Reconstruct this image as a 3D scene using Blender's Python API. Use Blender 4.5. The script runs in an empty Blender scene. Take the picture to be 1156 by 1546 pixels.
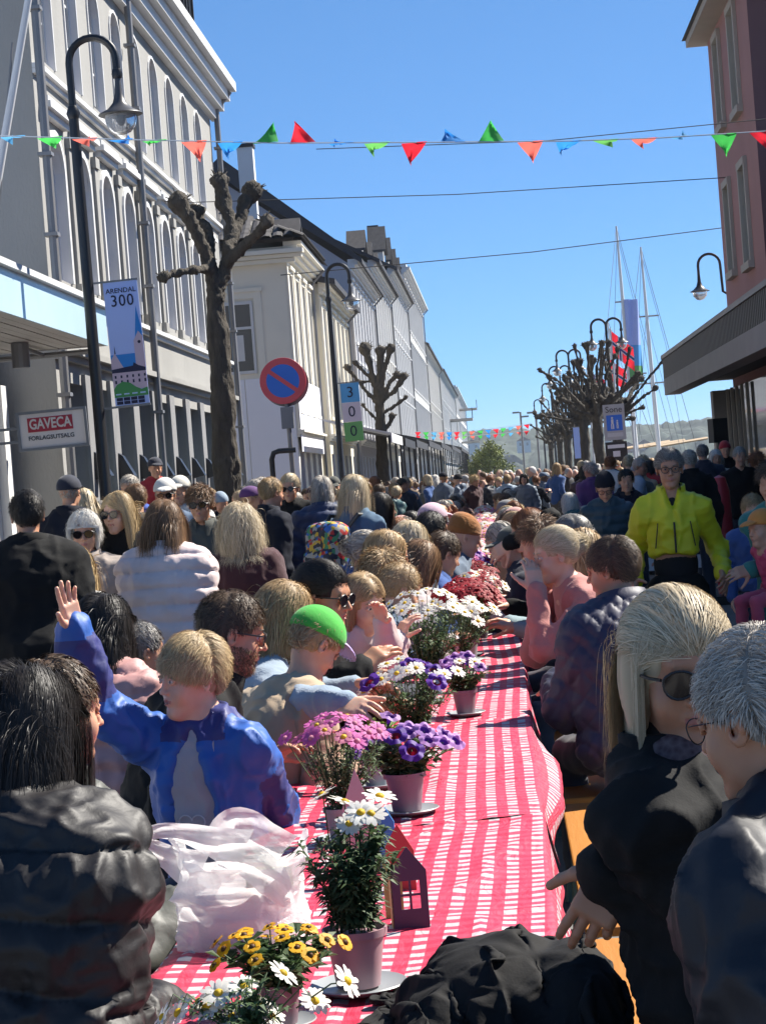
import bpy, math, random
import numpy as np
from mathutils import Vector, Matrix

R = math.radians
PI = math.pi
scn = bpy.context.scene
COL = scn.collection

# ------------------------------------------------------------------ camera
FPX, CX0, CY0 = 3270.0, 578.0, 773.0
CAM = Vector((0, 0, 1.68))
camd = bpy.data.cameras.new('camera')
camd.sensor_fit = 'VERTICAL'; camd.sensor_height = 24.0; camd.sensor_width = 18.0
camd.lens = FPX / 1546.0 * 24.0
camd.clip_start = 0.1; camd.clip_end = 6000
cam = bpy.data.objects.new('camera', camd); COL.objects.link(cam)
CAMR = Matrix.Rotation(R(3.16), 3, 'Z') @ Matrix.Rotation(R(90 - .757), 3, 'X') @ Matrix.Rotation(R(-4.4), 3, 'Z')
cam.matrix_world = Matrix.Translation(CAM) @ CAMR.to_4x4()
scn.camera = cam

# ------------------------------------------------------------------ sky, sun, exposure
SUN_EL, SUN_AZ = R(47), R(57)          # the sun stands ahead of the camera, to the right of the street
world = bpy.data.worlds.new("World"); scn.world = world; world.use_nodes = True
wn = world.node_tree; wn.nodes.clear()
sky = wn.nodes.new('ShaderNodeTexSky'); sky.sky_type = 'NISHITA'; sky.sun_disc = False
sky.sun_elevation = SUN_EL; sky.sun_rotation = SUN_AZ
sky.altitude = 0; sky.air_density = 0.5; sky.dust_density = 0.0; sky.ozone_density = 10.0
ga = wn.nodes.new('ShaderNodeGamma'); ga.inputs['Gamma'].default_value = .70
hs = wn.nodes.new('ShaderNodeMix'); hs.data_type = 'RGBA'; hs.blend_type = 'MULTIPLY'; hs.inputs[0].default_value = 1; hs.inputs[7].default_value = (.68, 1.03, 1.24, 1)
bg = wn.nodes.new('ShaderNodeBackground'); bg.inputs['Strength'].default_value = 0.085
wo = wn.nodes.new('ShaderNodeOutputWorld')
wn.links.new(sky.outputs[0], ga.inputs[0]); wn.links.new(ga.outputs[0], hs.inputs[6]); wn.links.new(hs.outputs[2], bg.inputs[0]); wn.links.new(bg.outputs[0], wo.inputs[0])
sl = bpy.data.lights.new('sun', 'SUN'); sl.energy = 4.1; sl.angle = R(0.53); sl.color = (1.0, .945, .85)
sun = bpy.data.objects.new('sun', sl); COL.objects.link(sun)
sd = Vector((math.sin(SUN_AZ) * math.cos(SUN_EL), math.cos(SUN_AZ) * math.cos(SUN_EL), math.sin(SUN_EL)))
sun.rotation_euler = sd.to_track_quat('Z', 'Y').to_euler(); sun.location = (20, 30, 40)
scn.view_settings.view_transform = 'Standard'; scn.view_settings.look = 'None'
scn.view_settings.exposure = 1.43; scn.view_settings.gamma = 1; scn.view_settings.use_curve_mapping = False
scn.render.engine = 'CYCLES'
scn.cycles.max_bounces = 6; scn.cycles.diffuse_bounces = 3; scn.cycles.glossy_bounces = 3
scn.cycles.transmission_bounces = 5; scn.cycles.transparent_max_bounces = 8; scn.cycles.caustics_reflective = False
scn.cycles.caustics_refractive = False; scn.cycles.use_denoising = True

def at(px, py, Y):
    """point of the street at distance Y along it that lies in the direction of a spot of the picture"""
    d = CAMR @ Vector(((px - CX0) / FPX, -(py - CY0) / FPX, -1.0))
    return CAM + d * (Y / d.y)

# ------------------------------------------------------------------ object helpers
def tag(o, label=None, cat=None, group=None, kind=None):
    if label: o['label'] = label
    if cat: o['category'] = cat
    if group: o['group'] = group
    if kind: o['kind'] = kind
    return o
def empty(name, loc=(0, 0, 0), rz=0.0, label=None, cat=None, group=None, kind=None):
    o = bpy.data.objects.new(name, None); COL.objects.link(o)
    o.empty_display_size = .1
    o.location = loc; o.rotation_euler = (0, 0, rz)
    return tag(o, label, cat, group, kind)
def link(name, me, parent=None, loc=None, rot=None, scale=None):
    o = bpy.data.objects.new(name, me); COL.objects.link(o)
    if parent: o.parent = parent
    if loc is not None: o.location = loc
    if rot is not None: o.rotation_euler = rot
    if scale is not None: o.scale = scale
    return o
def setmat(o, *mats):
    for i, m in enumerate(mats):
        if i < len(o.material_slots):
            o.material_slots[i].link = 'OBJECT'; o.material_slots[i].material = m
    return o
def copy_tree(o, parent=None):
    c = o.copy(); COL.objects.link(c); c.parent = parent
    for ch in o.children: copy_tree(ch, c)
    return c

class MB:
    """collects polygons, then links them as one mesh"""
    def __init__(s): s.v = []; s.f = []; s.m = []; s.mi = 0
    def poly(s, pts):
        n = len(s.v); s.v += [tuple(p) for p in pts]; s.f.append(tuple(range(n, n + len(pts)))); s.m.append(s.mi); return s
    def raw(s, vs, fs):
        n = len(s.v); s.v += [tuple(p) for p in vs]
        for f in fs: s.f.append(tuple(i + n for i in f)); s.m.append(s.mi)
        return s
    def box(s, x0, x1, y0, y1, z0, z1, M=None):
        vs = [(x, y, z) for z in (z0, z1) for y in (y0, y1) for x in (x0, x1)]
        if M: vs = [tuple(M @ Vector(p)) for p in vs]
        return s.raw(vs, [(0, 2, 3, 1), (4, 5, 7, 6), (0, 1, 5, 4), (2, 6, 7, 3), (0, 4, 6, 2), (1, 3, 7, 5)])
    def prism(s, pts, h0, h1, fn):
        """outline pts (a,b) extruded between h0 and h1; fn(a,b,h)->xyz"""
        n = len(pts); vs = [fn(a, b, h0) for a, b in pts] + [fn(a, b, h1) for a, b in pts]
        fs = [tuple(range(n))[::-1], tuple(range(n, 2 * n))] + [(i, (i + 1) % n, n + (i + 1) % n, n + i) for i in range(n)]
        return s.raw(vs, fs)
    def tube(s, path, r, n=8, cap=True):
        P = [Vector(p) for p in path]; rs = r if isinstance(r, (list, tuple)) else [r] * len(P)
        rings = []; up = None
        for i, p in enumerate(P):
            t = (P[min(i + 1, len(P) - 1)] - P[max(i - 1, 0)]).normalized()
            if up is None: up = Vector((0, 0, 1)) if abs(t.z) < .9 else Vector((0, 1, 0))
            a = t.cross(up).normalized(); b = a.cross(t).normalized(); up = b
            rings.append([p + (a * math.cos(2 * PI * k / n) + b * math.sin(2 * PI * k / n)) * rs[i] for k in range(n)])
        vs = [q for ring in rings for q in ring]; fs = []
        for i in range(len(P) - 1):
            for k in range(n):
                fs.append((i * n + k, i * n + (k + 1) % n, (i + 1) * n + (k + 1) % n, (i + 1) * n + k))
        if cap: fs += [tuple(range(n))[::-1], tuple(range((len(P) - 1) * n, len(P) * n))]
        return s.raw(vs, fs)
    def lathe(s, prof, c=(0, 0, 0), n=20, fn=None):
        c = Vector(c); vs = []; fs = []
        for r, z in prof:
            for k in range(n):
                p = Vector((r * math.cos(2 * PI * k / n), r * math.sin(2 * PI * k / n), z))
                vs.append(tuple((fn(p) if fn else p) + c))
        for i in range(len(prof) - 1):
            for k in range(n): fs.append((i * n + k, i * n + (k + 1) % n, (i + 1) * n + (k + 1) % n, (i + 1) * n + k))
        return s.raw(vs, fs)
    def mesh(s, name, mats, smooth=False):
        me = bpy.data.meshes.new(name); me.from_pydata(s.v, [], s.f)
        if not isinstance(mats, (list, tuple)): mats = [mats]
        for m in mats: me.materials.append(m)
        if len(mats) > 1: me.polygons.foreach_set('material_index', s.m)
        if smooth:
            try: me.shade_auto_smooth = True
            except Exception: pass
            me.polygons.foreach_set('use_smooth', [True] * len(me.polygons))
            try: me.set_sharp_from_angle(angle=R(40))
            except Exception: pass
        me.update(); return me
    def build(s, name, mats, parent=None, smooth=False, loc=None, rot=None):
        return link(name, s.mesh(name, mats, smooth), parent, loc, rot)

def npmesh(name, V, Q, mats=None, mi=None, smooth=True, rnd=None):
    """mesh from arrays: V (n,3), Q (m,3 or 4)"""
    me = bpy.data.meshes.new(name); k = Q.shape[1]; V = np.asarray(V, np.float32)
    me.vertices.add(len(V)); me.vertices.foreach_set('co', V.ravel())
    me.loops.add(Q.size); me.loops.foreach_set('vertex_index', Q.astype(np.int32).ravel())
    me.polygons.add(len(Q)); me.polygons.foreach_set('loop_start', np.arange(0, Q.size, k, dtype=np.int32))
    if mats:
        for m in (mats if isinstance(mats, (list, tuple)) else [mats]): me.materials.append(m)
    if mi is not None: me.polygons.foreach_set('material_index', mi.astype(np.int32))
    me.update(calc_edges=True)
    if smooth: me.polygons.foreach_set('use_smooth', np.ones(len(Q), bool))
    if rnd is not None:
        a = me.attributes.new('rnd', 'FLOAT', 'POINT'); a.data.foreach_set('value', np.asarray(rnd, np.float32))
    return me

# ------------------------------------------------------------------ noise + implicit-surface mesher
def vnoise(P, seed=0):
    P = np.asarray(P, np.float32); i = np.floor(P).astype(np.int64); f = P - i; f = f * f * (3 - 2 * f)
    def h(x, y, z):
        n = (x * 374761393 + y * 668265263 + z * 2147483647 + seed * 1274126177) & 0x7fffffff
        n = ((n ^ (n >> 13)) * 1274126177) & 0x7fffffff
        return ((n ^ (n >> 16)) & 0xffff).astype(np.float32) / 65535.0
    x, y, z = i[..., 0], i[..., 1], i[..., 2]; fx, fy, fz = f[..., 0], f[..., 1], f[..., 2]
    a = h(x, y, z) * (1 - fx) + h(x + 1, y, z) * fx; b = h(x, y + 1, z) * (1 - fx) + h(x + 1, y + 1, z) * fx
    c = h(x, y, z + 1) * (1 - fx) + h(x + 1, y, z + 1) * fx; d = h(x, y + 1, z + 1) * (1 - fx) + h(x + 1, y + 1, z + 1) * fx
    return (a * (1 - fy) + b * fy) * (1 - fz) + (c * (1 - fy) + d * fy) * fz
def fbm(P, seed=0, o=3):
    s = 0; a = .5; P = np.asarray(P, np.float32)
    for k in range(o): s = s + a * vnoise(P * (2 ** k) + 17.3 * k, seed + k); a *= .5
    return s / (1 - .5 ** o)
def ridge(P, seed=0): return 1 - np.abs(2 * vnoise(P, seed) - 1)

def smin(a, b, k):
    if k <= 0: return np.minimum(a, b)
    h = np.clip(.5 + .5 * (b - a) / k, 0, 1); return b * (1 - h) + a * h - k * h * (1 - h)
class Cap:      # tapered capsule, optionally flattened
    def __init__(s, a, b, r1, r2=None, k=.02, cut=False):
        s.a = np.array(a, np.float32); s.b = np.array(b, np.float32); s.r1 = r1; s.r2 = r1 if r2 is None else r2; s.k = k; s.cut = cut
        m = max(s.r1, s.r2); s.lo = np.minimum(s.a, s.b) - m; s.hi = np.maximum(s.a, s.b) + m
    def f(s, x, y, z):
        ab = s.b - s.a; L = float(ab @ ab) + 1e-12
        px, py, pz = x - s.a[0], y - s.a[1], z - s.a[2]
        t = np.clip((px * ab[0] + py * ab[1] + pz * ab[2]) / L, 0, 1)
        return np.sqrt((px - t * ab[0]) ** 2 + (py - t * ab[1]) ** 2 + (pz - t * ab[2]) ** 2) - (s.r1 + (s.r2 - s.r1) * t)
class Ell:
    def __init__(s, c, r, rot=None, k=.02, cut=False):
        s.c = np.array(c, np.float32); s.r = np.array(r, np.float32); s.k = k; s.cut = cut
        s.R = np.array(Matrix.Identity(3) if rot is None else rot, np.float32)   # columns = local axes
        e = np.sqrt(((s.R * s.r[None, :]) ** 2).sum(1)); s.lo = s.c - e; s.hi = s.c + e
    def f(s, x, y, z):
        px, py, pz = x - s.c[0], y - s.c[1], z - s.c[2]; M = s.R
        q = [px * M[0, j] + py * M[1, j] + pz * M[2, j] for j in range(3)]
        k0 = np.sqrt(sum((q[j] / s.r[j]) ** 2 for j in range(3))); k1 = np.sqrt(sum((q[j] / s.r[j] ** 2) ** 2 for j in range(3)))
        return k0 * (k0 - 1) / np.maximum(k1, 1e-6)
class Box(Ell):
    def __init__(s, c, r, rot=None, k=.02, cut=False, rr=.02): super().__init__(c, r, rot, k, cut); s.rr = rr; e = (np.abs(s.R) * s.r[None, :]).sum(1); s.lo = s.c - e; s.hi = s.c + e
    def f(s, x, y, z):
        px, py, pz = x - s.c[0], y - s.c[1], z - s.c[2]; M = s.R
        q = [np.abs(px * M[0, j] + py * M[1, j] + pz * M[2, j]) - (s.r[j] - s.rr) for j in range(3)]
        o = np.sqrt(sum(np.maximum(a, 0) ** 2 for a in q)); return o + np.minimum(np.maximum(np.maximum(q[0], q[1]), q[2]), 0) - s.rr

def surf(prims, h, lo=None, hi=None):
    """surface nets over a union of soft primitives -> V (n,3), Q (m,4)"""
    add = [p for p in prims if not p.cut]
    L = np.min([p.lo for p in add], 0) - 3 * h; H = np.max([p.hi for p in add], 0) + 3 * h
    if lo is not None: L = np.maximum(L, lo)
    if hi is not None: H = np.minimum(H, hi)
    ax = [np.arange(L[j], H[j] + h, h, dtype=np.float32) for j in range(3)]
    F = np.full([len(a) for a in ax], .5, np.float32)
    for p in prims:
        m = 3 * h + p.k; sl = []
        for j in range(3):
            a, b = np.searchsorted(ax[j], p.lo[j] - m), np.searchsorted(ax[j], p.hi[j] + m); sl.append(slice(max(a - 1, 0), b + 1))
        x, y, z = ax[0][sl[0]][:, None, None], ax[1][sl[1]][None, :, None], ax[2][sl[2]][None, None, :]
        if 0 in (x.size, y.size, z.size): continue
        d = p.f(x, y, z).astype(np.float32); S = F[tuple(sl)]
        F[tuple(sl)] = -smin(-S, d, p.k) if p.cut else smin(S, d, p.k)
    # close the grid boundary
    F[0] = F[-1] = .5; F[:, 0] = F[:, -1] = .5; F[:, :, 0] = F[:, :, -1] = .5
    s = F < 0
    c = np.zeros([n - 1 for n in F.shape], np.int8)
    for i in (0, 1):
        for j in (0, 1):
            for k in (0, 1): c += s[i:s.shape[0] - 1 + i, j:s.shape[1] - 1 + j, k:s.shape[2] - 1 + k]
    act = (c > 0) & (c < 8); I = np.argwhere(act)
    ids = np.full(act.shape, -1, np.int64); ids[act] = np.arange(len(I))
    acc = np.zeros((len(I), 3), np.float32); cnt = np.zeros(len(I), np.float32)
    cor = [(a, b, d) for a in (0, 1) for b in (0, 1) for d in (0, 1)]
    val = {q: F[I[:, 0] + q[0], I[:, 1] + q[1], I[:, 2] + q[2]] for q in cor}
    for q in cor:
        for j in range(3):
            if q[j] == 0:
                w = list(q); w[j] = 1; w = tuple(w); fa, fb = val[q], val[w]; m = (fa < 0) != (fb < 0)
                t = np.where(m, fa / np.where(m, fa - fb, 1), 0); pt = np.tile(np.array(q, np.float32), (len(I), 1)); pt[:, j] += t
                acc += pt * m[:, None]; cnt += m
    V = (I + acc / np.maximum(cnt, 1)[:, None]) * h + np.array([a[0] for a in ax], np.float32)
    Q = []
    for j in range(3):
        o = [k for k in range(3) if k != j]
        A = [slice(None)] * 3; B = [slice(None)] * 3; A[j] = slice(0, -1); B[j] = slice(1, None)
        sa, sb = s[tuple(A)], s[tuple(B)]; E = np.argwhere(sa != sb)
        E = E[(E[:, o[0]] > 0) & (E[:, o[1]] > 0) & (E[:, o[0]] < F.shape[o[0]] - 1) & (E[:, o[1]] < F.shape[o[1]] - 1)]
        flip = sa[tuple(E.T)]
        def cid(d0, d1):
            e = E.copy(); e[:, o[0]] += d0; e[:, o[1]] += d1; return ids[tuple(e.T)]
        q = np.stack([cid(-1, -1), cid(0, -1), cid(0, 0), cid(-1, 0)], 1)
        if j == 1: flip = ~flip
        q = np.where(flip[:, None], q, q[:, ::-1]); Q.append(q)
    return V, np.concatenate(Q)
def vnormals(V, Q):
    a = V[Q[:, 2]] - V[Q[:, 0]]; b = V[Q[:, 3 % Q.shape[1]]] - V[Q[:, 1]]
    n = np.cross(a, b); N = np.zeros_like(V)
    for k in range(Q.shape[1]): 
        for d in range(3): N[:, d] += np.bincount(Q[:, k], n[:, d], len(V))
    return N / (np.linalg.norm(N, axis=1, keepdims=True) + 1e-9)
def merge(*parts):
    Vs, Qs, n = [], [], 0
    for V, Q in parts: Vs.append(V); Qs.append(Q + n); n += len(V)
    return np.concatenate(Vs), np.concatenate(Qs)

# ------------------------------------------------------------------ materials
def new_mat(name):
    m = bpy.data.materials.new(name); m.use_nodes = True; nt = m.node_tree; nt.nodes.clear()
    o = nt.nodes.new('ShaderNodeOutputMaterial'); b = nt.nodes.new('ShaderNodeBsdfPrincipled'); nt.links.new(b.outputs[0], o.inputs[0])
    return m, nt, b
def N(nt, t, **kw):
    n = nt.nodes.new(t)
    for k, v in kw.items():
        if k in n.inputs: n.inputs[k].default_value = v
        else: setattr(n, k, v)
    return n
def c4(c, f=1.0): return (min(c[0] * f, 1), min(c[1] * f, 1), min(c[2] * f, 1), 1)
def mixn(nt, fac, a, b, mode='MIX'):
    n = nt.nodes.new('ShaderNodeMix'); n.data_type = 'RGBA'; n.blend_type = mode
    for sock, v in ((n.inputs[0], fac), (n.inputs[6], a), (n.inputs[7], b)):
        if hasattr(v, 'links') or hasattr(v, 'is_output'): nt.links.new(v, sock)
        else: sock.default_value = v
    return n.outputs[2]
def coord(nt, scale=(1, 1, 1), obj=True):
    t = nt.nodes.new('ShaderNodeTexCoord'); mp = nt.nodes.new('ShaderNodeMapping'); mp.inputs['Scale'].default_value = scale
    nt.links.new(t.outputs['Object'], mp.inputs[0]); return mp.outputs[0]
_mc = {}
def mat(name, col, rough=.6, var=.12, scale=8.0, bump=.15, bscale=60.0, metal=0.0, spec=.5, stretch=(1, 1, 1), sheen=0, coat=0, dirt=0.0, trans=0, bdist=.01):
    key = (name,)
    if key in _mc: return _mc[key]
    m, nt, b = new_mat(name); b.inputs['Roughness'].default_value = rough; b.inputs['Metallic'].default_value = metal
    b.inputs['Specular IOR Level'].default_value = spec; b.inputs['Sheen Weight'].default_value = sheen; b.inputs['Coat Weight'].default_value = coat
    co = coord(nt, stretch)
    n1 = N(nt, 'ShaderNodeTexNoise', Scale=scale, Detail=5.0); nt.links.new(co, n1.inputs['Vector'])
    out = mixn(nt, n1.outputs[0], c4(col, 1 - var), c4(col, 1 + var))
    if dirt:
        n3 = N(nt, 'ShaderNodeTexNoise', Scale=scale * .35, Detail=8.0, Roughness=.7); nt.links.new(co, n3.inputs['Vector'])
        rp = nt.nodes.new('ShaderNodeValToRGB'); rp.color_ramp.elements[0].position = .45; rp.color_ramp.elements[1].position = .75
        nt.links.new(n3.outputs[0], rp.inputs[0]); mu = N(nt, 'ShaderNodeMath', operation='MULTIPLY'); nt.links.new(rp.outputs[0], mu.inputs[0]); mu.inputs[1].default_value = dirt
        out = mixn(nt, mu.outputs[0], out, c4(col, .45))
    nt.links.new(out, b.inputs['Base Color'])
    if bump:
        n2 = N(nt, 'ShaderNodeTexNoise', Scale=bscale, Detail=4.0); nt.links.new(co, n2.inputs['Vector'])
        bp = N(nt, 'ShaderNodeBump', Strength=bump, Distance=bdist); nt.links.new(n2.outputs[0], bp.inputs['Height']); nt.links.new(bp.outputs[0], b.inputs['Normal'])
    _mc[key] = m; return m
# ------------------------------------------------------------------ shared setting materials
M_asph = mat('paving', (.15, .148, .145), .85, .25, 1.2, .3, 90, dirt=.35)
M_grey = mat('grey_render', (.31, .305, .29), .9, .14, .9, .5, 30, dirt=.25, stretch=(1, 1, .35), bdist=.02)
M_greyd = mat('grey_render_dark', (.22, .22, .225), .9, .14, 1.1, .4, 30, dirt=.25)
M_white = mat('white_moulding', (.64, .64, .64), .6, .08, 2.0, .1, 40, dirt=.15)
M_reveal = mat('painted_reveal', (.62, .62, .65), .6, .06, 3, .05)
M_glass = mat('window_glass', (.035, .045, .06), .06, .3, .6, 0, spec=.9)
M_glassl = mat('shop_glass', (.16, .22, .25), .05, .6, .7, 0, spec=.9)
M_lead = mat('galvanised_pipe', (.20, .20, .205), .5, .2, 3, .05, metal=.3)
M_black = mat('black_iron', (.012, .012, .014), .38, .3, 20, .1, 80)
M_cream = mat('cream_render', (.70, .64, .50), .85, .06, 1.0, .25, 30, dirt=.1)
M_creaml = mat('pale_cream_render', (.76, .72, .62), .8, .06, 1.0, .2, 30, dirt=.1)
M_wht = mat('white_render', (.68, .68, .67), .8, .06, 1.0, .2, 30, dirt=.15)
M_lilac = mat('lilac_grey_boards', (.40, .39, .42), .8, .06, 1.0, .2, 30, dirt=.1)
M_tile = mat('roof_tile', (.055, .050, .050), .7, .5, 6, .3, 40)
M_slate = mat('dark_roof', (.035, .035, .042), .75, .3, 4, .3, 20)
M_pink = mat('pink_render', (.42, .215, .195), .9, .10, .8, .3, 25, dirt=.2)
M_beige = mat('beige_surround', (.46, .40, .33), .8, .1, 2, .1)
M_dark = mat('dark_metal', (.022, .020, .020), .6, .3, 5, .1)
M_conc = mat('concrete', (.33, .30, .27), .85, .15, 2, .3, 30, dirt=.3)
M_bark = mat('bark', (.068, .058, .046), .95, .75, 14, 1.0, 45, stretch=(1, 1, .35), bdist=.03)
M_bluefascia = mat('pale_blue_fascia', (.46, .60, .67), .25, .12, 1.2, 0, dirt=.12)
M_soffit = mat('soffit_boards', (.42, .40, .37), .8, .1, 3, .1)

def flatcol(name, col, rough=.6, bump=0.0, **k): return mat(name, col, rough, .05, 4, bump, **k)

# ------------------------------------------------------------------ ground, water, hills
g = MB().box(-900, 900, -300, 205, -1.2, 0).build('ground', M_asph); tag(g, kind='structure')
M_water = mat('sea_water', (.02, .05, .07), .12, .3, .05, .6, .6, spec=.6, bdist=.2)
w_ = MB().poly([(-3000, 205, -1), (3000, 205, -1), (3000, 5500, -1), (-3000, 5500, -1)]).build('sea', M_water); tag(w_, kind='structure')
def hill(name, x0, x1, y0, y1, hf, m, nx, ny, seed):
    xs = np.linspace(x0, x1, nx); ys = np.linspace(y0, y1, ny); A, B = np.meshgrid(xs, ys, indexing='ij')
    P = np.stack([A, B, 0 * A], -1); h = hf(A, B)
    tree = fbm(P / 8.0, seed, 3); h2 = h + np.where(h > 1.0, (tree - .3) * 11.0, 0)
    V = np.stack([A, B, np.maximum(h2, -3)], -1).reshape(-1, 3); i = np.arange(nx * ny).reshape(nx, ny)
    Q = np.stack([i[:-1, :-1], i[1:, :-1], i[1:, 1:], i[:-1, 1:]], -1).reshape(-1, 4)
    o = link(name, npmesh(name, V, Q, m, smooth=False)); tag(o, kind='structure')
M_wood = mat('far_woodland', (.045, .060, .045), 1, .7, .06, 0)
def hf1(A, B):
    prof = np.interp(A, [-360, -200, -110, -66, 0, 44, 100, 165, 220, 290, 370, 560], [66, 44, 33, 30, 27, 24, 22, 25, 22, 15, 11, 9])
    return prof * np.clip((B - 1250) / 90, 0, 1) ** .6 - 1
hill('hill', -360, 560, 1240, 1480, hf1, M_wood, 420, 90, 3)
# little houses on the far shore
fhm = [flatcol('far_wall_white', (.6, .6, .58)), flatcol('far_wall_red', (.3, .06, .05)), flatcol('far_wall_ochre', (.5, .36, .16)), flatcol('far_roof', (.10, .05, .045))]
for i, (px, py, wd, k) in enumerate([(925, 668, 9, 0), (948, 676, 8, 1), (905, 690, 10, 0), (972, 672, 7, 0), (1000, 680, 10, 2), (1022, 684, 7, 0), (712, 672, 9, 0), (790, 668, 8, 0), (668, 660, 8, 2), (1060, 684, 8, 0)]):
    p = at(px, py, 1262); h = empty('far_house', (p.x, 1262, max(p.z - 3, -1)), 0,
        '%s house across the water, %s' % (['small white', 'small red', 'small ochre'][k], ['left of the tall masts', 'just right of the first mast', 'low by the trees left of the masts', 'between the two tall masts', 'right of the second mast', 'far right of the masts near the speaker', 'above the yellow green tree on the left', 'just right of the yellow green tree', 'beside the last balcony of the row', 'right of the loudspeaker behind the standing crowd'][i]), 'house', 'houses across the harbour')
    MB().box(-wd / 2, wd / 2, 0, 7, -3, 4).build('wall', fhm[k], h)
    MB().prism([(-wd / 2 - .4, 4), (wd / 2 + .4, 4), (0, 6.4)], -.3, 7.3, lambda a, b, c: (a, c, b)).build('roof', fhm[3], h)
    for q in (-1, 1):
        f = MB().box(q * wd / 4 - .6, q * wd / 4 + .6, -.06, .05, 1.2, 2.8).build('window', M_glass, h)
# quay edge and moored ships
def ship(mpos, label, hx):
    s = empty('sailing_ship', (hx, 182, -1), 0, label, 'sailing ship', 'sailing ships moored behind the trees')
    prof = []; V = []; n = 14
    for i in range(n + 1):
        t = i / n; wdt = 2.4 * math.sin(PI * min(t * 1.15, 1) ** .8 * .999) ** .7 * (1 if t < .9 else 1); y = -14 + 28 * t; sh = 1.9 + 1.2 * (2 * t - 1) ** 2
        prof.append([(-wdt, y, sh), (-wdt * .8, y, .5), (0, y, -.4), (wdt * .8, y, .5), (wdt, y, sh)])
    vs = [p for r in prof for p in r]; fs = [(a * 5 + b, a * 5 + b + 1, a * 5 + b + 6, a * 5 + b + 5) for a in range(n) for b in range(4)] + [(a * 5, a * 5 + 4, a * 5 + 9, a * 5 + 5) for a in range(n)]
    MB().raw(vs, fs).build('hull', M_wht, s, True)
    for (dx, dy, top, r) in mpos:
        m = MB().tube([(dx, dy, .5), (dx - .2, dy, top * .6), (dx - .3, dy, top)], [r, r * .8, r * .35], 8).build('mast', flatcol('mast_white', (.62, .62, .62)), s)
        for zz in (.45, .72):
            MB().tube([(dx - 2.3 * (1.1 - zz), dy, top * zz), (dx + 2.0 * (1.1 - zz), dy, top * zz)], .07, 5).build('spreader', M_lead, s)
        b = MB()
        for sx in (-1, 1):
            b.tube([(dx - .3, dy, top * .97), (dx + sx * 2.3 * .5, dy, top * .6), (dx + sx * 2.2, dy, 2)], .022, 3)
            b.tube([(dx - .3, dy, top * .72), (dx + sx * 2.0, dy, 2)], .022, 3)
        b.tube([(dx - .3, dy, top), (dx - 4, dy - 8, 2.4)], .025, 3); b.tube([(dx - .3, dy, top), (dx + 4, dy + 8, 2.4)], .025, 3)
        b.build('stay', M_lead, s)
        MB().tube([(dx, dy, 4), (dx + 4.5, dy + 6, 4.4)], .14, 6).build('boom', flatcol('boom_wood', (.3, .2, .1)), s)
ship([(0, 0, 22.6, .22), (1.75, -2, 20.5, .2)], 'ship with the two tallest white masts and crossed stays behind the trees', 11.5)
ship([(0, 0, 14.8, .15)], 'ship with one shorter mast rising left of the two tall masts', 10.2)

# ------------------------------------------------------------------ facades
def wall_open(b, u0, u1, v0, v1, ops, depth, y=0.0, mi_rev=1, mi=0):
    """front sheet at y with openings (a0,a1,b0,b1,rise) and reveals going in to y+depth"""
    b.mi = mi; x = u0
    for (a0, a1, b0, b1, rise) in ops:
        b.mi = mi
        b.poly([(x, y, v0), (a0, y, v0), (a0, y, v1), (x, y, v1)])
        if b0 > v0: b.poly([(a0, y, v0), (a1, y, v0), (a1, y, b0), (a0, y, b0)])
        n = 8 if rise else 1
        pts = []
        for i in range(n + 1):
            t = i / n; xx = a0 + (a1 - a0) * t; zz = b1 - rise + rise * math.sqrt(max(0, 1 - (2 * t - 1) ** 2)) if rise else b1
            pts.append((xx, zz))
        for p, q in zip(pts, pts[1:]): b.poly([(p[0], y, p[1]), (q[0], y, q[1]), (q[0], y, v1), (p[0], y, v1)])
        b.mi = mi_rev; loop = [(a0, b0)] + pts + [(a1, b0)]
        for p, q in zip(loop, loop[1:] + loop[:1]): b.poly([(p[0], y, p[1]), (q[0], y, q[1]), (q[0], y + depth, q[1]), (p[0], y + depth, p[1])])
        x = a1
    b.mi = mi; b.poly([(x, y, v0), (u1, y, v0), (u1, y, v1), (x, y, v1)])
_wm = {}
def window(parent, a0, a1, b0, b1, depth, rise=0, frame_m=None, y=0.0, lights=(2, 3), glass=None):
    w, h = a1 - a0, b1 - b0; key = (round(w, 2), round(h, 2), rise, lights, frame_m.name if frame_m else '')
    if key not in _wm:
        b = MB(); t = .06
        for (p, q, r_, s_) in ((0, t, 0, h), (w - t, w, 0, h), (t, w - t, 0, t), (t, w - t, h - t - (rise or 0), h)): b.box(p, q, -.05, .02, r_, s_)
        for i in range(1, lights[0]): b.box(w * i / lights[0] - .025, w * i / lights[0] + .025, -.035, .01, t, h - t)
        for i in range(1, lights[1]):
            z = h * i / lights[1]
            b.box(t, w - t, -.028, .008, z - .02, z + .02)
        fm = b.mesh('window', frame_m or M_white)
        gm = MB().box(t, w - t, -.006, .004, t, h - t).mesh('pane', glass or M_glass)
        _wm[key] = (fm, gm)
    fm, gm = _wm[key]
    o = link('window', fm, parent, (a0, y + depth, b0)); link('pane', gm, o); return o
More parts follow.
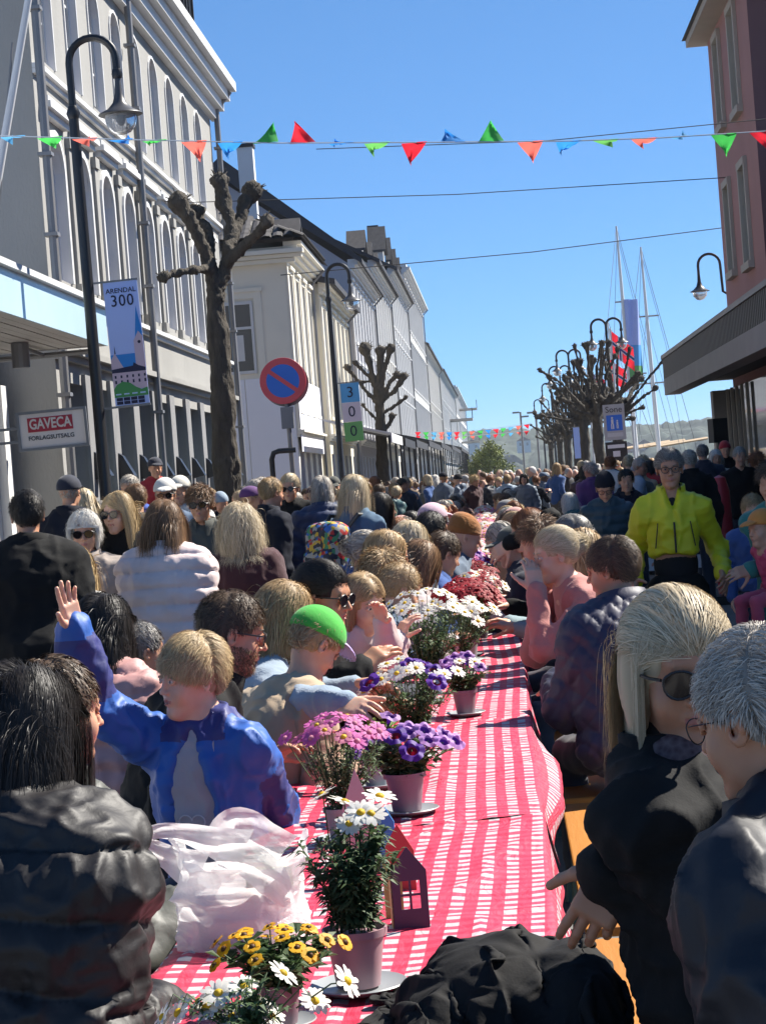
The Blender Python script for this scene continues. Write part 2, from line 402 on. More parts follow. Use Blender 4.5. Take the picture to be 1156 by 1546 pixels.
def surround(b, a0, a1, b0, b1, rise, t=.12, pr=.05, y=0.0):
    """proud moulding round an opening"""
    if not rise:
        b.box(a0 - t, a0, y - pr, y - .002, b0, b1); b.box(a1, a1 + t, y - pr, y - .002, b0, b1); b.box(a0 - t, a1 + t, y - pr - .01, y - .002, b1, b1 + t)
        return
    n = 10; inn = [(a0, b0)]; out = [(a0 - t, b0)]; c = (a0 + a1) / 2; hw = (a1 - a0) / 2
    for i in range(n + 1):
        t_ = PI - PI * i / n; inn.append((c + hw * math.cos(t_), b1 - rise + rise * math.sin(t_))); out.append((c + (hw + t) * math.cos(t_), b1 - rise + (rise + t) * math.sin(t_)))
    inn.append((a1, b0)); out.append((a1 + t, b0))
    for (p, q, r_, s_) in zip(inn, inn[1:], out[1:], out):
        b.raw([(p[0], y - pr, p[1]), (q[0], y - pr, q[1]), (r_[0], y - pr, r_[1]), (s_[0], y - pr, s_[1]), (p[0], y, p[1]), (q[0], y, q[1]), (r_[0], y, r_[1]), (s_[0], y, s_[1])],
              [(0, 1, 2, 3), (0, 4, 5, 1), (3, 2, 6, 7)])
def cornice(b, u0, u1, z, pr, hh, y=0.0, steps=3):
    for i in range(steps):
        p = pr * (i + 1) / steps; b.box(u0, u1, y - p, y - .002 * (i + 1), z + hh * i / steps, z + hh * (i + 1) / steps - (.004 if i < steps - 1 else 0))

# ---- the grey corner building (street front X=-6, from 29.7 to 49.6)
L0 = 29.7; LEN = 19.8
gb = empty('corner_building', (-6, L0, 0), PI / 2, 'tall grey rendered building with white arched window mouldings on the left of the street', 'building')
b = MB(); cent = [1.1 + 2.03 * k for k in range(9)]
wall_open(b, 0, LEN, 7.72, 10.3, [(c - .48, c + .48, 8.02, 10.05, .42) for c in cent], .17)
wall_open(b, 0, LEN, 4.55, 7.72, [(c - .5, c + .5, 4.92, 6.98, .45) for c in cent], .20)
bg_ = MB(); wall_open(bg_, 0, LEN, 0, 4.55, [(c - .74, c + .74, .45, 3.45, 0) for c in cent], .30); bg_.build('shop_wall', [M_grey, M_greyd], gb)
b.mi = 0
b.poly([(0, 0, 0), (0, 14, 0), (0, 14, 10.3), (0, 0, 10.3)]); b.poly([(LEN, 0, 0), (LEN, 0, 10.3), (LEN, 14, 10.3), (LEN, 14, 0)]); b.poly([(0, .6, 0), (LEN, .6, 0), (LEN, .6, 10.3), (0, .6, 10.3)])
b.build('wall', [M_grey, M_reveal], gb)
for c in cent:
    window(gb, c - .48, c + .48, 8.02, 10.05, .14, .0, y=0, lights=(2, 3)); window(gb, c - .5, c + .5, 4.92, 6.98, .17, 0, lights=(2, 2))
    window(gb, c - .74, c + .74, .45, 3.45, .27, 0, M_white, lights=(1, 2), glass=M_glassl)
for c in cent:
    b = MB(); surround(b, c - .5, c + .5, 4.92, 6.98, .45, .10, .04); b.build('window_surround', M_white, gb)
    b = MB(); surround(b, c - .48, c + .48, 8.02, 10.05, .42, .05, .025); b.build('window_surround', M_white, gb)
for c in cent:
    h = MB(); h.box(c - .78, c + .78, -.10, -.002, 7.18, 7.27); h.box(c - .84, c + .84, -.17, -.004, 7.27, 7.36); h.box(c - .80, c + .80, -.13, -.006, 7.36, 7.44)
    h.build('window_hood', M_white, gb)
    p = MB(); xx = c + 1.015
    if xx < LEN - .2:
        p.box(xx - .13, xx + .13, -.05, -.002, 4.9, 7.1); p.box(xx - .17, xx + .17, -.08, -.004, 6.95, 7.12); p.box(xx - .17, xx + .17, -.09, -.004, 4.78, 4.95)
        p.build('pilaster', M_grey, gb)
b = MB(); cornice(b, -.02, LEN + .02, 7.70, .12, .14, steps=2); b.build('upper_ledge', M_white, gb)
b = MB(); cornice(b, -.02, LEN + .02, 4.58, .13, .14, steps=2); b.build('lower_ledge', M_white, gb)
b = MB(); cornice(b, -.02, LEN + .02, 3.74, .18, .18, steps=2); b.build('shop_ledge', M_grey, gb)
b = MB(); cornice(b, -.05, LEN + .35, 10.3, .62, .85, steps=4); b.box(-.05, LEN + .3, -.5, -.1, 11.16, 11.24); b.build('cornice', M_white, gb)
b = MB(); b.box(0, LEN - .3, .15, 13, 11.25, 14.6); b.build('attic_wall', M_slate, gb)
for k in range(12):
    o = window(gb, .6 + 1.55 * k, 1.75 + 1.55 * k, 11.7, 13.9, .1, 0, M_dark, lights=(2, 1))
MB().box(-.1, LEN - .1, -.25, 13.2, 14.6, 14.8).build('roof', M_slate, gb)
for yy in (-.25, 7.9, LEN + .02):
    b = MB(); b.tube([(yy, -.16, .2), (yy, -.16, 10.5), (yy, -.5, 10.9)], .065, 8)
    for z in (1.5, 3.2, 5.4, 6.5, 8.5, 9.6): b.box(yy - .1, yy + .1, -.24, -.05, z, z + .05)
    b.build('downpipe', M_lead, gb)
for c in cent:
    xx = c + 1.0
    b = MB(); b.raw([(xx - .13, -.02, 2.05), (xx + .13, -.02, 2.05), (xx + .13, -.30, 2.1), (xx - .13, -.30, 2.1), (xx - .1, -.02, 2.5), (xx + .1, -.02, 2.5), (xx + .1, -.13, 2.42), (xx - .1, -.13, 2.42)],
                    [(3, 2, 1, 0), (4, 5, 6, 7), (0, 1, 5, 4), (1, 2, 6, 5), (2, 3, 7, 6), (3, 0, 4, 7)]); b.build('wall_lamp', M_black, gb)
for k in range(1, 9): b = MB(); b.box(cent[0] - 1.1 + 2.03 * k - .24, cent[0] - 1.1 + 2.03 * k + .32, -.06, -.002, 0, 3.6); b.build('shop_pier', M_greyd, gb)

# ---- shop canopy with the pale blue fascia, low building behind it
sb = empty('shop_building', (-6.75, 8, 0), PI / 2, 'low shop with a wide pale blue canopy fascia at the left edge', 'building')
b = MB(); b.box(0, 21.4, 0, 8, 0, 4.4); b.build('wall', M_wht, sb)
b = MB(); b.box(4, 20.3, -1.75, -1.72, 3.76, 4.24); b.build('canopy_fascia', M_bluefascia, sb)
b = MB(); b.box(4, 20.3, -1.72, -.05, 4.1, 4.2); b.box(20.27, 20.3, -1.72, -.05, 3.76, 4.1); b.box(4, 20.36, -1.82, -1.70, 4.24, 4.31); b.build('canopy_roof', M_white, sb)
for k in range(11):
    MB().box(4, 20.25, -1.71 + k * .15, -1.575 + k * .15, 3.765 + (k % 2) * .004, 3.79 + (k % 2) * .004).build('soffit_board', M_soffit, sb)
b = MB(); b.tube([(18.6, -.95, 3.76), (18.6, -.95, 3.45)], .11, 14); b.build('downlight', M_lead, sb)
b = MB(); b.tube([(20.2, -1.5, 3.70), (20.2, -.1, 3.68)], .035, 8); b.tube([(19.2, -.9, 3.72), (20.2, -.9, 3.70)], .03, 8); b.build('conduit', M_lead, sb)
b = MB(); b.box(21.0, 21.35, -.12, -.003, .3, 3.4); b.build('door_frame', M_wht, sb)

# hanging shop sign
def text(name, s, size, parent, loc, m, rot=(PI / 2, 0, 0), ext=.003, align='CENTER', sx=1.0, bold=0.0, space=1.0):
    c = bpy.data.curves.new(name, 'FONT'); c.body = s; c.size = size; c.extrude = ext; c.align_x = align; c.align_y = 'CENTER'; c.offset = bold; c.space_character = space; c.resolution_u = 3
    c.materials.append(m); to = bpy.data.objects.new(name, c); COL.objects.link(to); bpy.context.view_layer.update(); me = bpy.data.meshes.new_from_object(to); bpy.data.objects.remove(to); o = bpy.data.objects.new(name, me); COL.objects.link(o); o.parent = parent; o.location = loc; o.rotation_euler = rot; o.scale = (sx, 1, 1); return o
M_signw = flatcol('sign_cream', (.80, .72, .66), .5); M_signr = flatcol('sign_dark_red', (.42, .015, .035), .5); M_ink = flatcol('ink', (.015, .015, .02), .5)
q = at(80, 648, 24)
sg = empty('shop_sign', (q.x, 24, q.z), 0, 'projecting sign reading GAVECA FORLAGSUTSALG on the left', 'sign')
sg.rotation_euler = (0, R(-1.5), R(8))
MB().box(-.36, .36, -.03, .03, -.19, .19).build('panel', M_signw, sg)
b = MB(); 
for (a, c_, d, e) in ((-.39, .39, .19, .22), (-.39, .39, -.22, -.19), (-.39, -.36, -.19, .19), (.36, .39, -.19, .19)): b.box(a, c_, -.05, .05, d, e)
b.build('frame', M_lead, sg)
b = MB(); b.box(-.27, .23, -.036, -.0305, -.015, .145); b.build('red_field', M_signr, sg)
text('lettering', 'GAVECA', .158, sg, (-.02, -.039, .067), flatcol('sign_text', (.72, .66, .6)), sx=.76, bold=.004)
text('lettering', 'FORLAGSUTSALG', .066, sg, (-.02, -.033, -.085), M_ink, sx=.98, bold=.001)
b = MB(); b.box(-.95, -.39, -.02, .02, .03, .06); b.box(-.95, -.39, -.02, .02, -.12, -.09); b.build('bracket', M_lead, sg)

# white leaning flagpole on the shop front
q0 = at(-8, 300, 21); q1 = at(50, -40, 21)
fp = empty('flagpole', tuple(q0), 0, 'white flagpole leaning out from the shop front at the upper left corner', 'flagpole')
d = q1 - q0
MB().tube([(0, 0, 0), tuple(d * 1.6)], [.045, .028], 10).build('pole', M_white, fp, True)
MB().tube([(-.05, .0, -.6), (.3, 0, 1.5)], .012, 6).build('halyard', M_lead, fp)

# ---- houses further down the street
def house(x, y0, length, depth, eave, floors, wallm, label, roofm=M_slate, ridge=2.2, name='town_house', surm=None, pil=True, nwin=None, gable=True, corn=True, rt=.16):
    h = empty(name, (x, y0, 0), PI / 2, label, 'house', 'town houses along the left side of the street')
    b = MB(); n = nwin or max(2, int(length / 1.7)); step = length / n
    z0 = 3.3
    wall_open(b, 0, length, 0, z0, [(step * (k + .5) - .55, step * (k + .5) + .55, .3, 2.7, 0) for k in range(n)], .3)
    fh = (eave - .35 - z0) / floors
    for f in range(floors):
        a = z0 + f * fh
        wall_open(b, 0, length, a, a + fh, [(step * (k + .5) - .42, step * (k + .5) + .42, a + .55, a + fh - .35, 0) for k in range(n)], .22)
    b.mi = 0; b.poly([(0, 0, eave - .35), (length, 0, eave - .35), (length, 0, eave), (0, 0, eave)])
    for u in (0, length): b.poly([(u, 0, 0), (u, depth, 0), (u, depth, eave), (u, 0, eave)] if u else [(u, 0, 0), (u, 0, eave), (u, depth, eave), (u, depth, 0)])
    if gable:
        for u in (0.0, length): b.poly([(u, 0, eave), (u, depth / 2, eave + ridge), (u, depth, eave)])
    b.poly([(0, .45, 0), (length, .45, 0), (length, .45, eave), (0, .45, eave)])
    b.build('wall', [wallm, M_reveal], h)
    for k in range(n):
        c = step * (k + .5); window(h, c - .55, c + .55, .3, 2.7, .27, 0, M_dark, lights=(1, 1))
        for f in range(floors):
            s = MB(); a = z0 + f * fh; window(h, c - .42, c + .42, a + .55, a + fh - .35, .19, 0, lights=(2, 3)); surround(s, c - .42, c + .42, a + .55, a + fh - .35, 0, .1, .06)
            s.box(c - .56, c + .56, -.12, -.003, a + .45, a + .54); s.box(c - .58, c + .58, -.14, -.003, a + fh - .23, a + fh - .14); s.build('window_surround', surm or M_white, h)
    if pil:
        for k in range(n + 1):
            u = min(max(step * k, .14), length - .14); MB().box(u - .12, u + .12, -.07, -.002, z0, eave - .4).build('pilaster', surm or M_white, h)
    s = MB(); cornice(s, 0, length, 3.1, .2, .2); s.build('shop_cornice', surm or M_white, h)
    s = MB(); cornice(s, -.05, length + .05, eave - .3, .5, .42, steps=4); s.build('cornice', surm or M_white, h)
    if gable:
        r = MB(); t = rt
        r.prism([(-.55, eave + .1 - .18), (depth / 2, eave + ridge + .1), (depth + .4, eave - .05), (depth + .4, eave + .12), (depth / 2, eave + ridge + .1 + t), (-.55, eave + .1)], -.25, length + .1, lambda p, q, c: (c, p, q)); r.build('roof', roofm, h)
    else: MB().box(-.1, length + .1, -.3, depth, eave + .12, eave + .3).build('roof', roofm, h)
    MB().tube([(length - .25, -.12, 0), (length - .25, -.12, eave - .4), (length - .25, -.5, eave)], .05, 6).build('downpipe', M_lead, h)
    return h
hA = house(-5.35, 58.2, 7.6, 4.4, 8.25, 1, M_creaml, 'cream corner house with white boarding and dark tiled hip roof, first after the side street', M_tile, nwin=4, gable=False, surm=M_creaml)
hB = house(-5.1, 66.0, 11.6, 6, 7.9, 1, M_cream, 'yellowish cream house with white pilasters and tall windows behind the second lamp post', M_slate, .7, nwin=6, surm=M_creaml)
hC = house(-4.9, 78.0, 15, 8.6, 9.7, 2, M_lilac, 'white fronted house with lilac grey gable and a broad dark roof', M_slate, 3.3, nwin=8, rt=.75)
hD = house(-5.0, 93.3, 18, 9, 11.2, 2, M_creaml, 'pale cream house with white surrounds behind the second pollarded tree', M_slate, 2.6, nwin=9)
hE = house(-5.0, 111.6, 22, 9, 12.6, 3, M_wht, 'white three storey house with steep white dormer gables', M_tile, 2.4, nwin=10)
hF = house(-5.1, 134, 34, 9, 14.8, 3, M_wht, 'white flat roofed block, tallest in the row', M_wht, 0, nwin=14, gable=False, pil=False)
hG = house(-5.3, 169, 42, 9, 12.2, 2, M_creaml, 'cream house with glazed roof storey beyond the tall white block', M_slate, 2, nwin=14)
hH = house(-5.2, 213, 70, 9, 12.3, 3, M_wht, 'white house with brown verge beyond the glazed roof storey', M_slate, 2.2, nwin=20)
hI = house(-5.2, 285, 90, 9, 13.5, 3, M_wht, 'last pale building of the row, with a balcony above the awnings', M_wht, 0, nwin=16, gable=False, pil=False)
# cream house details: front window, boarding, tiled hip roof
window_front = empty('front_bay', (-6.05, 0, 0)); bpy.data.objects.remove(window_front)
M_brd = mat('lilac_white_board', (.80, .80, .86), .6, .04, 2, .05)
for k in range(3): MB().box(-.03, -.002, .02 + 1.3 * k, 1.3 + 1.3 * k, 1.9, 4.75).build('white_board', M_brd, hA)
for k in range(4): MB().box(.05 + 1.88 * k, 1.9 + 1.88 * k, -.10, -.085, 2.7, 4.7).build('white_board', M_brd, hA)
fw = link('window', MB().box(-.05, .02, .95, 1.02, 4.9, 6.85).box(-.05, .02, 1.68, 1.75, 4.9, 6.85).box(-.05, .02, 1.02, 1.68, 4.9, 4.98).box(-.05, .02, 1.02, 1.68, 6.77, 6.85).box(-.05, .02, 1.02, 1.68, 6.1, 6.17).mesh('window', M_white), hA)
link('pane', MB().box(-.02, -.005, 1.02, 1.68, 4.98, 6.77).mesh('pane', M_glass), fw); link('notice', MB().box(-.026, -.021, 1.25, 1.48, 5.25, 5.95).mesh('notice', M_white), fw)
b = MB(); b.box(-.04, -.003, .7, .9, 4.8, 7.1); b.box(-.04, -.003, 1.8, 2.0, 4.8, 7.1); b.box(-.04, -.003, .9, 1.8, 6.92, 7.1); b.box(-.08, -.003, .65, 2.05, 7.1, 7.2); b.build('front_window_surround', M_creaml, hA)
b = MB(); b.box(-.30, 0, -.5, 4.4, 7.92, 8.02); b.box(-.42, 0, -.55, 4.4, 8.03, 8.14); b.box(-.22, 0, -.3, 4.4, 7.8, 7.91); b.build('front_cornice', M_creaml, hA)
def zA(u, y): return 8.42 + min((u + .4) * .62, (y + .6) * .62)
b = MB(); dz = 8.42
b.raw([(-.45, -.6, dz), (8, -.6, dz), (8, 6, dz), (-.45, 6, dz), (2.9, 2.7, dz + 1.55), (8, 2.7, dz + 1.55), (2.9, 6, dz + 1.55)], [(0, 1, 5, 4), (0, 4, 6, 3), (4, 5, 2, 6)]); b.build('roof_deck', M_tile, hA)
tm = MB()
tm.raw([(math.cos(a) * .15, y, math.sin(a) * .07) for y in (0, .42) for a in (0, PI / 4, PI / 2, 3 * PI / 4, PI)], [(i, i + 1, i + 6, i + 5) for i in range(4)] + [(0, 5, 6, 1)])
tme = tm.mesh('tile', M_tile)
ang = math.atan2(1.55, 3.35)
for r_ in range(9):
    d_ = .37 * r_
    for k in range(17):
        y = -.5 + .30 * k
        if y < -.45 + d_ * math.cos(ang) * .95 or y > 4.6: continue
        o = link('tile', tme, hA, (-.45 + d_ * math.cos(ang), y, dz + .03 + d_ * math.sin(ang)), None); o.rotation_euler = (ang, 0, -PI / 2)
    for k in range(24):
        u = -.3 + .30 * k
        if u < -.35 + d_ * math.cos(ang) or u > 7.0: continue
        o = link('tile', tme, hA, (u, -.6 + d_ * math.cos(ang), dz + .03 + d_ * math.sin(ang)), (ang, 0, 0))
def dormer(parent, u, y, z, w, hh, d, m=M_wht, rm=M_tile):
    o = MB().prism([(-w / 2, 0), (w / 2, 0), (w / 2, hh * .55), (0, hh), (-w / 2, hh * .55)], 0, d, lambda a, b_, c: (u + a, y + c, z + b_)).build('dormer', m, parent)
    MB().prism([(-w / 2 - .15, hh * .45), (0, hh + .05), (w / 2 + .15, hh * .45), (w / 2 + .15, hh * .45 + .12), (0, hh + .18), (-w / 2 - .15, hh * .45 + .12)], -.15, d, lambda a, b_, c: (u + a, y + c, z + b_)).build('dormer_roof', rm, o)
    MB().box(u - w * .22, u + w * .22, y - .03, y - .004, z + .2, z + hh * .6).build('pane', M_glass, o)
dormer(hA, 5.6, .1, 8.5, 1.1, 1.0, 1.0); dormer(hB, 3.5, .3, 8.0, 1.1, .9, .9)
for u in (2.5, 8, 14, 19): dormer(hE, u, .2, 12.7, 1.8, 2.3, .8)
for u in (3, 8, 13): dormer(hD, u, .3, 11.3, 1.5, 1.5, .7)
for (u, y, z, w, top) in ((11, 1.75, 7, .5, 12.75),): 
    o = MB().box(u, u + w, y, y + w, z, top).build('chimney', M_wht, hA); MB().box(u - .04, u + w + .04, y - .04, y + w + .04, top, top + .12).build('chimney_cap', M_dark, o)
for u in (4.5, 12.5): MB().box(u, u + .6, .5, 1.1, 12.5, 15.5).build('chimney', M_dark, hE)
b = MB(); b.box(1, 24, .4, 6, 14.9, 15.9); b.build('penthouse', M_glassl, hF)
b = MB(); b.box(2, 30, .2, 5, 12.2, 14.4); b.build('glazed_storey', M_glassl, hG)
for i, (h_, u, z) in enumerate(((hI, 25, 11.2), (hI, 25, 6.5), (hH, 30, 8))):
    b = MB(); b.box(u, u + 4, -2.6, 0, z, z + .25)
    o = b.build('balcony', M_conc, h_); r = MB()
    for k in range(9): r.box(u + .5 * k - .03, u + .5 * k + .03, -2.6, -2.55, z + .25, z + 1.3)
    r.box(u, u + 4, -2.62, -2.53, z + 1.3, z + 1.38); r.build('railing', M_dark, o)
# awnings and parasols along the row
M_awn = mat('dark_awning', (.03, .032, .04), .8, .3, 2, .1); M_awnl = mat('pale_awning', (.55, .55, .56), .8, .1, 2, .1)
aw = [(59, 6.5, M_awnl, 'pale cloth awning on the cream corner house', 3.0), (67.5, 8, M_dark, 'dark awning under the yellowish house', 3.0), (77, 12, M_awn, 'dark cafe awning behind the second lamp post', 3.1), (91, 18, M_awn, 'long dark awning behind the second pollarded tree', 3.3),
      (111, 22, M_awn, 'charcoal awning with string of small flags below it', 3.5), (136, 30, M_awn, 'long charcoal awning under the tall white block', 3.7), (170, 40, M_awn, 'far dark awning near the end of the row', 4.0)]
for (y, ln, m, lb, z) in aw:
    a = empty('awning', (-5.0, y, 0), PI / 2, lb, 'awning', 'awnings over the pavement cafes')
    MB().prism([(-.3, z + .5), (-2.1, z), (-2.1, z - .22), (-2.14, z - .22), (-2.14, z + .04), (-.3, z + .56)], 0, ln, lambda p, q, c: (c, p, q)).build('canvas', m, a)
    n = max(2, int(ln / 4))
    for k in range(n + 1): MB().box(ln * k / n - .03, ln * k / n + .03, -2.1, -2.04, 0, z - .03).build('post', M_dark, a)

# ---- right hand side: canopy, pink building, unseen wing added for shade
rb = empty('pink_building', (5, 45.8, 0), -PI / 2, 'pink rendered building with beige window surrounds and a wide pale eave on the right', 'building')
b = MB(); W = 6.8
wall_open(b, 0, W, 7.2, 10.35, [(1.35, 2.2, 8.35, 10.05, 0), (4.1, 5.0, 8.2, 10.05, 0)], .2)
wall_open(b, 0, W, 0, 7.2, [(1.35, 2.2, 5.4, 7.1, 0), (4.1, 5.0, 5.3, 7.1, 0)], .2)
b.mi = 0
b.poly([(0, 0, 0), (0, 12, 0), (0, 12, 10.35), (0, 0, 10.35)]); b.poly([(0, 12, 0), (W, 12, 0), (W, 12, 10.35), (0, 12, 10.35)]); b.poly([(0, .3, 0), (W, .3, 0), (W, .3, 10.3), (0, .3, 10.3)])
b.build('wall', [M_pink, M_beige], rb)
MB().poly([(W, 0, 0), (W, 0, 10.35), (W, 12, 10.35), (W, 12, 0)]).build('end_wall', mat('shaded_pink_render', (.17, .08, .08), .9, .1, 1, .3), rb)  # same pink render, with the end's shade put into a darker colour
for (a0, a1, b0, b1) in ((1.35, 2.2, 8.35, 10.05), (4.1, 5.0, 8.2, 10.05), (1.35, 2.2, 5.4, 7.1), (4.1, 5.0, 5.3, 7.1)):
    s = MB(); window(rb, a0, a1, b0, b1, .17, 0, M_beige, lights=(2, 2), glass=M_glassl); surround(s, a0, a1, b0, b1, 0, .14, .07); s.box(a0 - .18, a1 + .18, -.12, -.002, b0 - .14, b0); s.build('window_surround', M_beige, rb)
MB().box(-.35, W + .4, -.42, 12, 10.35, 10.5).build('eave', M_beige, rb)
MB().prism([(-.5, 10.505), (6, 13), (12, 10.505)], -.4, W + .45, lambda a, b_, c: (c, a, b_)).build('roof', M_tile, rb)
wg = empty('shade_wing', (5.4, 36.5, 0), -PI / 2, 'unseen building wing added beside the canopy for its shade', 'building')  # out of view, added and sized to cast shade over the walkway
MB().box(0, 24.5, .01, 10, 0, 7.0).build('wall', M_pink, wg)
for k in range(11): window(wg, .7 + 2.1 * k, 1.8 + 2.1 * k, 4.6, 6.2, -.03, 0, M_beige, lights=(2, 2)); window(wg, .7 + 2.1 * k, 1.8 + 2.1 * k, 1.2, 2.8, -.03, 0, M_beige, lights=(2, 2))
MB().box(-.2, 24.7, -.2, 10.2, 7.0, 7.15).build('roof', M_tile, wg)

cb = empty('shop_canopy', (3.6, 46.2, 0), -PI / 2, 'long flat canopy with ribbed dark brown fascia over a pale concrete edge on the right', 'canopy')
CL = 36.0
MB().box(0, CL, .1, 2.2, 3.42, 3.85).build('canopy_slab', M_dark, cb)
MB().box(-.02, CL, 0, .32, 3.08, 3.42).build('concrete_edge', M_conc, cb)
MB().box(.0, CL, .33, 2.2, 3.3, 3.415).build('soffit', mat('dark_soffit', (.05, .04, .035), .7), cb)
MB().box(-.03, CL, -.03, .12, 3.84, 3.92).build('top_rail', mat('rail_grey', (.2, .19, .18), .5), cb)
MB().box(0, CL, .05, .098, 3.42, 3.84).build('fascia_board', M_dark, cb)
sm = MB().box(0, .11, 0, .05, 3.423, 3.838).mesh('slat', mat('brown_slat', (.035, .028, .026), .5, .3, 8, .1))
for k in range(int(CL / .2)): link('slat', sm, cb, (.2 * k, 0, 0))
b = MB(); b.box(0, .5, .95, 1.38, 0, 3.08); b.build('column', M_conc, cb)
for k in range(5): b = MB(); b.box(.9 + k * .9, .96 + k * .9, 1.18, 1.24, 0, 3.08); b.build('shopfront_mullion', M_beige, cb)
MB().box(.5, 36, 1.26, 1.29, 0, 3.08).build('shopfront_glass', M_glass, cb)

# ------------------------------------------------------------------ lamps
M_globe, _nt, _b = new_mat('lamp_glass'); _b.inputs['Base Color'].default_value = (.8, .82, .85, 1); _b.inputs['Roughness'].default_value = .08; _b.inputs['Transmission Weight'].default_value = .75; _b.inputs['IOR'].default_value = 1.1
def lamp_head(L, sx, z0=6.55, rad=.26):
    pts = [(0, 0, z0 - .5)] + [(sx * (rad - rad * math.cos(PI * i / 12)), 0, z0 + rad * math.sin(PI * i / 12)) for i in range(13)] + [(sx * 2 * rad, 0, z0 - .14)]
    MB().tube(pts, .042, 8).lathe([(0, .07), (.05, .05), (.062, 0), (.05, -.05), (0, -.06)], (sx * 2 * rad, 0, z0 - .16), 12).build('arm', M_black, L, True)
    s = MB().lathe([(.03, 0), (.035, -.08), (.045, -.2), (.075, -.3), (.14, -.37), (.235, -.415), (.245, -.43), (.235, -.435), (.12, -.41), (0, -.40)], (sx * 2 * rad, 0, z0 - .18), 24).build('shade', mat('lamp_shade_iron', (.05, .05, .055), .4, .2, 10, .05), L, True)
    MB().lathe([(.17, -.437), (.172, -.50), (.15, -.57), (.10, -.625), (.04, -.65), (0, -.652)], (sx * 2 * rad, 0, z0 - .18), 24).build('globe', M_globe, s, True)
    MB().lathe([(.0, -.43), (.05, -.44), (.06, -.5), (.03, -.55), (0, -.56)], (sx * 2 * rad, 0, z0 - .18), 10).build('bulb', M_white, s, True)
def lamp(p, label, double=False, rz=0):
    L = empty('street_lamp', (p[0], p[1], 0), rz, label, 'street lamp', 'black arched street lamps')
    MB().tube([(0, 0, 0), (0, 0, .1), (0, 0, 1.2), (0, 0, 1.25), (0, 0, 5.0), (0, 0, 6.06)], [.14, .1, .09, .07, .06, .055], 12).lathe([(0, .1), (.05, .08), (.078, 0), (.05, -.08), (0, -.1)], (0, 0, 6.0), 14).build('post', M_black, L, True)
    lamp_head(L, 1)
    if double: lamp_head(L, -1)
    return L
l1 = lamp((-4.33, 23.7), 'nearest street lamp, black with one arched arm, carrying the tall ARENDAL 300 banner'); l1.rotation_euler = (0, R(-.4), 0)
l2 = lamp((-3.64, 50), 'street lamp behind the no parking sign, carrying the 3 0 0 banner')
for i, (px, py, Y) in enumerate([(925, 640, 76), (868, 680, 94), (853, 680, 108), (838, 680, 128), (822, 680, 156)]):
    p = at(px, py, Y); lamp((p.x, Y), ['double armed street lamp beside the red and white flags', 'double armed lamp just left of the flags, second in the row', 'third lamp of the right row above the pollarded trees', 'fourth lamp of the right row, small above the trees', 'last and smallest lamp of the right row'][i], True)
wl = empty('wall_lamp', (4.95, 47.8, 5.0), 0, 'black arched lamp on the corner of the pink building above the canopy', 'lamp')
MB().tube([(.35, 0, .2), (.2, 0, .3), (.18, 0, .9)] + [(.18 - .24 + .24 * math.cos(PI * i / 10), 0, .9 + .24 * math.sin(PI * i / 10)) for i in range(11)] + [(-.3, 0, .7)], .03, 8).build('arm', M_black, wl, True)
s = MB().lathe([(.03, 0), (.04, -.15), (.07, -.25), (.14, -.32), (.22, -.36), (.2, -.37), (0, -.35)], (-.3, 0, .7), 20).build('shade', M_black, wl, True)
MB().lathe([(.16, -.37), (.15, -.46), (.08, -.54), (0, -.56)], (-.3, 0, .7), 18).build('globe', M_globe, s, True)
# distant plain lamp columns
for i, (px, top, Y) in enumerate([(785, 622, 190), (808, 622, 175)]):
    p = at(px, top, Y); L = empty('street_light', (p.x, Y, 0), 0, ['thin grey lighting column in front of the far hill, left one', 'thin grey lighting column with short arms beside the small trees'][i], 'street light')
    MB().tube([(0, 0, 0), (0, 0, p.z)], .09, 6).build('column', M_lead, L); MB().box(-.7, -.1, -.1, .1, p.z - .1, p.z + .05).build('lantern', M_lead, L); MB().box(.1, .7, -.1, .1, p.z - .5, p.z - .35).build('lantern', M_lead, L)

# ------------------------------------------------------------------ banners
def poly_banner(parent, name, pts, m, y): return MB().prism(pts, y, y + .0015, lambda a, b_, c: (a, c, b_)).build(name, m, parent)
Mb = {k: flatcol('print_' + k, c, .7) for k, c in dict(peri=(.42, .52, .88), blue=(.02, .22, .62), pink=(.55, .42, .50), green=(.06, .27, .08), navy=(.01, .012, .05), pale=(.45, .6, .85), cyan=(.10, .38, .75), lgreen=(.16, .42, .14), lilac=(.66, .58, .70)).items()}
q = at(181, 425, 23.7); bn = empty('banner', (q.x, 23.7, q.z), 0, 'tall lilac banner reading ARENDAL 300 with printed church and houses on the nearest lamp', 'banner'); bn.rotation_euler = (0, R(-1.6), 0)
wv = lambda z: 0
MB().box(-.19, .19, -.004, .004, -1.36, 0).build('cloth', Mb['peri'], bn)
MB().box(-.36, .2, -.012, .012, 0, .02).build('rod', M_lead, bn); MB().box(-.36, .2, -.012, .012, -1.385, -1.362).build('rod', M_lead, bn)
text('lettering', 'ARENDAL', .075, bn, (.0, -.006, -.10), Mb['navy'], sx=1.0, bold=.0005)
for ch, x_ in (('3', -.085), ('0', .005), ('0', .095)): text('numeral', ch, .18, bn, (x_, -.006, -.215), Mb['navy'], sx=.9, bold=.001)
poly_banner(bn, 'print', [(.10, -.66), (.145, -.28), (.19, -.58), (.19, -.66)], Mb['blue'], -.0065)
poly_banner(bn, 'print', [(.085, -.95), (.085, -.66), (.145, -.56), (.188, -.62), (.188, -.95)], Mb['pink'], -.008)
MB().lathe([(0, 0), (.018, 0), (.018, .001)], (.145, -.0085, -.68), 12, lambda v: Vector((v.x, -v.z, v.y))).build('print', Mb['navy'], bn)
poly_banner(bn, 'print', [(-.188, -.96), (-.188, -.80), (.085, -.80), (.085, -.96)], Mb['blue'], -.0068)
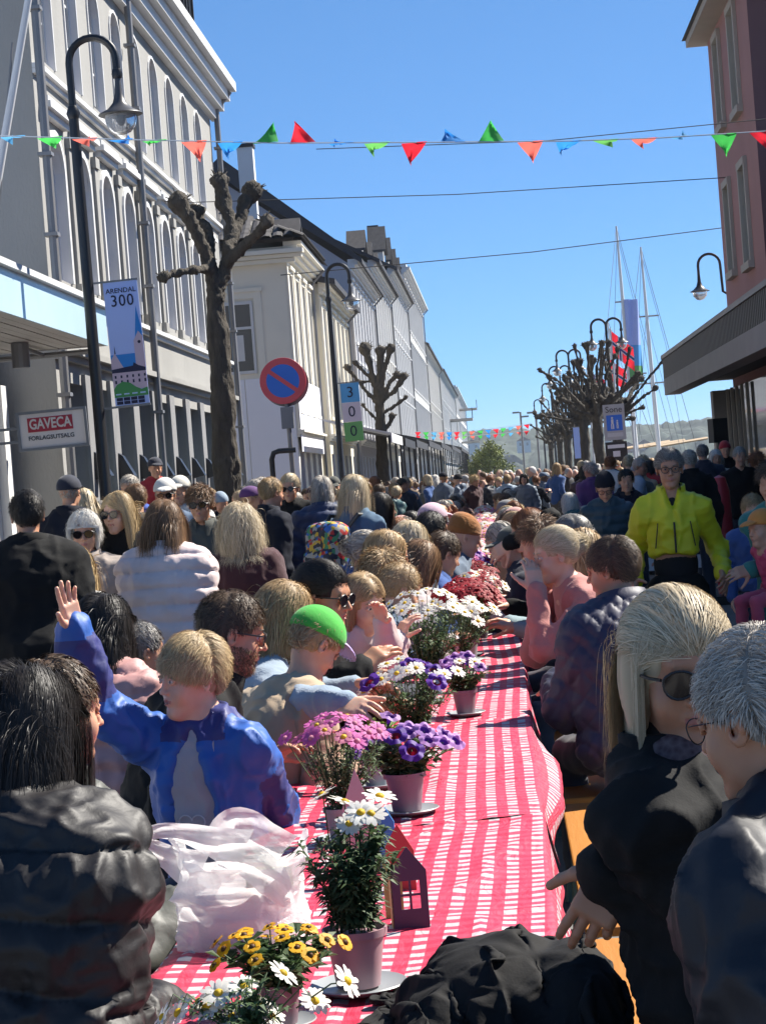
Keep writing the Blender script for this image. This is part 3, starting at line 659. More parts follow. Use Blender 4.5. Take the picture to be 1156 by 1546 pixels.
poly_banner(bn, 'print', [(-.188, -.96), (-.188, -.86), (-.14, -.78), (-.05, -.96)], Mb['pink'], -.0082)
poly_banner(bn, 'print', [(-.142, -.79), (-.135, -.70), (-.128, -.79)], Mb['navy'], -.0082)
poly_banner(bn, 'print', [(.06, -.96), (.12, -.86), (.188, -.96)], Mb['pink'], -.0095)
poly_banner(bn, 'print', [(-.188, -1.0), (.188, -1.0), (.188, -.965), (.11, -.935), (.06, -.90), (.05, -.935), (-.188, -.96)], Mb['navy'], -.0105)
poly_banner(bn, 'print', [(-.188, -1.19), (-.188, -1.0), (.188, -1.0), (.188, -1.19)], Mb['pink'], -.010)
for r_ in range(2):
    for k in range(6): poly_banner(bn, 'print', [(-.165 + .065 * k, -1.06 - .06 * r_), (-.145 + .065 * k, -1.06 - .06 * r_), (-.145 + .065 * k, -1.03 - .055 * r_), (-.165 + .065 * k, -1.03 - .055 * r_)], Mb['navy'], -.0115)
poly_banner(bn, 'print', [(-.188, -1.27), (-.188, -1.18), (-.15, -1.13), (-.08, -1.10), (0, -1.12), (.06, -1.17), (.12, -1.20), (.188, -1.18), (.188, -1.27)], Mb['green'], -.0125)
for k in range(4): poly_banner(bn, 'print', [(-.17 + .09 * k, -1.245), (-.11 + .09 * k, -1.245), (-.11 + .09 * k, -1.23), (-.17 + .09 * k, -1.23)], Mb['pale'], -.014)
for r_ in range(2):
    for k in range(4): poly_banner(bn, 'print', [(-.17 + .08 * k, -1.35 + .04 * r_), (-.10 + .08 * k, -1.35 + .04 * r_), (-.10 + .08 * k, -1.315 + .04 * r_), (-.17 + .08 * k, -1.315 + .04 * r_)], Mb['navy'], -.0065)
def banner300(px, py, Y, s, label):
    q = at(px, py, Y); o = empty('banner', (q.x, Y, q.z), 0, label, 'banner', 'banners with 3 0 0 in coloured squares')
    o.rotation_euler = (0, R(-1), 0)
    for i, (c, ch) in enumerate((('cyan', '3'), ('lilac', '0'), ('lgreen', '0'))):
        MB().box(-.22 * s, .22 * s, -.01, .01, -(i + 1) * .46 * s, -i * .46 * s - .003).build('field', Mb[c], o)
        text('numeral', ch, .36 * s, o, (0, -.013, -(i + .5) * .46 * s), Mb['navy'], bold=0)
    MB().box(-.35 * s, .24 * s, -.015, .015, 0, .025).build('rod', M_lead, o)
banner300(527, 578, 50, .98, 'three square banner blue pink green with 3 0 0 on the second left lamp')
banner300(870, 650, 92, .9, 'small 3 0 0 banner hanging among the right hand trees')
q = at(872, 640, 96)
# ------------------------------------------------------------------ pollarded trees
def knob(prims, p, r, rng, k=.03):
    prims.append(Ell(p, (r, r, r * 1.1), k=k))
    for _ in range(6):
        v = np.array([rng.gauss(0, 1) for _ in range(3)]); v /= np.linalg.norm(v) + 1e-6; v[2] = abs(v[2]) * .8 + .1
        prims.append(Ell(np.array(p) + v * r * .8, (r * .38,) * 3, k=.015))
def pollard(base, limbs, trunk, label, h=.03, seed=1, group='pollarded trees lining the street'):
    rng = random.Random(seed); base = Vector(base)
    T = empty('pollarded_tree', tuple(base), 0, label, 'tree', group)
    def loc(p): return tuple(Vector(p) - base)
    tp = [(loc(p), r) for p, r in trunk]; pr = [Cap(a, b_, r1, r2, .06) for (a, r1), (b_, r2) in zip(tp, tp[1:])]
    V, Q = surf(pr, h); n = vnormals(V, Q); V = V + n * ((fbm(V * [9, 9, 3], seed) - .5) * .09 + (ridge(V * [16, 16, 4], seed) - .5) * .03)[:, None]
    link('trunk', npmesh('trunk', V, Q, M_bark), T)
    pr = [Cap(tp[-1][0], tp[-1][0], tp[-1][1], k=.06)]
    for pts, kr in limbs:
        lp = [(loc(p), r) for p, r in pts]
        for (a, r1), (b_, r2) in zip(lp, lp[1:]): pr.append(Cap(a, b_, r1, r2, .05))
        if kr: knob(pr, lp[-1][0], kr, rng)
    V, Q = surf(pr, h); n = vnormals(V, Q); V = V + n * ((fbm(V * [12, 12, 8], seed + 4) - .5) * .09 + (ridge(V * [26, 26, 26], seed) - .5) * .03)[:, None]
    cr = [(V, Q)]
    # fresh twig stubs on the knobs
    tb = MB()
    for pts, kr in limbs:
        if not kr: continue
        c = Vector(loc(pts[-1][0]))
        for _ in range(14):
            v = Vector((rng.gauss(0, 1), rng.gauss(0, 1), abs(rng.gauss(.3, .8)))).normalized(); p0 = c + v * kr * .8; tb.tube([p0, p0 + v * kr * rng.uniform(.5, 1.0)], [.012, .006], 4)
    tv = np.array([tuple(v) for v in tb.v], np.float32); tq = np.array([f for f in tb.f if len(f) == 4], np.int64); cr.append((tv, tq))
    V, Q = merge(*cr); link('crown', npmesh('crown', V, Q, M_bark), T); return T
A = lambda x, y, Y=32.0: tuple(at(x, y, Y))
t1b = at(344, 745, 32); t1b = (t1b.x, 32, 0)
pollard(t1b, [([(A(325, 455), .10), (A(316, 400, 31.9), .085), (A(300, 355, 31.8), .08), (A(283, 325, 31.7), .09), (A(270, 306, 31.7), .11)], .14),
              ([(A(318, 395), .08), (A(312, 350, 32.3), .08), (A(300, 335, 32.4), .09), (A(294, 322, 32.4), .10)], .13),
              ([(A(327, 450), .10), (A(345, 385, 32.1), .08), (A(348, 335, 32.3), .07), (A(338, 305, 32.4), .10), (A(332, 274, 32.4), .10)], .13),
              ([(A(345, 375), .08), (A(362, 330, 32.6), .075), (A(370, 305, 32.7), .09), (A(381, 289, 32.8), .10)], .14),
              ([(A(345, 395), .08), (A(372, 368, 31.8), .06), (A(392, 348, 31.6), .065), (A(402, 335, 31.5), .07)], .10),
              ([(A(320, 405), .07), (A(292, 408, 31.4), .04), (A(262, 413, 31.2), .035), (A(247, 419, 31.1), .05)], .08)],
        [((t1b[0], 32, -.05), .26), ((t1b[0], 32, .5), .19), (A(342, 700), .185), (A(336, 580), .17), (A(329, 500), .145), (A(325, 450), .12)], 'large pollarded tree with thick dark trunk and knuckled limbs in front of the grey building', .03, 5, None)
A = lambda x, y, Y=72.0: tuple(at(x, y, Y))
t2b = at(578, 700, 72); t2b = (t2b.x, 72, 0)
pollard(t2b, [([(A(573, 620), .12), (A(566, 580), .09), (A(558, 550), .09), (A(551, 526), .16)], .2), ([(A(573, 620), .11), (A(573, 565), .09), (A(574, 530), .13)], .17), ([(A(575, 610), .09), (A(588, 578), .06), (A(599, 566), .08)], .12),
              ([(A(576, 605), .09), (A(594, 592), .06), (A(610, 568), .10)], .12), ([(A(572, 612), .08), (A(548, 585), .05), (A(524, 555), .07)], .11), ([(A(574, 600), .08), (A(560, 572), .05), (A(536, 548), .07)], .09), ([(A(577, 650), .08), (A(588, 640), .06), (A(592, 628), .08)], .11),
              ([(A(575, 600), .07), (A(580, 560), .06), (A(590, 526), .1)], .15), ([(A(574, 640), .05), (A(560, 625), .04), (A(548, 612), .05)], .07), ([(A(575, 590), .05), (A(565, 575), .04), (A(532, 578), .05)], .06), ([(A(577, 625), .06), (A(600, 610), .05), (A(612, 600), .06)], .07)],
        [((t2b[0], 72, -.05), .30), (A(577, 700), .19), (A(575, 650), .17), (A(573, 615), .15)], 'smaller pollarded tree in front of the cream houses beside the 3 0 0 banner', .05, 9, None)
def rowtree(p, sc, seed, label):
    rng = random.Random(seed); bx, by = p; T3 = []
    zt = 2.6 * sc + .6; limbs = []
    for k in range(24):
        a = 2 * PI * k / 24 + rng.uniform(-.3, .3); sp = rng.uniform(.2, 1.9) * sc; top = rng.uniform(3.2, 5.1) * sc
        if k % 4 == 0: sp *= .4; top = 5.4 * sc
        x1, y1 = bx + math.cos(a) * sp * .35, by + math.sin(a) * sp * .35; x2, y2 = bx + math.cos(a) * sp, by + math.sin(a) * sp
        limbs.append(([((bx, by, zt + rng.uniform(-.3, .7)), .09), ((x1, y1, zt + (top - zt) * .35), .05), (((x1 + x2) / 2 + rng.uniform(-.15, .15), (y1 + y2) / 2, zt + (top - zt) * .7), .04), ((x2, y2, top), .05)], rng.uniform(.06, .10)))
    return pollard((bx, by, 0), limbs, [((bx, by, -.05), .22), ((bx, by, 1.2), .15), ((bx, by, zt), .16)], label, .05, seed)
rt = [(905, 66, 1.0, 'nearest pollarded tree of the right hand row behind the pedestrian zone sign'), (884, 76, 1.0, 'pollarded tree second in the right hand row left of the zone sign'), (872, 87, .98, 'third pollarded tree of the right hand row, below the double lamp'),
      (858, 101, .98, 'fourth pollarded tree of the right hand row'), (846, 118, .98, 'fifth pollarded tree of the right hand row'), (832, 138, .95, 'farthest pollarded tree of the right hand row'), (935, 70, .95, 'pollarded tree just right of the zone sign with spread limbs')]
for i, (px, Y, sc, lb) in enumerate(rt):
    p = at(px, 690, Y)
    if i < 3: T = rowtree((p.x, Y), sc, 20 + i, lb); 
    else:
        src = [o for o in bpy.data.objects if o.name.startswith('pollarded_tree') and o.get('group')][i % 3]; T = copy_tree(src); T.location = (p.x, Y, 0); T.rotation_euler = (0, 0, 1.3 * i); T['label'] = lb
# yellow green spring tree by the water
def leafy(p, hgt, wd, label, m, seed, n=5000):
    rng = np.random.default_rng(seed); T = empty('spring_tree', p, 0, label, 'tree')
    b = MB(); b.tube([(0, 0, 0), (.1, 0, hgt * .5), (0, 0, hgt * .8)], [.2, .12, .05], 8)
    for k in range(9):
        a = k * 2.4; b.tube([(0, 0, hgt * (.25 + .05 * k)), (math.cos(a) * wd * .3, math.sin(a) * wd * .3, hgt * (.45 + .05 * k))], [.06, .02], 5)
    b.build('trunk', M_bark, T)
    cl = rng.normal(0, 1, (26, 3)) * [wd * .27, wd * .27, hgt * .17] + [0, 0, hgt * .6]
    P = cl[rng.integers(0, 26, n)] + rng.normal(0, .28, (n, 3)); d1 = rng.normal(0, 1, (n, 3)); d1 /= np.linalg.norm(d1, axis=1, keepdims=True); d2 = np.cross(d1, rng.normal(0, 1, (n, 3))); d2 /= np.linalg.norm(d2, axis=1, keepdims=True)
    s = .11; V = np.stack([P - d1 * s, P + d2 * s * .6, P + d1 * s, P - d2 * s * .6], 1).reshape(-1, 3); Q = np.arange(4 * n).reshape(n, 4)
    link('crown', npmesh('crown', V, Q, m, smooth=False, rnd=np.repeat(rng.random(n), 4)), T)
M_leafy = mat('spring_leaves', (.16, .19, .035), .7, .4, 3, 0)
p = at(745, 700, 200); leafy((p.x, 200, 0), 5.2, 3.4, 'yellow green spring tree at the end of the street in front of the hill', M_leafy, 5)
p = at(722, 700, 203); leafy((p.x, 203, 0), 3.9, 2.6, 'smaller yellow green bush tree left of the larger spring tree', M_leafy, 6, 3000)

# ------------------------------------------------------------------ traffic signs
q = at(427, 575, 28); ns = empty('no_parking_sign', (q.x, 28, 0), 0, 'round red and blue no parking sign on a grey pole', 'road sign')
M_red = flatcol('sign_red', (.66, .07, .08), .4); M_blue = flatcol('sign_blue', (.02, .15, .62), .4)
rx = lambda v: Vector((v.x, -v.z, v.y))
dk = MB().lathe([(.215, 0), (.30, 0), (.302, -.004), (.302, -.02), (0, -.02)], (0, 0, q.z), 40, rx).build('rim', M_red, ns)
MB().lathe([(0, .0005), (.216, .0005), (.216, -.002)], (0, 0, q.z), 40, rx).build('face', M_blue, ns)
MB().box(-.232, .232, -.005, -.002, -.027, .027, Matrix.Translation((0, 0, q.z)) @ Matrix.Rotation(R(38), 4, 'Y')).build('diagonal_bar', M_red, ns)
MB().lathe([(.0, 0), (.302, 0), (.302, -.02)], (.02, .12, q.z - .03), 36, rx).build('rear_disc', M_lead, ns)
MB().tube([(0.05, .05, 0), (.02, .05, q.z + .2)], .03, 10).build('pole', M_lead, ns)
MB().box(-.06, .10, .0, .1, q.z - .62, q.z - .34).build('clamp_box', M_lead, ns)
MB().tube([(-.22, -.02, 1.5), (-.22, -.02, 2.1), (-.19, -.02, 2.18), (-.12, -.02, 2.2), (.1, -.02, 2.2)], .035, 10).build('bent_pipe', M_black, ns, True)
q = at(927, 640, 61); zs = empty('pedestrian_zone_sign', (q.x, 61, 0), 0, 'grey sign reading Sone with blue pedestrian symbol in front of the trees', 'road sign')
MB().box(-.3, .3, -.02, .02, q.z - .45, q.z + .55).build('panel', flatcol('sign_grey', (.42, .42, .42)), zs)
text('lettering', 'Sone', .24, zs, (0, -.024, q.z + .40), M_ink)
MB().box(-.22, .22, -.026, -.0205, q.z - .19, q.z + .25).build('blue_field', M_blue, zs)
def ped(x, s, z):
    b = MB(); m = flatcol('symbol_white', (.7, .7, .7))
    b.lathe([(0, 0), (.03 * s, 0), (.03 * s, .002)], (x, -.029, z + .15 * s), 10, rx)
    b.box(x - .03 * s, x + .03 * s, -.031, -.027, z - .02 * s, z + .11 * s); b.box(x - .04 * s, x - .01 * s, -.031, -.027, z - .16 * s, z - .02 * s); b.box(x + .01 * s, x + .04 * s, -.031, -.027, z - .16 * s, z - .02 * s); b.build('symbol', m, zs)
ped(-.06, 1.0, q.z + .02); ped(.08, .7, q.z - .02)
MB().box(-.22, .22, -.026, -.0205, q.z - .36, q.z - .25).build('line', flatcol('sign_light', (.55, .55, .55)), zs)
b = MB().box(-.3, .3, -.02, .02, q.z - 1.02, q.z - .5).build('lower_panel', M_dark, zs); MB().box(-.24, .24, -.026, -.0205, q.z - .68, q.z - .58).build('strip', flatcol('symbol_white', (.7, .7, .7)), zs); MB().box(-.1, .1, -.026, -.0205, q.z - .92, q.z - .76).build('strip', flatcol('symbol_white', (.7, .7, .7)), zs)
MB().tube([(0, .05, 0), (0, .05, q.z + .5)], .035, 8).build('pole', M_dark, zs)
# loudspeaker on its stand
q = at(1083, 650, 40); sp = empty('loudspeaker', (q.x, 40, 0), R(15), 'black loudspeaker on a stand beside the canopy, above the crowd', 'loudspeaker')
MB().box(-.14, .14, -.14, .14, q.z - .22, q.z + .22).build('cabinet', M_dark, sp); MB().box(-.125, .125, -.15, -.141, q.z - .2, q.z + .2).build('grille', M_black, sp)
b = MB().tube([(0, 0, 0), (0, 0, q.z - .2)], .018, 8)
for a in (0, 2.1, 4.2): b.tube([(0, 0, .7), (math.cos(a) * .45, math.sin(a) * .45, .01)], .012, 6)
b.build('stand', M_black, sp)

# ------------------------------------------------------------------ bunting and wires
def pmat(name, c):
    m = mat(name, c, .7, .1, 6, .05); nt = m.node_tree; o = [n for n in nt.nodes if n.type == 'OUTPUT_MATERIAL'][0]; b = [n for n in nt.nodes if n.type == 'BSDF_PRINCIPLED'][0]
    t = nt.nodes.new('ShaderNodeBsdfTranslucent'); t.inputs[0].default_value = c4(c); mx = nt.nodes.new('ShaderNodeMixShader'); mx.inputs[0].default_value = .55; nt.links.new(b.outputs[0], mx.inputs[1]); nt.links.new(t.outputs[0], mx.inputs[2]); nt.links.new(mx.outputs[0], o.inputs[0]); return m
Mp = {k: pmat('pennant_' + k, c) for k, c in dict(b=(.04, .28, .75), g=(.07, .52, .10), r=(.80, .03, .05), c=(.85, .18, .14), l=(.16, .52, .12), s=(.12, .42, .72)).items()}
def pennant(parent, x, z, w, m, up, seed, y=0):
    rng = random.Random(seed); nu, nv = 7, 7; vs = []
    tw = rng.uniform(-1.2, 1.2); lift = up; curl = rng.uniform(.3, 1.1)
    for j in range(nv):
        t = j / (nv - 1)
        for i in range(nu):
            s = (i / (nu - 1) - .5) * (1 - t) * w; a = lift + curl * t * math.sin(2.2 * (i / (nu - 1))) * .6
            d = t * w * 1.05
            vs.append((x + s + math.sin(tw) * d * .35, y + math.sin(a) * d * .9 + .015 * math.sin(5 * t + i), z - math.cos(a) * d * .8 + .02 * math.sin(3 * i + tw * 4) * t))
    fs = [(j * nu + i, j * nu + i + 1, (j + 1) * nu + i + 1, (j + 1) * nu + i) for j in range(nv - 1) for i in range(nu - 1)]
    MB().raw(vs, fs).build('pennant', m, parent, True)
Y0 = 20.0
bt = empty('bunting', (0, Y0, 0), 0, 'string of red, green and blue pennants stretched across the street overhead', 'bunting')
pts = [tuple(Vector(at(x, y, Y0)) - Vector((0, Y0, 0))) for x, y in [(-240, 184), (0, 205), (200, 211), (420, 216), (640, 215), (860, 213), (1000, 208), (1156, 198), (1420, 172)]]
MB().tube(pts, .006, 5).build('cord', flatcol('cord', (.5, .55, .6)), bt)
seq = 'sgcbgcbgrblrbgcblcsgr'; xs_ = [20, 75, 128, 182, 234, 293, 348, 401, 457, 515, 569, 625, 683, 741, 800, 858, 914, 972, 1030, 1092, 1150]
ups = [1.4, 1.1, 1.3, 1.4, 1.5, .5, .9, 2.6, 3.0, 1.5, 1.1, .3, 2.1, 2.9, .4, .9, 1.4, 1.2, 1.5, .1, .0]
for i, (x, ch) in enumerate(zip(xs_, seq)):
    q = Vector(at(x, np.interp(x, [0, 200, 420, 640, 860, 1000, 1156], [205, 211, 216, 215, 213, 208, 198]), Y0)); pennant(bt, q.x, q.z, .24, Mp[ch], ups[i], i * 7 + 3)
for (x0, y0, x1, y1, Y, lb) in [(400, 298, 1130, 264, 44, 'thin overhead wire above the dark roofs'), (600, 396, 1110, 340, 58, 'thin overhead wire low above the far trees'), (640, 214, 1110, 182, 36, 'thin overhead wire just above the pennants')]:
    a, b_ = at(x0, y0, Y), at(x1, y1, Y); dd = (b_ - a); a = a - dd * .35; b_ = b_ + dd * .15
    o = MB().tube([tuple(a), tuple((a + b_) / 2 - Vector((0, 0, .12))), tuple(b_)], .009 * Y / 44, 4).build('overhead_wire', M_dark); tag(o, lb, 'wire')
for j, (Y, ya, yb) in enumerate([(98, 652, 640), (118, 658, 650)]):
    a, b_ = at(625, ya, Y), at(800, yb, Y); bt2 = empty('bunting', (0, Y, 0), 0, ['small far string of coloured pennants across the street, nearer one', 'small far string of coloured pennants across the street, lower farther one'][j], 'bunting')
    MB().tube([(a.x, 0, a.z), ((a.x + b_.x) / 2, 0, (a.z + b_.z) / 2 - .15), (b_.x, 0, b_.z)], .012, 4).build('cord', flatcol('cord', (.5, .55, .6)), bt2)
    for k in range(15):
        t = (k + .5) / 15; pennant(bt2, a.x + (b_.x - a.x) * t, a.z + (b_.z - a.z) * t - .15 * 4 * t * (1 - t), .27, Mp['rgscbrlcgbrgscr'[k]], .3, 60 + k + j)
# flags on poles by the trees
def flag(px, py, Y, w, h, kind, label, pole_top, hang=.6, seed=0):
    q = at(px, py, Y); o = empty('flag', (q.x, Y, 0), 0, label, 'flag', 'flags beside the right hand trees' if 'pole' in label else None)
    MB().tube([(0, 0, 0), (0, 0, q.z + pole_top)], [.05, .03], 8).build('pole', M_white, o)
    nu, nv = 28, 20; vs = []
    for j in range(nv + 1):
        for i in range(nu + 1):
            s, t = i / nu, j / nv
            x = s * w * (1 - .45 * hang) ; z = q.z - t * h - s * w * hang * .8; y = .12 * math.sin(s * 9 + t * 3 + seed) * s
            vs.append((x + .03, y, z))
    b = MB(); b.raw(vs, []); 
    for j in range(nv):
        for i in range(nu):
            s, t = (i + .5) / nu, (j + .5) / nv
            if kind == 'n':
                ds, dt = abs(s - 8 / 22), abs(t - .5); mi_ = 2 if ds < 1 / 22 or dt < 1 / 16 else (1 if ds < 2 / 22 or dt < 2 / 16 else 0)
            else: mi_ = 0 if t < .55 else (1 if t < .8 else 2)
            b.f.append((j * (nu + 1) + i, j * (nu + 1) + i + 1, (j + 1) * (nu + 1) + i + 1, (j + 1) * (nu + 1) + i)); b.m.append(mi_)
    ms = [Mp['r'], flatcol('flag_white', (.7, .7, .7)), flatcol('flag_navy', (.02, .04, .2))] if kind == 'n' else [Mb['peri'], Mb['cyan'], Mb['lgreen']]
    b.build('cloth', ms, o, True)
flag(921, 500, 78, 1.1, .85, 'n', 'red flag with blue and white cross on the pole by the double lamp', .1, .75, 1)
flag(914, 540, 82, 1.0, .8, 'n', 'lower red white and blue flag on a pole half behind the tree limbs', .1, .7, 2)
flag(886, 560, 90, .9, .7, 'n', 'small red flag on a pole among the tree crowns', .1, .6, 4)
flag(940, 452, 84, .55, 3.2, 'v', 'tall narrow pale blue banner flag on a pole in front of the masts', .15, .1, 3)
q = at(872, 645, 84); o = empty('banner', (q.x, 84, q.z), 0, 'pale violet hanging banner among the trunks of the right trees', 'banner'); MB().box(-.2, .2, -.01, .01, -1.2, 0).build('cloth', Mb['peri'], o); MB().box(-.25, .25, -.02, .02, 0, .03).build('rod', M_lead, o)
# ------------------------------------------------------------------ people: materials
def skinmat(name, col):
    m, nt, b = new_mat(name); co = coord(nt)
    n1 = N(nt, 'ShaderNodeTexNoise', Scale=22.0, Detail=6.0); nt.links.new(co, n1.inputs['Vector'])
    n2 = N(nt, 'ShaderNodeTexNoise', Scale=240.0, Detail=3.0); nt.links.new(co, n2.inputs['Vector'])
    out = mixn(nt, n1.outputs[0], (col[0] * .86, col[1] * .72, col[2] * .68, 1), (col[0] * 1.08, col[1] * 1.1, col[2] * 1.12, 1)); nt.links.new(out, b.inputs['Base Color'])
    b.inputs['Roughness'].default_value = .48; b.inputs['Subsurface Weight'].default_value = .18; b.inputs['Subsurface Radius'].default_value = (1, .35, .18); b.inputs['Subsurface Scale'].default_value = .012
    bp = N(nt, 'ShaderNodeBump', Strength=.12, Distance=.002); nt.links.new(n2.outputs[0], bp.inputs['Height']); nt.links.new(bp.outputs[0], b.inputs['Normal']); return m
SK = {'fair': skinmat('skin_fair', (.60, .34, .22)), 'tan': skinmat('skin_tanned', (.50, .26, .155)), 'pale': skinmat('skin_pale', (.66, .41, .29)), 'dark': skinmat('skin_dark', (.10, .05, .033)), 'olive': skinmat('skin_olive', (.38, .20, .13))}
LIP = skinmat('lips', (.46, .19, .15))
def hairmat(name, a, b2, rough=.42):
    m, nt, b = new_mat(name); at_ = nt.nodes.new('ShaderNodeAttribute'); at_.attribute_name = 'rnd'
    out = mixn(nt, at_.outputs['Fac'], (*a, 1), (*b2, 1)); nt.links.new(out, b.inputs['Base Color']); b.inputs['Roughness'].default_value = rough + .1
    b.inputs['Specular IOR Level'].default_value = .35
    return m
HC = {k: hairmat('hair_' + k, a, b) for k, (a, b) in dict(black=((.006, .005, .005), (.022, .016, .014)), dark=((.035, .021, .014), (.13, .08, .045)), brown=((.10, .052, .028), (.28, .16, .08)), light=((.24, .15, .07), (.52, .36, .19)),
      blond=((.30, .20, .095), (.62, .46, .25)), ash=((.34, .26, .155), (.70, .58, .40)), grey=((.20, .175, .15), (.58, .53, .46)), white=((.45, .42, .38), (.80, .77, .71)), red=((.12, .04, .016), (.32, .13, .05)), ginger=((.2, .09, .03), (.5, .27, .11)), salt=((.05, .045, .04), (.34, .32, .30))).items()}
_cl = {}
def cloth(col, kind='woven'):
    key = (tuple(round(c, 3) for c in col), kind)
    if key in _cl: return _cl[key]
    nm = kind + '_cloth'
    pr = dict(woven=(.85, .3, 260, .3, .0015), nylon=(.56, .12, 60, .1, .002), knit=(.95, .6, 170, .5, .003), denim=(.9, .4, 300, .2, .0015), leather=(.4, .3, 200, 0, .001))[kind]
    m, nt, b = new_mat(nm); co = coord(nt)
    n1 = N(nt, 'ShaderNodeTexNoise', Scale=9.0, Detail=6.0); nt.links.new(co, n1.inputs['Vector'])
    out = mixn(nt, n1.outputs[0], c4(col, .8), c4(col, 1.2)); nt.links.new(out, b.inputs['Base Color']); b.inputs['Roughness'].default_value = pr[0]; b.inputs['Sheen Weight'].default_value = pr[3] * .5
    n2 = N(nt, 'ShaderNodeTexNoise', Scale=float(pr[2]), Detail=2.0); nt.links.new(co, n2.inputs['Vector'])
    n3 = N(nt, 'ShaderNodeTexNoise', Scale=14.0, Detail=5.0, Distortion=.35); nt.links.new(co, n3.inputs['Vector'])
    bp = N(nt, 'ShaderNodeBump', Strength=pr[1], Distance=pr[4]); nt.links.new(n2.outputs[0], bp.inputs['Height'])
    b2 = N(nt, 'ShaderNodeBump', Strength=.32, Distance=.012); nt.links.new(n3.outputs[0], b2.inputs['Height']); nt.links.new(bp.outputs[0], b2.inputs['Normal']); nt.links.new(b2.outputs[0], b.inputs['Normal'])
    if max(col) < .03: b.inputs['Specular IOR Level'].default_value = .3 if kind != 'nylon' else .45; b.inputs['Sheen Weight'].default_value = 0
    _cl[key] = m; return m
M_lens, _nt, _b = new_mat('dark_lens'); _b.inputs['Base Color'].default_value = (.012, .008, .008, 1); _b.inputs['Roughness'].default_value = .04; _b.inputs['Specular IOR Level'].default_value = .8
M_clear, _nt, _b = new_mat('clear_lens'); _b.inputs['Base Color'].default_value = (.9, .9, .9, 1); _b.inputs['Roughness'].default_value = .02; _b.inputs['Transmission Weight'].default_value = 1.0; _b.inputs['IOR'].default_value = 1.02; _b.inputs['Alpha'].default_value = .25
M_eye, _nt, _b = new_mat('eyeball'); _b.inputs['Base Color'].default_value = (.62, .58, .56, 1); _b.inputs['Roughness'].default_value = .1
M_iris, _nt, _b = new_mat('iris'); _b.inputs['Base Color'].default_value = (.03, .035, .045, 1); _b.inputs['Roughness'].default_value = .1

# ------------------------------------------------------------------ people: shapes
def v3(*a): return np.array(a, np.float32)
def rotm(yaw=0, pitch=0, roll=0):   # pitch>0 looks down
    return np.array((Matrix.Rotation(R(yaw), 3, 'Z') @ Matrix.Rotation(R(-pitch), 3, 'X') @ Matrix.Rotation(R(roll), 3, 'Y')), np.float32)
def xf(V, M, t, s=1.0): return (V * s) @ M.T + np.asarray(t, np.float32)
def ik(S, W, a, b, hint):
    S, W, hint = (np.array(q, float) for q in (S, W, hint)); d = W - S; L = np.linalg.norm(d); mx = (a + b) * .995
    if L > mx: W = S + d / L * mx; d = W - S; L = mx
    u = d / L; x = (a * a - b * b + L * L) / (2 * L); h = math.sqrt(max(a * a - x * x, 0)); hp = hint - (hint @ u) * u; hp /= np.linalg.norm(hp) + 1e-6
    return S + u * x + hp * h, W
def head_prims(fem=0.0, child=0.0, age=0.0, mouth=0.0, fat=0.0):
    j = 1 - .12 * fem - .10 * child
    p = [Ell((0, -.014, .034), (.0765, .097, .090), k=.02), Ell((0, .028, -.03), (.0565 + .005 * fat, .060, .078), k=.03), Ell((0, .02, -.066), (.046 * j + .008 * fat, .056, .038), k=.03),
         Cap((-.012 * j, .064, -.100), (.012 * j, .064, -.100), .0145 + .003 * fat, k=.028), Ell((0, .077, -.092), (.018, .012, .014), k=.018),
         Ell((-.036, .060, -.030), (.024, .022, .028), k=.02), Ell((.036, .060, -.030), (.024, .022, .028), k=.02),
         Cap((-.032, .077, .031), (.032, .077, .031), .0125 - .003 * fem - .004 * child, k=.018), Ell((0, .060, .048), (.048, .018, .034), k=.02)]
    for s in (-1, 1):
        p += [Ell((s * .0315, .098, .010), (.017, .016, .013), k=.012, cut=True)]
        p += [Cap((s * .019, .0865, .010), (s * .031, .0915, .0185), .0042, k=.004), Cap((s * .031, .0915, .0185), (s * .045, .081, .012), .0042, k=.004),
              Cap((s * .020, .0865, .006), (s * .031, .090, .0005), .004, k=.004), Cap((s * .031, .090, .0005), (s * .044, .081, .006), .004, k=.004)]
        p += [Ell((s * .0785, -.004, -.004), (.0075, .017, .030), np.array(Matrix.Rotation(R(-18 * s), 3, 'Z')), k=.006), Cap((s * .083, -.014, .020), (s * .084, -.016, -.008), .0055, k=.003), Cap((s * .083, -.014, .020), (s * .079, .004, .018), .005, k=.003), Ell((s * .083, .0, -.006), (.005, .008, .012), k=.003, cut=True)]
    nl = 1 - .2 * fem - .35 * child
    p += [Cap((0, .086, .018), (0, .086 + .022 * nl, -.020), .0065, .0095 * (1 - .1 * child), k=.010), Ell((0, .088 + .022 * nl, -.024), (.0105, .010, .0085), k=.006),
          Ell((-.0125, .094, -.027), (.0075, .009, .007), k=.006), Ell((.0125, .094, -.027), (.0075, .009, .007), k=.006)]
    p += [Ell((0, .084, -.052), (.020, .010, .014), k=.012)]
    p += [Cap((-.021, .083, -.053), (0, .0945, -.0495), .003, .0042, k=.006), Cap((.021, .083, -.053), (0, .0945, -.0495), .003, .0042, k=.006), Cap((-.019, .083, -.056), (0, .0935, -.0605), .0032, .0052, k=.006), Cap((.019, .083, -.056), (0, .0935, -.0605), .0032, .0052, k=.006)]
    if mouth: p += [Ell((0, .094, -.0555), (.014, .009, .0025 + .004 * mouth), k=.003, cut=True)]
    else: p += [Cap((-.019, .088, -.0548), (.019, .088, -.0548), .0016, k=.002, cut=True)]
    return p
def lipmask(V): return (np.abs(V[:, 0]) < .022) & (V[:, 1] > .083) & (np.abs(V[:, 2] + .055) < .0095 - .15 * np.abs(V[:, 0]))
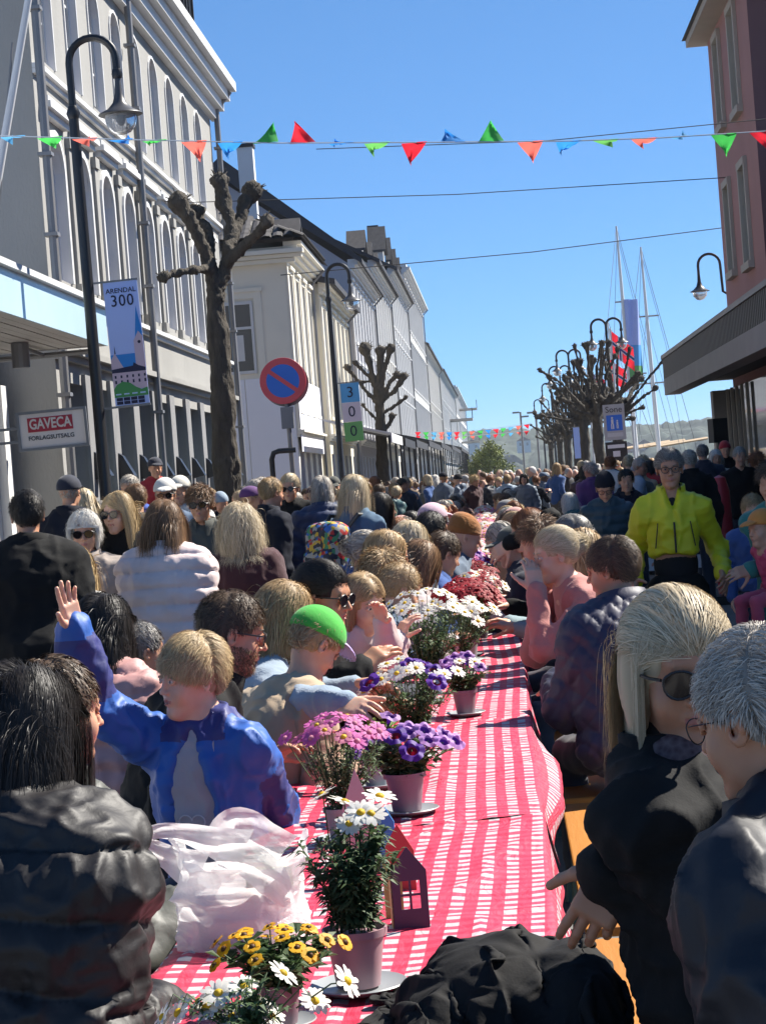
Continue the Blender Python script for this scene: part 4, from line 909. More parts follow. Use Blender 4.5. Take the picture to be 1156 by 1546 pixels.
def hand_mesh(W, M, curl=(20, 20, 20, 25), thumb=20, s=1.0, h=.004, spread=4, left=False, stub=.05):
    """M columns: x thumb side, y along the fingers, z back of the hand"""
    p = [Box((0, .045, 0), (.039, .047, .0135), k=.012, rr=.012), Cap((0, -stub, 0), (0, .01, 0), .026, .027, k=.025), Ell((.024, .03, -.008), (.017, .028, .014), k=.012)]
    xs = [.0285, .0095, -.0095, -.0275]; L = [.070, .078, .072, .056]; y0 = [.086, .090, .087, .080]
    for i in range(4):
        c = np.array([xs[i], y0[i] - .012, .001]); a = R(curl[i]); sp = R((1.5 - i) * spread); ang = 0; r = [.0092, .0083, .0076][:]
        if i == 3: r = [q * .9 for q in r]
        for k, f in enumerate((.46, .30, .24)):
            ang += a * (1 if k else .8); d = np.array([math.sin(sp) * math.cos(ang), math.cos(sp) * math.cos(ang), -math.sin(ang)]); e = c + d * (L[i] + (.012 if k == 0 else 0)) * f * (1.15 if k == 0 else 1)
            p.append(Cap(c, e, r[k] * 1.03, r[k] * .95, k=.003 if k else .005)); c = e
    t = R(thumb); c = np.array([.026, .012, -.004])
    for k, (f, r) in enumerate(((.044, .0135), (.032, .0105), (.026, .0092))):
        a = R(50) - t * .45 * k; d = np.array([math.sin(a) * .9, math.cos(a), -.25 - .25 * math.sin(t) * (k + .6)]); d /= np.linalg.norm(d); e = c + d * f; p.append(Cap(c, e, r, r * .9, k=.008 if k == 0 else .004)); c = e
    V, Q = surf(p, h / s); M = np.asarray(M, np.float32).copy()
    V = xf(V, M, W, s)
    if np.linalg.det(M) < 0: Q = Q[:, ::-1]
    return V, Q
def frame_from(y, z):
    y = np.array(y, float); y /= np.linalg.norm(y); z = np.array(z, float); z -= (z @ y) * y; z /= np.linalg.norm(z) + 1e-6; return np.stack([np.cross(y, z), y, z], 1).astype(np.float32)
def folds(V, seed, amp, f=7.0, zf=.5):
    W = V + .10 * (fbm(V * 5, seed, 2)[:, None] - .5); a = ridge(W * [f, f, f * zf], seed) ** 2; b = ridge(W[:, [1, 2, 0]] * [f * 1.9, f * 1.3, f * 1.9] + 7, seed + 3) ** 3
    c = ridge(W[:, [2, 0, 1]] * [f * 3.6, f * 2.2, f * 3.6] + 3, seed + 8) ** 2
    return amp * (a - .35) + amp * .6 * (b - .3) + amp * .30 * (c - .35)

SCC, SCR = v3(0, -.014, .036), v3(.081, .101, .094)
def hairline(P):
    y, z, ax = P[:, 1], P[:, 2], np.abs(P[:, 0])
    lim = np.interp(y, [-.2, -.09, -.045, -.028, .015, .03, .06, .085, .11], [-.075, -.072, -.050, .016, .018, .026, .040, .056, .07]); return z > lim
def strands(n, seed, style, length=.06, lift=.25, width=.003, m=7, curl=0.0, part=.3, spread=.012, jitter=.25, body=True, fwd=.6, hl=None, mess=0.0, scale=1.0, tuck=None, lim0=.098, behind=.075, pull0=.30):
    rng = np.random.default_rng(seed); d = rng.normal(0, 1, (n * 3, 3)); d /= np.linalg.norm(d, axis=1, keepdims=True); P = SCC + SCR * d; ok = (hl or hairline)(P); P = P[ok][:n].astype(np.float32); d = d[ok][:n]; n = len(P)
    layer = rng.random(n) ** 1.3 * spread; nrm = (P - SCC) / SCR ** 2; nrm /= np.linalg.norm(nrm, axis=1, keepdims=True)
    if style in ('long', 'bob', 'updo'):
        px = P[:, 0] - part * .05; side = np.sign(px); side[side == 0] = 1
        D = np.stack([side * .8, -.35 + 0 * px - .5 * (P[:, 1] > .03), -.3 + 0 * px], 1)
        if style == 'updo': D = np.stack([-P[:, 0] * 3, -1 + 0 * px, .15 + 0 * px], 1)
    elif style == 'short': D = np.stack([.35 * np.sign(part) + P[:, 0] * 3, fwd - 1.5 * (P[:, 1] < -.04), -.25 - .8 * (P[:, 2] < .03) + 0 * P[:, 0]], 1)
    elif style == 'fringe': D = np.stack([P[:, 0] * 5 + .25 * part, .9 - 1.9 * (P[:, 1] < -.03), -.35 - .7 * (P[:, 2] < .05) + 0 * P[:, 0]], 1)
    elif style == 'back': D = np.stack([P[:, 0] * 2, -1 + 0 * P[:, 0], .3 - .8 * (P[:, 2] < .02)], 1)
    D = D + rng.normal(0, jitter, D.shape); D -= (D * nrm).sum(1, keepdims=True) * nrm; D /= np.linalg.norm(D, axis=1, keepdims=True) + 1e-6; D = D + nrm * lift * rng.random((n, 1)) * 1.4
    Ls = length * (.75 + .35 * rng.random(n)); step = (Ls / (m - 1))[:, None]; pts = [P.copy()]; p = P + nrm * .001; ph = rng.random(n) * 6.28; wv = rng.normal(0, 1, (n, 3)) * mess
    g = v3(0, 0, -1)
    for k in range(1, m):
        D = D * (.72 if style in ('long', 'bob') else 1) + g * (.42 if style in ('long', 'bob') else (.06 if style != 'updo' else 0)) + wv * .1
        if curl: D = D + curl * np.stack([np.sin(ph + k * 1.1), np.cos(ph * 1.7 + k * 1.3), 0 * ph], 1)
        D /= np.linalg.norm(D, axis=1, keepdims=True); p = p + D * step
        if style != 'short' or lift < .8:
            q = (p - SCC) / (SCR + layer[:, None] + .002); r = np.linalg.norm(q, axis=1); ins = r < 1
            p = np.where(ins[:, None], SCC + q / r[:, None] * (SCR + layer[:, None] + .002), p)
        if style == 'updo' or style == 'back' or (style == 'fringe') or (style == 'short' and lift < .5):
            q = (p - SCC) / (SCR + layer[:, None] + .004); r = np.linalg.norm(q, axis=1); tgt = SCC + q / r[:, None] * (SCR + layer[:, None] + .004); pull = (.85 if style == 'updo' else pull0) * (r > 1) * (np.linalg.norm(p - v3(0, -.125, .035), axis=1) > .055 if style == 'updo' else 1); p = p + (tgt - p) * pull[:, None]
        if style in ('long', 'bob'):
            # stay off the face, fall over the neck and shoulders
            f = (p[:, 2] < .045) & (p[:, 1] > .02); sx = np.where(p[:, 0] < 0, -1, 1); p[:, 0] = np.where(f & (np.abs(p[:, 0]) < .072 + layer), sx * (.072 + layer), p[:, 0]); p[:, 1] = np.where(f, np.minimum(p[:, 1], behind - .1 * layer), p[:, 1])
            if body:
                bc, br = v3(0, -.03, -.31), v3(.225, .150, .150); q = (p - bc) / (br + layer[:, None]); r = np.linalg.norm(q, axis=1); ins = r < 1
                p = np.where(ins[:, None], bc + q / np.maximum(r, .05)[:, None] * (br + layer[:, None]), p)
                q = p[:, :2] - v3(0, -.03)[:2]; r = np.linalg.norm(q, axis=1); ins = (r < .062 + layer) & (p[:, 2] < -.05); q2 = q / np.maximum(r, .01)[:, None] * (.062 + layer)[:, None]
                p[:, :2] = np.where(ins[:, None], q2 + v3(0, -.03)[:2], p[:, :2])
        if style in ('long', 'bob') and curl == 0: rr_ = np.abs(p[:, 0]); lim = lim0 + layer * 1.5 + np.clip(-p[:, 2] - .12, 0, 1) * .5; p[:, 0] = np.where(rr_ > lim, np.sign(p[:, 0]) * (lim + (rr_ - lim) * .2), p[:, 0])
        if style == 'updo':
            k2 = v3(0, -.125, .035); v = k2 - p; dist = np.linalg.norm(v, axis=1); near = dist < .05; D = np.where(near[:, None], D * .3 + np.cross(v, v3(1, .2, .3)) / .05, D)
        pts.append(p.copy())
    S = np.stack(pts, 1)
    if style in ('long', 'bob') and not body: ok = np.abs(S[:, :, 0]).max(1) < lim0 + .010; S, layer = S[ok], layer[ok]; n = len(S)
    T = np.gradient(S, axis=1); out = S - SCC; out[..., 2] *= .3; Wd = np.cross(T, out); Wd /= np.linalg.norm(Wd, axis=2, keepdims=True) + 1e-9
    w = width * (.7 + .6 * rng.random(n))[:, None] * np.interp(np.arange(m), [0, m * .6, m - 1], [.8, 1, .12])[None]
    A, B = S - Wd * w[..., None] / 2, S + Wd * w[..., None] / 2
    V = np.stack([A, B], 2).reshape(-1, 3); i = np.arange(n)[:, None] * m * 2 + np.arange(m - 1)[None] * 2; Q = np.stack([i, i + 1, i + 3, i + 2], -1).reshape(-1, 4)
    return V, Q, np.repeat(rng.random(n), m * 2)
def hair_shell(style, h=.009, off=0.0, fz=0.0):
    o = off
    p = [Ell(SCC, SCR + .004 + o, k=.01)]
    if style in ('long', 'bob'):
        p += [Ell((0, -.05, -.03), (.082 + o, .055 + o, .085), k=.04), Ell((-.07, .0, -.04), (.018, .035, .07), k=.02), Ell((.07, .0, -.04), (.018, .035, .07), k=.02)]
        if style == 'long': p += [Ell((0, -.075, -.12), (.085 + o, .035, .10), k=.04)]
    if style == 'updo': p += [Ell((0, -.125, .04), (.042, .036, .040), k=.02)]
    p += [Box((0, .135, -.036 - fz), (.066, .08, .094), rr=.03, k=.02, cut=True), Ell((0, .07, -.09), (.066, .075, .07), k=.012, cut=True)]
    if style in ('short', 'updo', 'fringe', 'back'): p += [Box((0, .06, -.08), (.12, .068, .085), rr=.02, k=.012, cut=True), Box((0, 0, -.15), (.2, .2, .078), rr=.01, k=.01, cut=True)]
    V, Q = surf(p, h); n = vnormals(V, Q); a = np.arctan2(V[:, 0], V[:, 1]); r = fbm(np.stack([a * 9, V[:, 2] * 8, V[:, 1] * 0], 1), 5, 2)
    V = V + n * ((r - .5) * .012)[:, None]; return V, Q, np.clip(r * .9 - .1 + .3 * (vnoise(np.stack([a * 40, V[:, 2] * 12, a * 0], 1), 2) - .5), 0, 1)
_hm = {}
HS = dict(short=('short', dict(length=.035, lift=.35, width=.004)), crop=('short', dict(length=.016, lift=.5, width=.003)), messy=('short', dict(length=.055, lift=.6, width=.004, jitter=.5)), fringe=('fringe', dict(length=.052, lift=.18, width=.004, jitter=.18)),
          bob=('bob', dict(length=.20, lift=.15, width=.006, m=9)), long=('long', dict(length=.36, lift=.12, width=.006, m=12)), curly=('bob', dict(length=.22, lift=.5, width=.006, m=12, curl=.8, jitter=.5, spread=.03)), updo=('updo', dict(length=.17, lift=.1, width=.005, m=9)), back=('back', dict(length=.09, lift=.3, width=.004)))
def hair_mesh(kind, n, seed=1, h=.010, under=False, **kw):
    key = (kind, n, seed, h, under, tuple(sorted((a, str(b)) for a, b in kw.items())))
    if key in _hm: return _hm[key]
    st, par = HS[kind]; par = dict(par, **kw)
    if n >= 700: n = int(n * 1.7); par['width'] *= .66
    V, Q, r = hair_shell(st, h, par.pop('off', -.011 if under else 0.0), par.pop('fz', 0.0))
    if under: par['hl'] = lambda P: hairline(P) & (P[:, 2] < .040); par['spread'] = .004; par['lift'] = .02; par['length'] = min(par['length'], .16 if st == 'bob' else .018)
    V2, Q2, r2 = strands(n, seed, st, **par); VV, QQ = merge((V, Q), (V2, Q2))
    me = npmesh('hair', VV, QQ, HC['brown'], rnd=np.concatenate([r * .8, r2])); _hm[key] = me; return me

# ------------------------------------------------------------------ people: bodies
def skel(kind, lean=8, twist=0, arms=None, hy=0, hp=5, hr=0, ts=1.0, side=0, hunch=0, legs=None, shw=.168):
    J = {}
    J['pel'] = v3(0, 0, .93) if kind == 'stand' else v3(0, 0, .58)
    sp = rotm(0, lean, side); J['T'] = rotm(twist, lean, side); up = sp @ v3(0, 0, 1)
    J['belly'] = J['pel'] + up * .16; J['chest'] = J['pel'] + up * .34; J['neck'] = J['pel'] + up * .52 + v3(0, .02 * lean / 20, -.0)
    J['H'] = rotm(twist * .6 + hy, hp, hr); J['head'] = J['neck'] + v3(0, .022, .082) + (sp @ v3(0, 0, .064)) + J['H'] @ v3(0, .012, 0) + v3(0, hunch * .06, -hunch * .03)
    for s, n_ in ((-1, 'L'), (1, 'R')):
        J['sh' + n_] = J['pel'] + up * .437 + J['T'] @ v3(s * shw, .0, 0)
        a = dict(down=(s * .235, .04, .84 if kind == 'stand' else .62), table=(s * .17, .38, .80), lap=(s * .12, .30, .66), chin=(s * .05, .20, 1.02), swing=(s * .29, .20 * s, .86), pocket=(s * .24, .12, .95), phone=(s * .10, .38, 1.32 if kind == 'stand' else 1.02), fold=(-s * .12, .24, 1.1 if kind == 'stand' else .85)).get((arms or {}).get(n_, 'down'), (arms or {}).get(n_))
        if (arms or {}).get(n_) in ('table', 'lap'): J['back' + n_] = v3(s * .25, 0, 1)
        hint = (arms or {}).get('h' + n_, (s * .30, -.9, -.3)); J['el' + n_], J['wr' + n_] = ik(J['sh' + n_], v3(*a), .285, .265, hint)
        J['hip' + n_] = J['pel'] + v3(s * .085, 0, -.02)
        if kind == 'stand': kn, an = v3(s * .10, .02, .50), v3(s * .11, -.01, .09)
        else: kn, an = v3(s * .13, .43, .53), v3(s * .13, .40, .09)
        if legs: kn, an = v3(*legs[n_][0]), v3(*legs[n_][1])
        J['kn' + n_], J['an' + n_] = kn, an
    return J
def body_mesh(J, hh=.009, hs=1.0, fem=0, child=0, hands=True, hc=None, mouth=0, fat=0, handh=.007, hM=None, hS=1.0):
    hp = head_prims(fem, child, mouth=mouth, fat=fat); nb = (J['H'].T @ (J['neck'] - J['head'])) / hs
    hp += [Cap((0, -.025, -.05), nb + v3(0, 0, .01), .047 - .007 * fem - .006 * child, .054 - .008 * fem, k=.025), Cap(nb, nb + v3(0, 0, -.05), .07, .08, k=.03)]
    V, Q = surf(hp, hh); lip = lipmask(V); V = xf(V, J['H'], J['head'], hs); mi = lip[Q].sum(1) > 2
    parts = [(V, Q)]; mis = [mi]; T = J['T']
    p = [Ell(J['chest'], (.135, .08, .18), T, k=.04), Ell(J['belly'], (.12, .08, .17), T, k=.04), Ell(J['pel'], (.13, .08, .12), k=.04)]
    for s in 'LR': p += [Cap(J['sh' + s], J['el' + s], .034, .028, k=.02), Cap(J['el' + s], J['wr' + s], .028, .024, k=.015), Cap(J['hip' + s], J['kn' + s], .075, .052, k=.04), Cap(J['kn' + s], J['an' + s], .052, .035, k=.02)]
    V, Q = surf(p, .026); parts.append((V, Q)); mis.append(np.zeros(len(Q), bool))
    if hands:
        for s in 'LR':
            sg = -1 if s == 'L' else 1; fa = J['wr' + s] - J['el' + s]; c = (hc or {}).get(s, (22, 22, 24, 28)); M = (hM or {}).get(s)
            if M is None: M = frame_from(fa, J.get('back' + s, v3(sg * .8, -.1, .5)))
            else: M = np.asarray(M, np.float32)
            M = M.copy(); 
            if (hM or {}).get(s) is None: 
                if sg * M[:, 0] @ v3(-1, .6, 0) * sg < 0: M[:, 0] *= -1
            parts.append(hand_mesh(J['wr' + s], M, c, s=hS, h=handh)); mis.append(np.zeros(len(parts[-1][1]), bool))
    V, Q = merge(*parts); return V, Q, np.concatenate(mis)
def top_mesh(J, style='jacket', th=.0, h=.018, seed=1, lenz=.0, amp=None, fem=0, collar=True, wide=1.0, period=.085, cuts=(), copen=.35, ch=.055, crumple=.5):
    T = J['T']; t = th + dict(jacket=.018, puffer=.035, sweater=.008, coat=.022, quilt=.016, hood=.016)[style]
    p = [Ell(J['chest'], ((.172 + t) * wide, .112 + t, .205 + t * .5), T, k=.05), Ell(J['belly'], ((.150 + t + .01) * wide, .108 + t, .19), T, k=.05), Ell(J['pel'] + v3(0, 0, .01), ((.165 + t) * wide, .118 + t, .12 + lenz * .5), k=.05), ] + [Cap(J['neck'] * .95 + J['chest'] * .05, J['sh' + q_] + (J['T'] @ v3(0, 0, .006)), .050 + t * .5, .058 + t * .7, k=.045) for q_ in 'LR']
    if lenz: p += [Cap(J['pel'], J['pel'] - v3(0, 0, lenz), .17 + t, .18 + t, k=.05)]
    for s in 'LR':
        fa = J['wr' + s] - J['el' + s]; we = J['el' + s] + fa * .97
        p += [Cap(J['sh' + s], J['el' + s], .058 + t * .8, .048 + t * .7, k=.022), Cap(J['el' + s], we, .050 + t * .7, .036 + t * .55, k=.015)]
    u = (J['neck'] - J['chest']) / np.linalg.norm(J['neck'] - J['chest'])
    p += list(cuts)
    if style == 'hood': p += [Ell(J['neck'] + T @ v3(0, -.085, .0), (.11, .055, .075), T, k=.03)]
    V, Q = surf(p, h); n = vnormals(V, Q); a = {'jacket': .026, 'puffer': .012, 'sweater': .018, 'coat': .024, 'quilt': .012, 'hood': .026}[style] if amp is None else amp
    d = folds(V, seed, a)
    # creases gather at the elbows
    for s in 'LR':
        r = np.linalg.norm(V - J['el' + s], axis=1); d = d + np.exp(-(r / .09) ** 2) * .012 * (ridge(V * [14, 14, 22], seed + 9) - .5)
    if style == 'puffer':
        q = (V - J['pel']) @ T; ph = q[:, 2] / period + .25 * (fbm(V * 4, seed) - .5)
        for s in 'LR':
            for a_, b_ in ((J['sh' + s], J['el' + s]), (J['el' + s], J['wr' + s])):
                ab = b_ - a_; tt = (V - a_) @ ab / (ab @ ab); dist = np.linalg.norm(V - a_ - np.clip(tt, 0, 1)[:, None] * ab, axis=1); on = (dist < .10) & (np.abs((V - J['chest']) @ T[:, 0]) > .17); ph = np.where(on, tt * np.linalg.norm(ab) / period, ph)
        sn = np.abs(np.sin(PI * ph)); d = d + .026 * (sn ** .4 - .75) + .010 * (1 - sn) ** 2 * (vnoise(V * [34, 34, 10], seed + 2) - .5) + .9 * crumple * folds(V, seed + 5, .026, 9)
    if style == 'quilt':
        q = (V - J['pel']) @ T; u1, u2 = (q[:, 0] + q[:, 2] * .6) / .06, (q[:, 0] - q[:, 2] * .6) / .06; d = d + .010 * (np.minimum(np.abs(np.sin(PI * u1)), np.abs(np.sin(PI * u2))) ** .5 - .5)
    V = V + n * d[:, None]
    if collar and style not in ('sweater',):
        u = (J['neck'] - J['chest']) / np.linalg.norm(J['neck'] - J['chest']); K = 26; rows = []
        for (r0, zz) in ((.066, -.035), (.064, ch * .4), (.067 + t * .3, ch), (.074 + t * .5, ch * .95), (.076 + t * .6, ch * .3), (.086 + t * .7, -.05)):
            for k in range(K + 1):
                a_ = PI / 2 + copen + (2 * PI - 2 * copen) * k / K; fl = (1 + .12 * math.cos(a_ - PI / 2)) * (1 + .03 * math.sin(3.1 * k)); rows.append(J['neck'] + T @ v3(r0 * math.cos(a_), r0 * fl * math.sin(a_) - .006, zz + .010 * math.cos(a_ + PI / 2) * (zz > 0)))
        cv = np.array(rows, np.float32); i_ = np.arange(5 * (K + 1)).reshape(5, K + 1)[:, :-1].ravel(); cq = np.stack([i_, i_ + 1, i_ + K + 2, i_ + K + 1], 1); V, Q = merge((V, Q), (cv, cq))
    return V, Q
def leg_mesh(J, h=.022, seed=2, th=0.0):
    p = [Ell(J['pel'] - v3(0, 0, .02), (.165 + th, .115 + th, .12), k=.05)]
    for s in 'LR': p += [Cap(J['hip' + s], J['kn' + s], .086 + th, .064 + th, k=.03), Cap(J['kn' + s], J['an' + s] + v3(0, 0, -.02), .062 + th, .052 + th, k=.02)]
    V, Q = surf(p, h); n = vnormals(V, Q); return V + n * folds(V, seed, .012)[:, None], Q
def shoe_mesh(J, s, h=.018):
    a = J['an' + s]; V, Q = surf([Ell((a[0], a[1] + .04, .045), (.042, .12, .045), k=.02), Ell((a[0], a[1] + .10, .035), (.045, .07, .035), k=.02), Cap(a, (a[0], a[1], .05), .042, k=.02), Box((0, 0, -.05), (2, 2, .05), rr=.001, k=.003, cut=True)], h); return V, Q
_kit = {}
def part(name, VQ, m, parent, mats=None, mi=None, rnd=None):
    V, Q = VQ[0], VQ[1]; me = npmesh(name, V, Q, m, mi=mi, rnd=rnd); return link(name, me, parent)
def spectacles(parent, J, hs, dark=True, frame=None, wire=False, big=1.0, name='sunglasses'):
    """worn glasses in head space"""
    f = frame or M_black; b = MB(); H, c = J['H'], J['head']
    tr = lambda p: tuple(xf(np.array([p], np.float32), H, c, hs)[0])
    r = .0011 if wire else .0022; L = MB()
    for s in (-1, 1):
        ring = []; n = 18
        for k in range(n):
            a = 2 * PI * k / n; x = .0255 * big * math.cos(a) * (1.0 if math.sin(a) > 0 else .93); z = .020 * big * math.sin(a) * (.85 if math.sin(a) > 0 else 1.12); ring.append((s * (.0325 * (1 + .15 * (big - 1)) + x * .98), .101 - .09 * abs(.0325 + x) ** 1.0 * .38 + (.0325) * .03, .008 + z))
        b.tube([tr(p) for p in ring + [ring[0]]], r * hs, 6)
        cc = tr((s * .0325, .1005, .008)); L.raw([cc] + [tr(p) for p in ring], [(0, k + 1, (k + 1) % n + 1) for k in range(n)])
        b.tube([tr((s * (.0325 + .025 * big), .094, .014)), tr((s * .073, .075, .014)), tr((s * .083, -.005, .010)), tr((s * .082, -.022, -.008))], [r * hs * (1 if wire else 1.3)] * 4, 5)
    b.tube([tr((-.009, .101, .012)), tr((0, .103, .014)), tr((.009, .101, .012))], r * hs * 1.2, 6)
    g = b.build(name, f, parent, True); L.build('lens', M_lens if dark else M_clear, g, True); return g
def cap_hat(parent, J, hs, m, m2=None, visor=True, name='cap', yaw=0, brim=False):
    Rz = rotm(yaw); p = [Ell((0, -.014, .046), (.096, .116, .103), k=.01), Box((0, 0, -.06), (.2, .2, .095), np.array(Matrix.Rotation(R(8), 3, 'X')), rr=.005, k=.006, cut=True)]
    V, Q = surf(p, .007); part(name, (xf(V, J['H'] @ Rz, J['head'], hs), Q), m, parent); 
    if visor:
        p = [Ell((0, .105, .038), (.075, .075, .040), np.array(Matrix.Rotation(R(-12), 3, 'X')), k=.01), Ell((0, .105, .026), (.09, .09, .040), np.array(Matrix.Rotation(R(-12), 3, 'X')), k=.003, cut=True), Ell((0, -.014, .045), (.083, .100, .086), k=.003, cut=True)]
        V, Q = surf(p, .006); part('visor', (xf(V, J['H'] @ Rz, J['head'], hs), Q), m2 or m, parent)
    V, Q = surf([Ell((0, -.014, .139), (.009, .009, .006), k=0)], .004); part('button', (xf(V, J['H'], J['head'], hs), Q), m2 or m, parent)
def beanie(parent, J, hs, m, name='beanie', slouch=0):
    p = [Ell((0, -.02, .05), (.090, .108, .094), k=.01), Ell((0, -.05, .10), (.06 + slouch, .07, .05 + slouch), k=.03), Box((0, 0, -.07), (.2, .2, .095), np.array(Matrix.Rotation(R(10), 3, 'X')), rr=.005, k=.008, cut=True)]
    V, Q = surf(p, .007); a = np.arctan2(V[:, 0], V[:, 1] + .01); n = vnormals(V, Q); V = V + n * (.0015 * np.sin(a * 60) + .004 * (V[:, 2] < .055))[:, None]
    part(name, (xf(V, J['H'], J['head'], hs), Q), m, parent)
def person(label, px, py, Y, heading, kind='stand', hair='short', hc='brown', top='jacket', tc=(.02, .02, .025), tk='woven', bc=(.02, .025, .04), skin='fair', hs=1.0, fem=0, child=0, lean=None, twist=0,
           hy=0, hp=4, hr=0, arms=None, glasses=None, hat=None, hatc=None, res=1.0, group=None, s=None, n=900, hseed=1, seed=None, shoes=False, hands=True, hairkw={}, topkw={}, side=0, hunch=0, mouth=0, fat=0, hm=None, eyes=False, legs=None, wide=1.0, hc2=None, hM=None, handh=.007, cat=None, hS=1.0, free=False, lenz=0.0, shw=.168):
    """(px,py) and Y say where the middle of the head is; heading 0 = looks away down the street, 180 = towards the camera"""
    lean = (4 if kind == 'stand' else 14) if lean is None else lean; seed = seed if seed is not None else int(px * 7 + py) % 997
    J = skel(kind, lean, twist, None, hy, hp, hr, side=side, hunch=hunch, legs=legs or None, shw=shw); q = at(px, py, Y); s = s or (q.z / float(J['head'][2]) if kind == 'stand' else (1.0 if not child else .8))
    rz = R(heading); Mz = np.array(Matrix.Rotation(rz, 3, 'Z')); off = Mz @ (J['head'] * s); o = empty('person', (q.x - off[0], q.y - off[1], q.z - off[2] if kind != 'stand' else 0), rz, label, cat or 'person', group)
    if arms:
        arms = dict(arms)
        for k_, a_ in list(arms.items()):
            if not isinstance(a_, str) and len(a_) == 4:
                w_ = at(*a_[1:]) - Vector(o.location); l_ = Mz.T @ np.array(w_) / s; arms[k_] = tuple(l_)
        J = skel(kind, lean, twist, arms, hy, hp, hr, side=side, hunch=hunch, legs=legs or None, shw=shw)
    o.scale = (s, s, s); hs = hs / s * .945
    V, Q, mi = body_mesh(J, .0095 * res, hs, fem, child, hands, hc2, mouth, fat, handh, hM, hS); part('body', (V, Q), [SK[skin], LIP], o, mi=mi)
    V, Q = top_mesh(J, top, h=.018 * res, seed=seed, fem=fem, wide=wide, lenz=lenz, **topkw); part('sweater' if top == 'sweater' else 'jacket', (V, Q), cloth(tc, tk), o)
    if legs is not False: part('trousers', leg_mesh(J, .022, seed), cloth(bc), o)
    if shoes:
        for k in 'LR': part('shoe', shoe_mesh(J, k), cloth((.02, .02, .02), 'leather'), o)
    if hair: 
        h_ = link('hair', hair_mesh(hair, n, hseed, under=bool(hat), **hairkw), o); h_.matrix_local = Matrix.Translation(J['head'].tolist()) @ Matrix(J['H'].tolist()).to_4x4() @ Matrix.Scale(hs, 4); setmat(h_, hm or HC[hc])
    if glasses: spectacles(o, J, hs, dark=glasses == 'sun', wire=glasses == 'wire', name='sunglasses' if glasses == 'sun' else 'glasses', big=1.12 if glasses == 'sun' else 1.0)
    if hat == 'cap': cap_hat(o, J, hs, cloth(hatc, 'woven'))
    if hat == 'beanie': beanie(o, J, hs, cloth(hatc, 'knit'))
    if eyes:
        for sx in (-1, 1):
            b = MB(); ring = []
            e = MB().lathe([(.0001, -.0115)] + [(.0115 * math.cos(a), .0115 * math.sin(a)) for a in [k * PI / 8 - PI / 2 + PI / 8 for k in range(7)]] + [(.0001, .0115)], (sx * .0315, .0795, .0095), 14)
            me = e.mesh('eye', M_eye, True); eo = link('eye', me, o); eo.matrix_local = Matrix.Translation(J['head'].tolist()) @ Matrix(J['H'].tolist()).to_4x4() @ Matrix.Scale(hs, 4)
            ib = MB().lathe([(0, .0005), (.003, .0002), (.0058, -.0006)], (sx * .0315, .0912, .0095), 12, lambda v: Vector((v.x, v.z, v.y))); io = ib.build('iris', M_iris, eo)
            bb, Qb = surf([Cap((sx * .018, .0905, .029), (sx * .034, .0905, .034), .0028, k=.002), Cap((sx * .034, .0905, .034), (sx * .050, .078, .030), .0028, .0016, k=.002)], .0022); V_ = xf(bb, J['H'], J['head'], hs)
            part('eyebrow', (V_, Qb), hm or HC[hc], o, rnd=np.full(len(V_), .3))
    o['_s'] = s
    PJ[o.name] = (o, J, hs); return o
PJ = {}
def tmesh(name, text_obj): pass
# ------------------------------------------------------------------ tables, cloths, benches
def gingham():
    m, nt, b = new_mat('gingham_cloth'); tc = nt.nodes.new('ShaderNodeAttribute'); tc.attribute_name = 'cloth_uv'
    sep = nt.nodes.new('ShaderNodeSeparateXYZ'); nt.links.new(tc.outputs['Vector'], sep.inputs[0])
    def stripe(o, per, duty, ph=0.0):
        a = N(nt, 'ShaderNodeMath', operation='MULTIPLY_ADD'); nt.links.new(o, a.inputs[0]); a.inputs[1].default_value = 1 / per; a.inputs[2].default_value = ph
        f = N(nt, 'ShaderNodeMath', operation='FRACT'); nt.links.new(a.outputs[0], f.inputs[0])
        g_ = N(nt, 'ShaderNodeMath', operation='LESS_THAN'); nt.links.new(f.outputs[0], g_.inputs[0]); g_.inputs[1].default_value = duty; return g_.outputs[0]
    cx_ = stripe(sep.outputs[0], .058, .52); cy_ = stripe(sep.outputs[1], .058, .50)
    row = mixn(nt, cy_, (.46, .42, .43, 1), (.46, .05, .10, 1)); red = mixn(nt, cy_, (.58, .040, .085, 1), (.50, .020, .06, 1))
    out = mixn(nt, cx_, row, red); nz = N(nt, 'ShaderNodeTexNoise', Scale=7.0, Detail=4.0); out = mixn(nt, .12, out, nz.outputs[1], 'SOFT_LIGHT'); nt.links.new(out, b.inputs['Base Color'])
    b.inputs['Roughness'].default_value = .55
    w = N(nt, 'ShaderNodeTexNoise', Scale=900.0, Detail=1.0); bp = N(nt, 'ShaderNodeBump', Strength=.25, Distance=.0008); nt.links.new(w.outputs[0], bp.inputs['Height'])
    w2 = N(nt, 'ShaderNodeTexNoise', Scale=11.0, Detail=6.0, Distortion=2.0); b2 = N(nt, 'ShaderNodeBump', Strength=.7, Distance=.012); nt.links.new(w2.outputs[0], b2.inputs['Height']); nt.links.new(bp.outputs[0], b2.inputs['Normal']); nt.links.new(b2.outputs[0], b.inputs['Normal'])
    return m
M_ging = gingham()
M_plank = mat('orange_lacquered_wood', (.40, .155, .016), .6, .30, 7, .25, 60, stretch=(1, .12, 1), dirt=.3)
M_steel = mat('trestle_steel', (.05, .09, .07), .5, .2, 8, .05)
TZ = .755; TX0, TX1 = -.745, .045
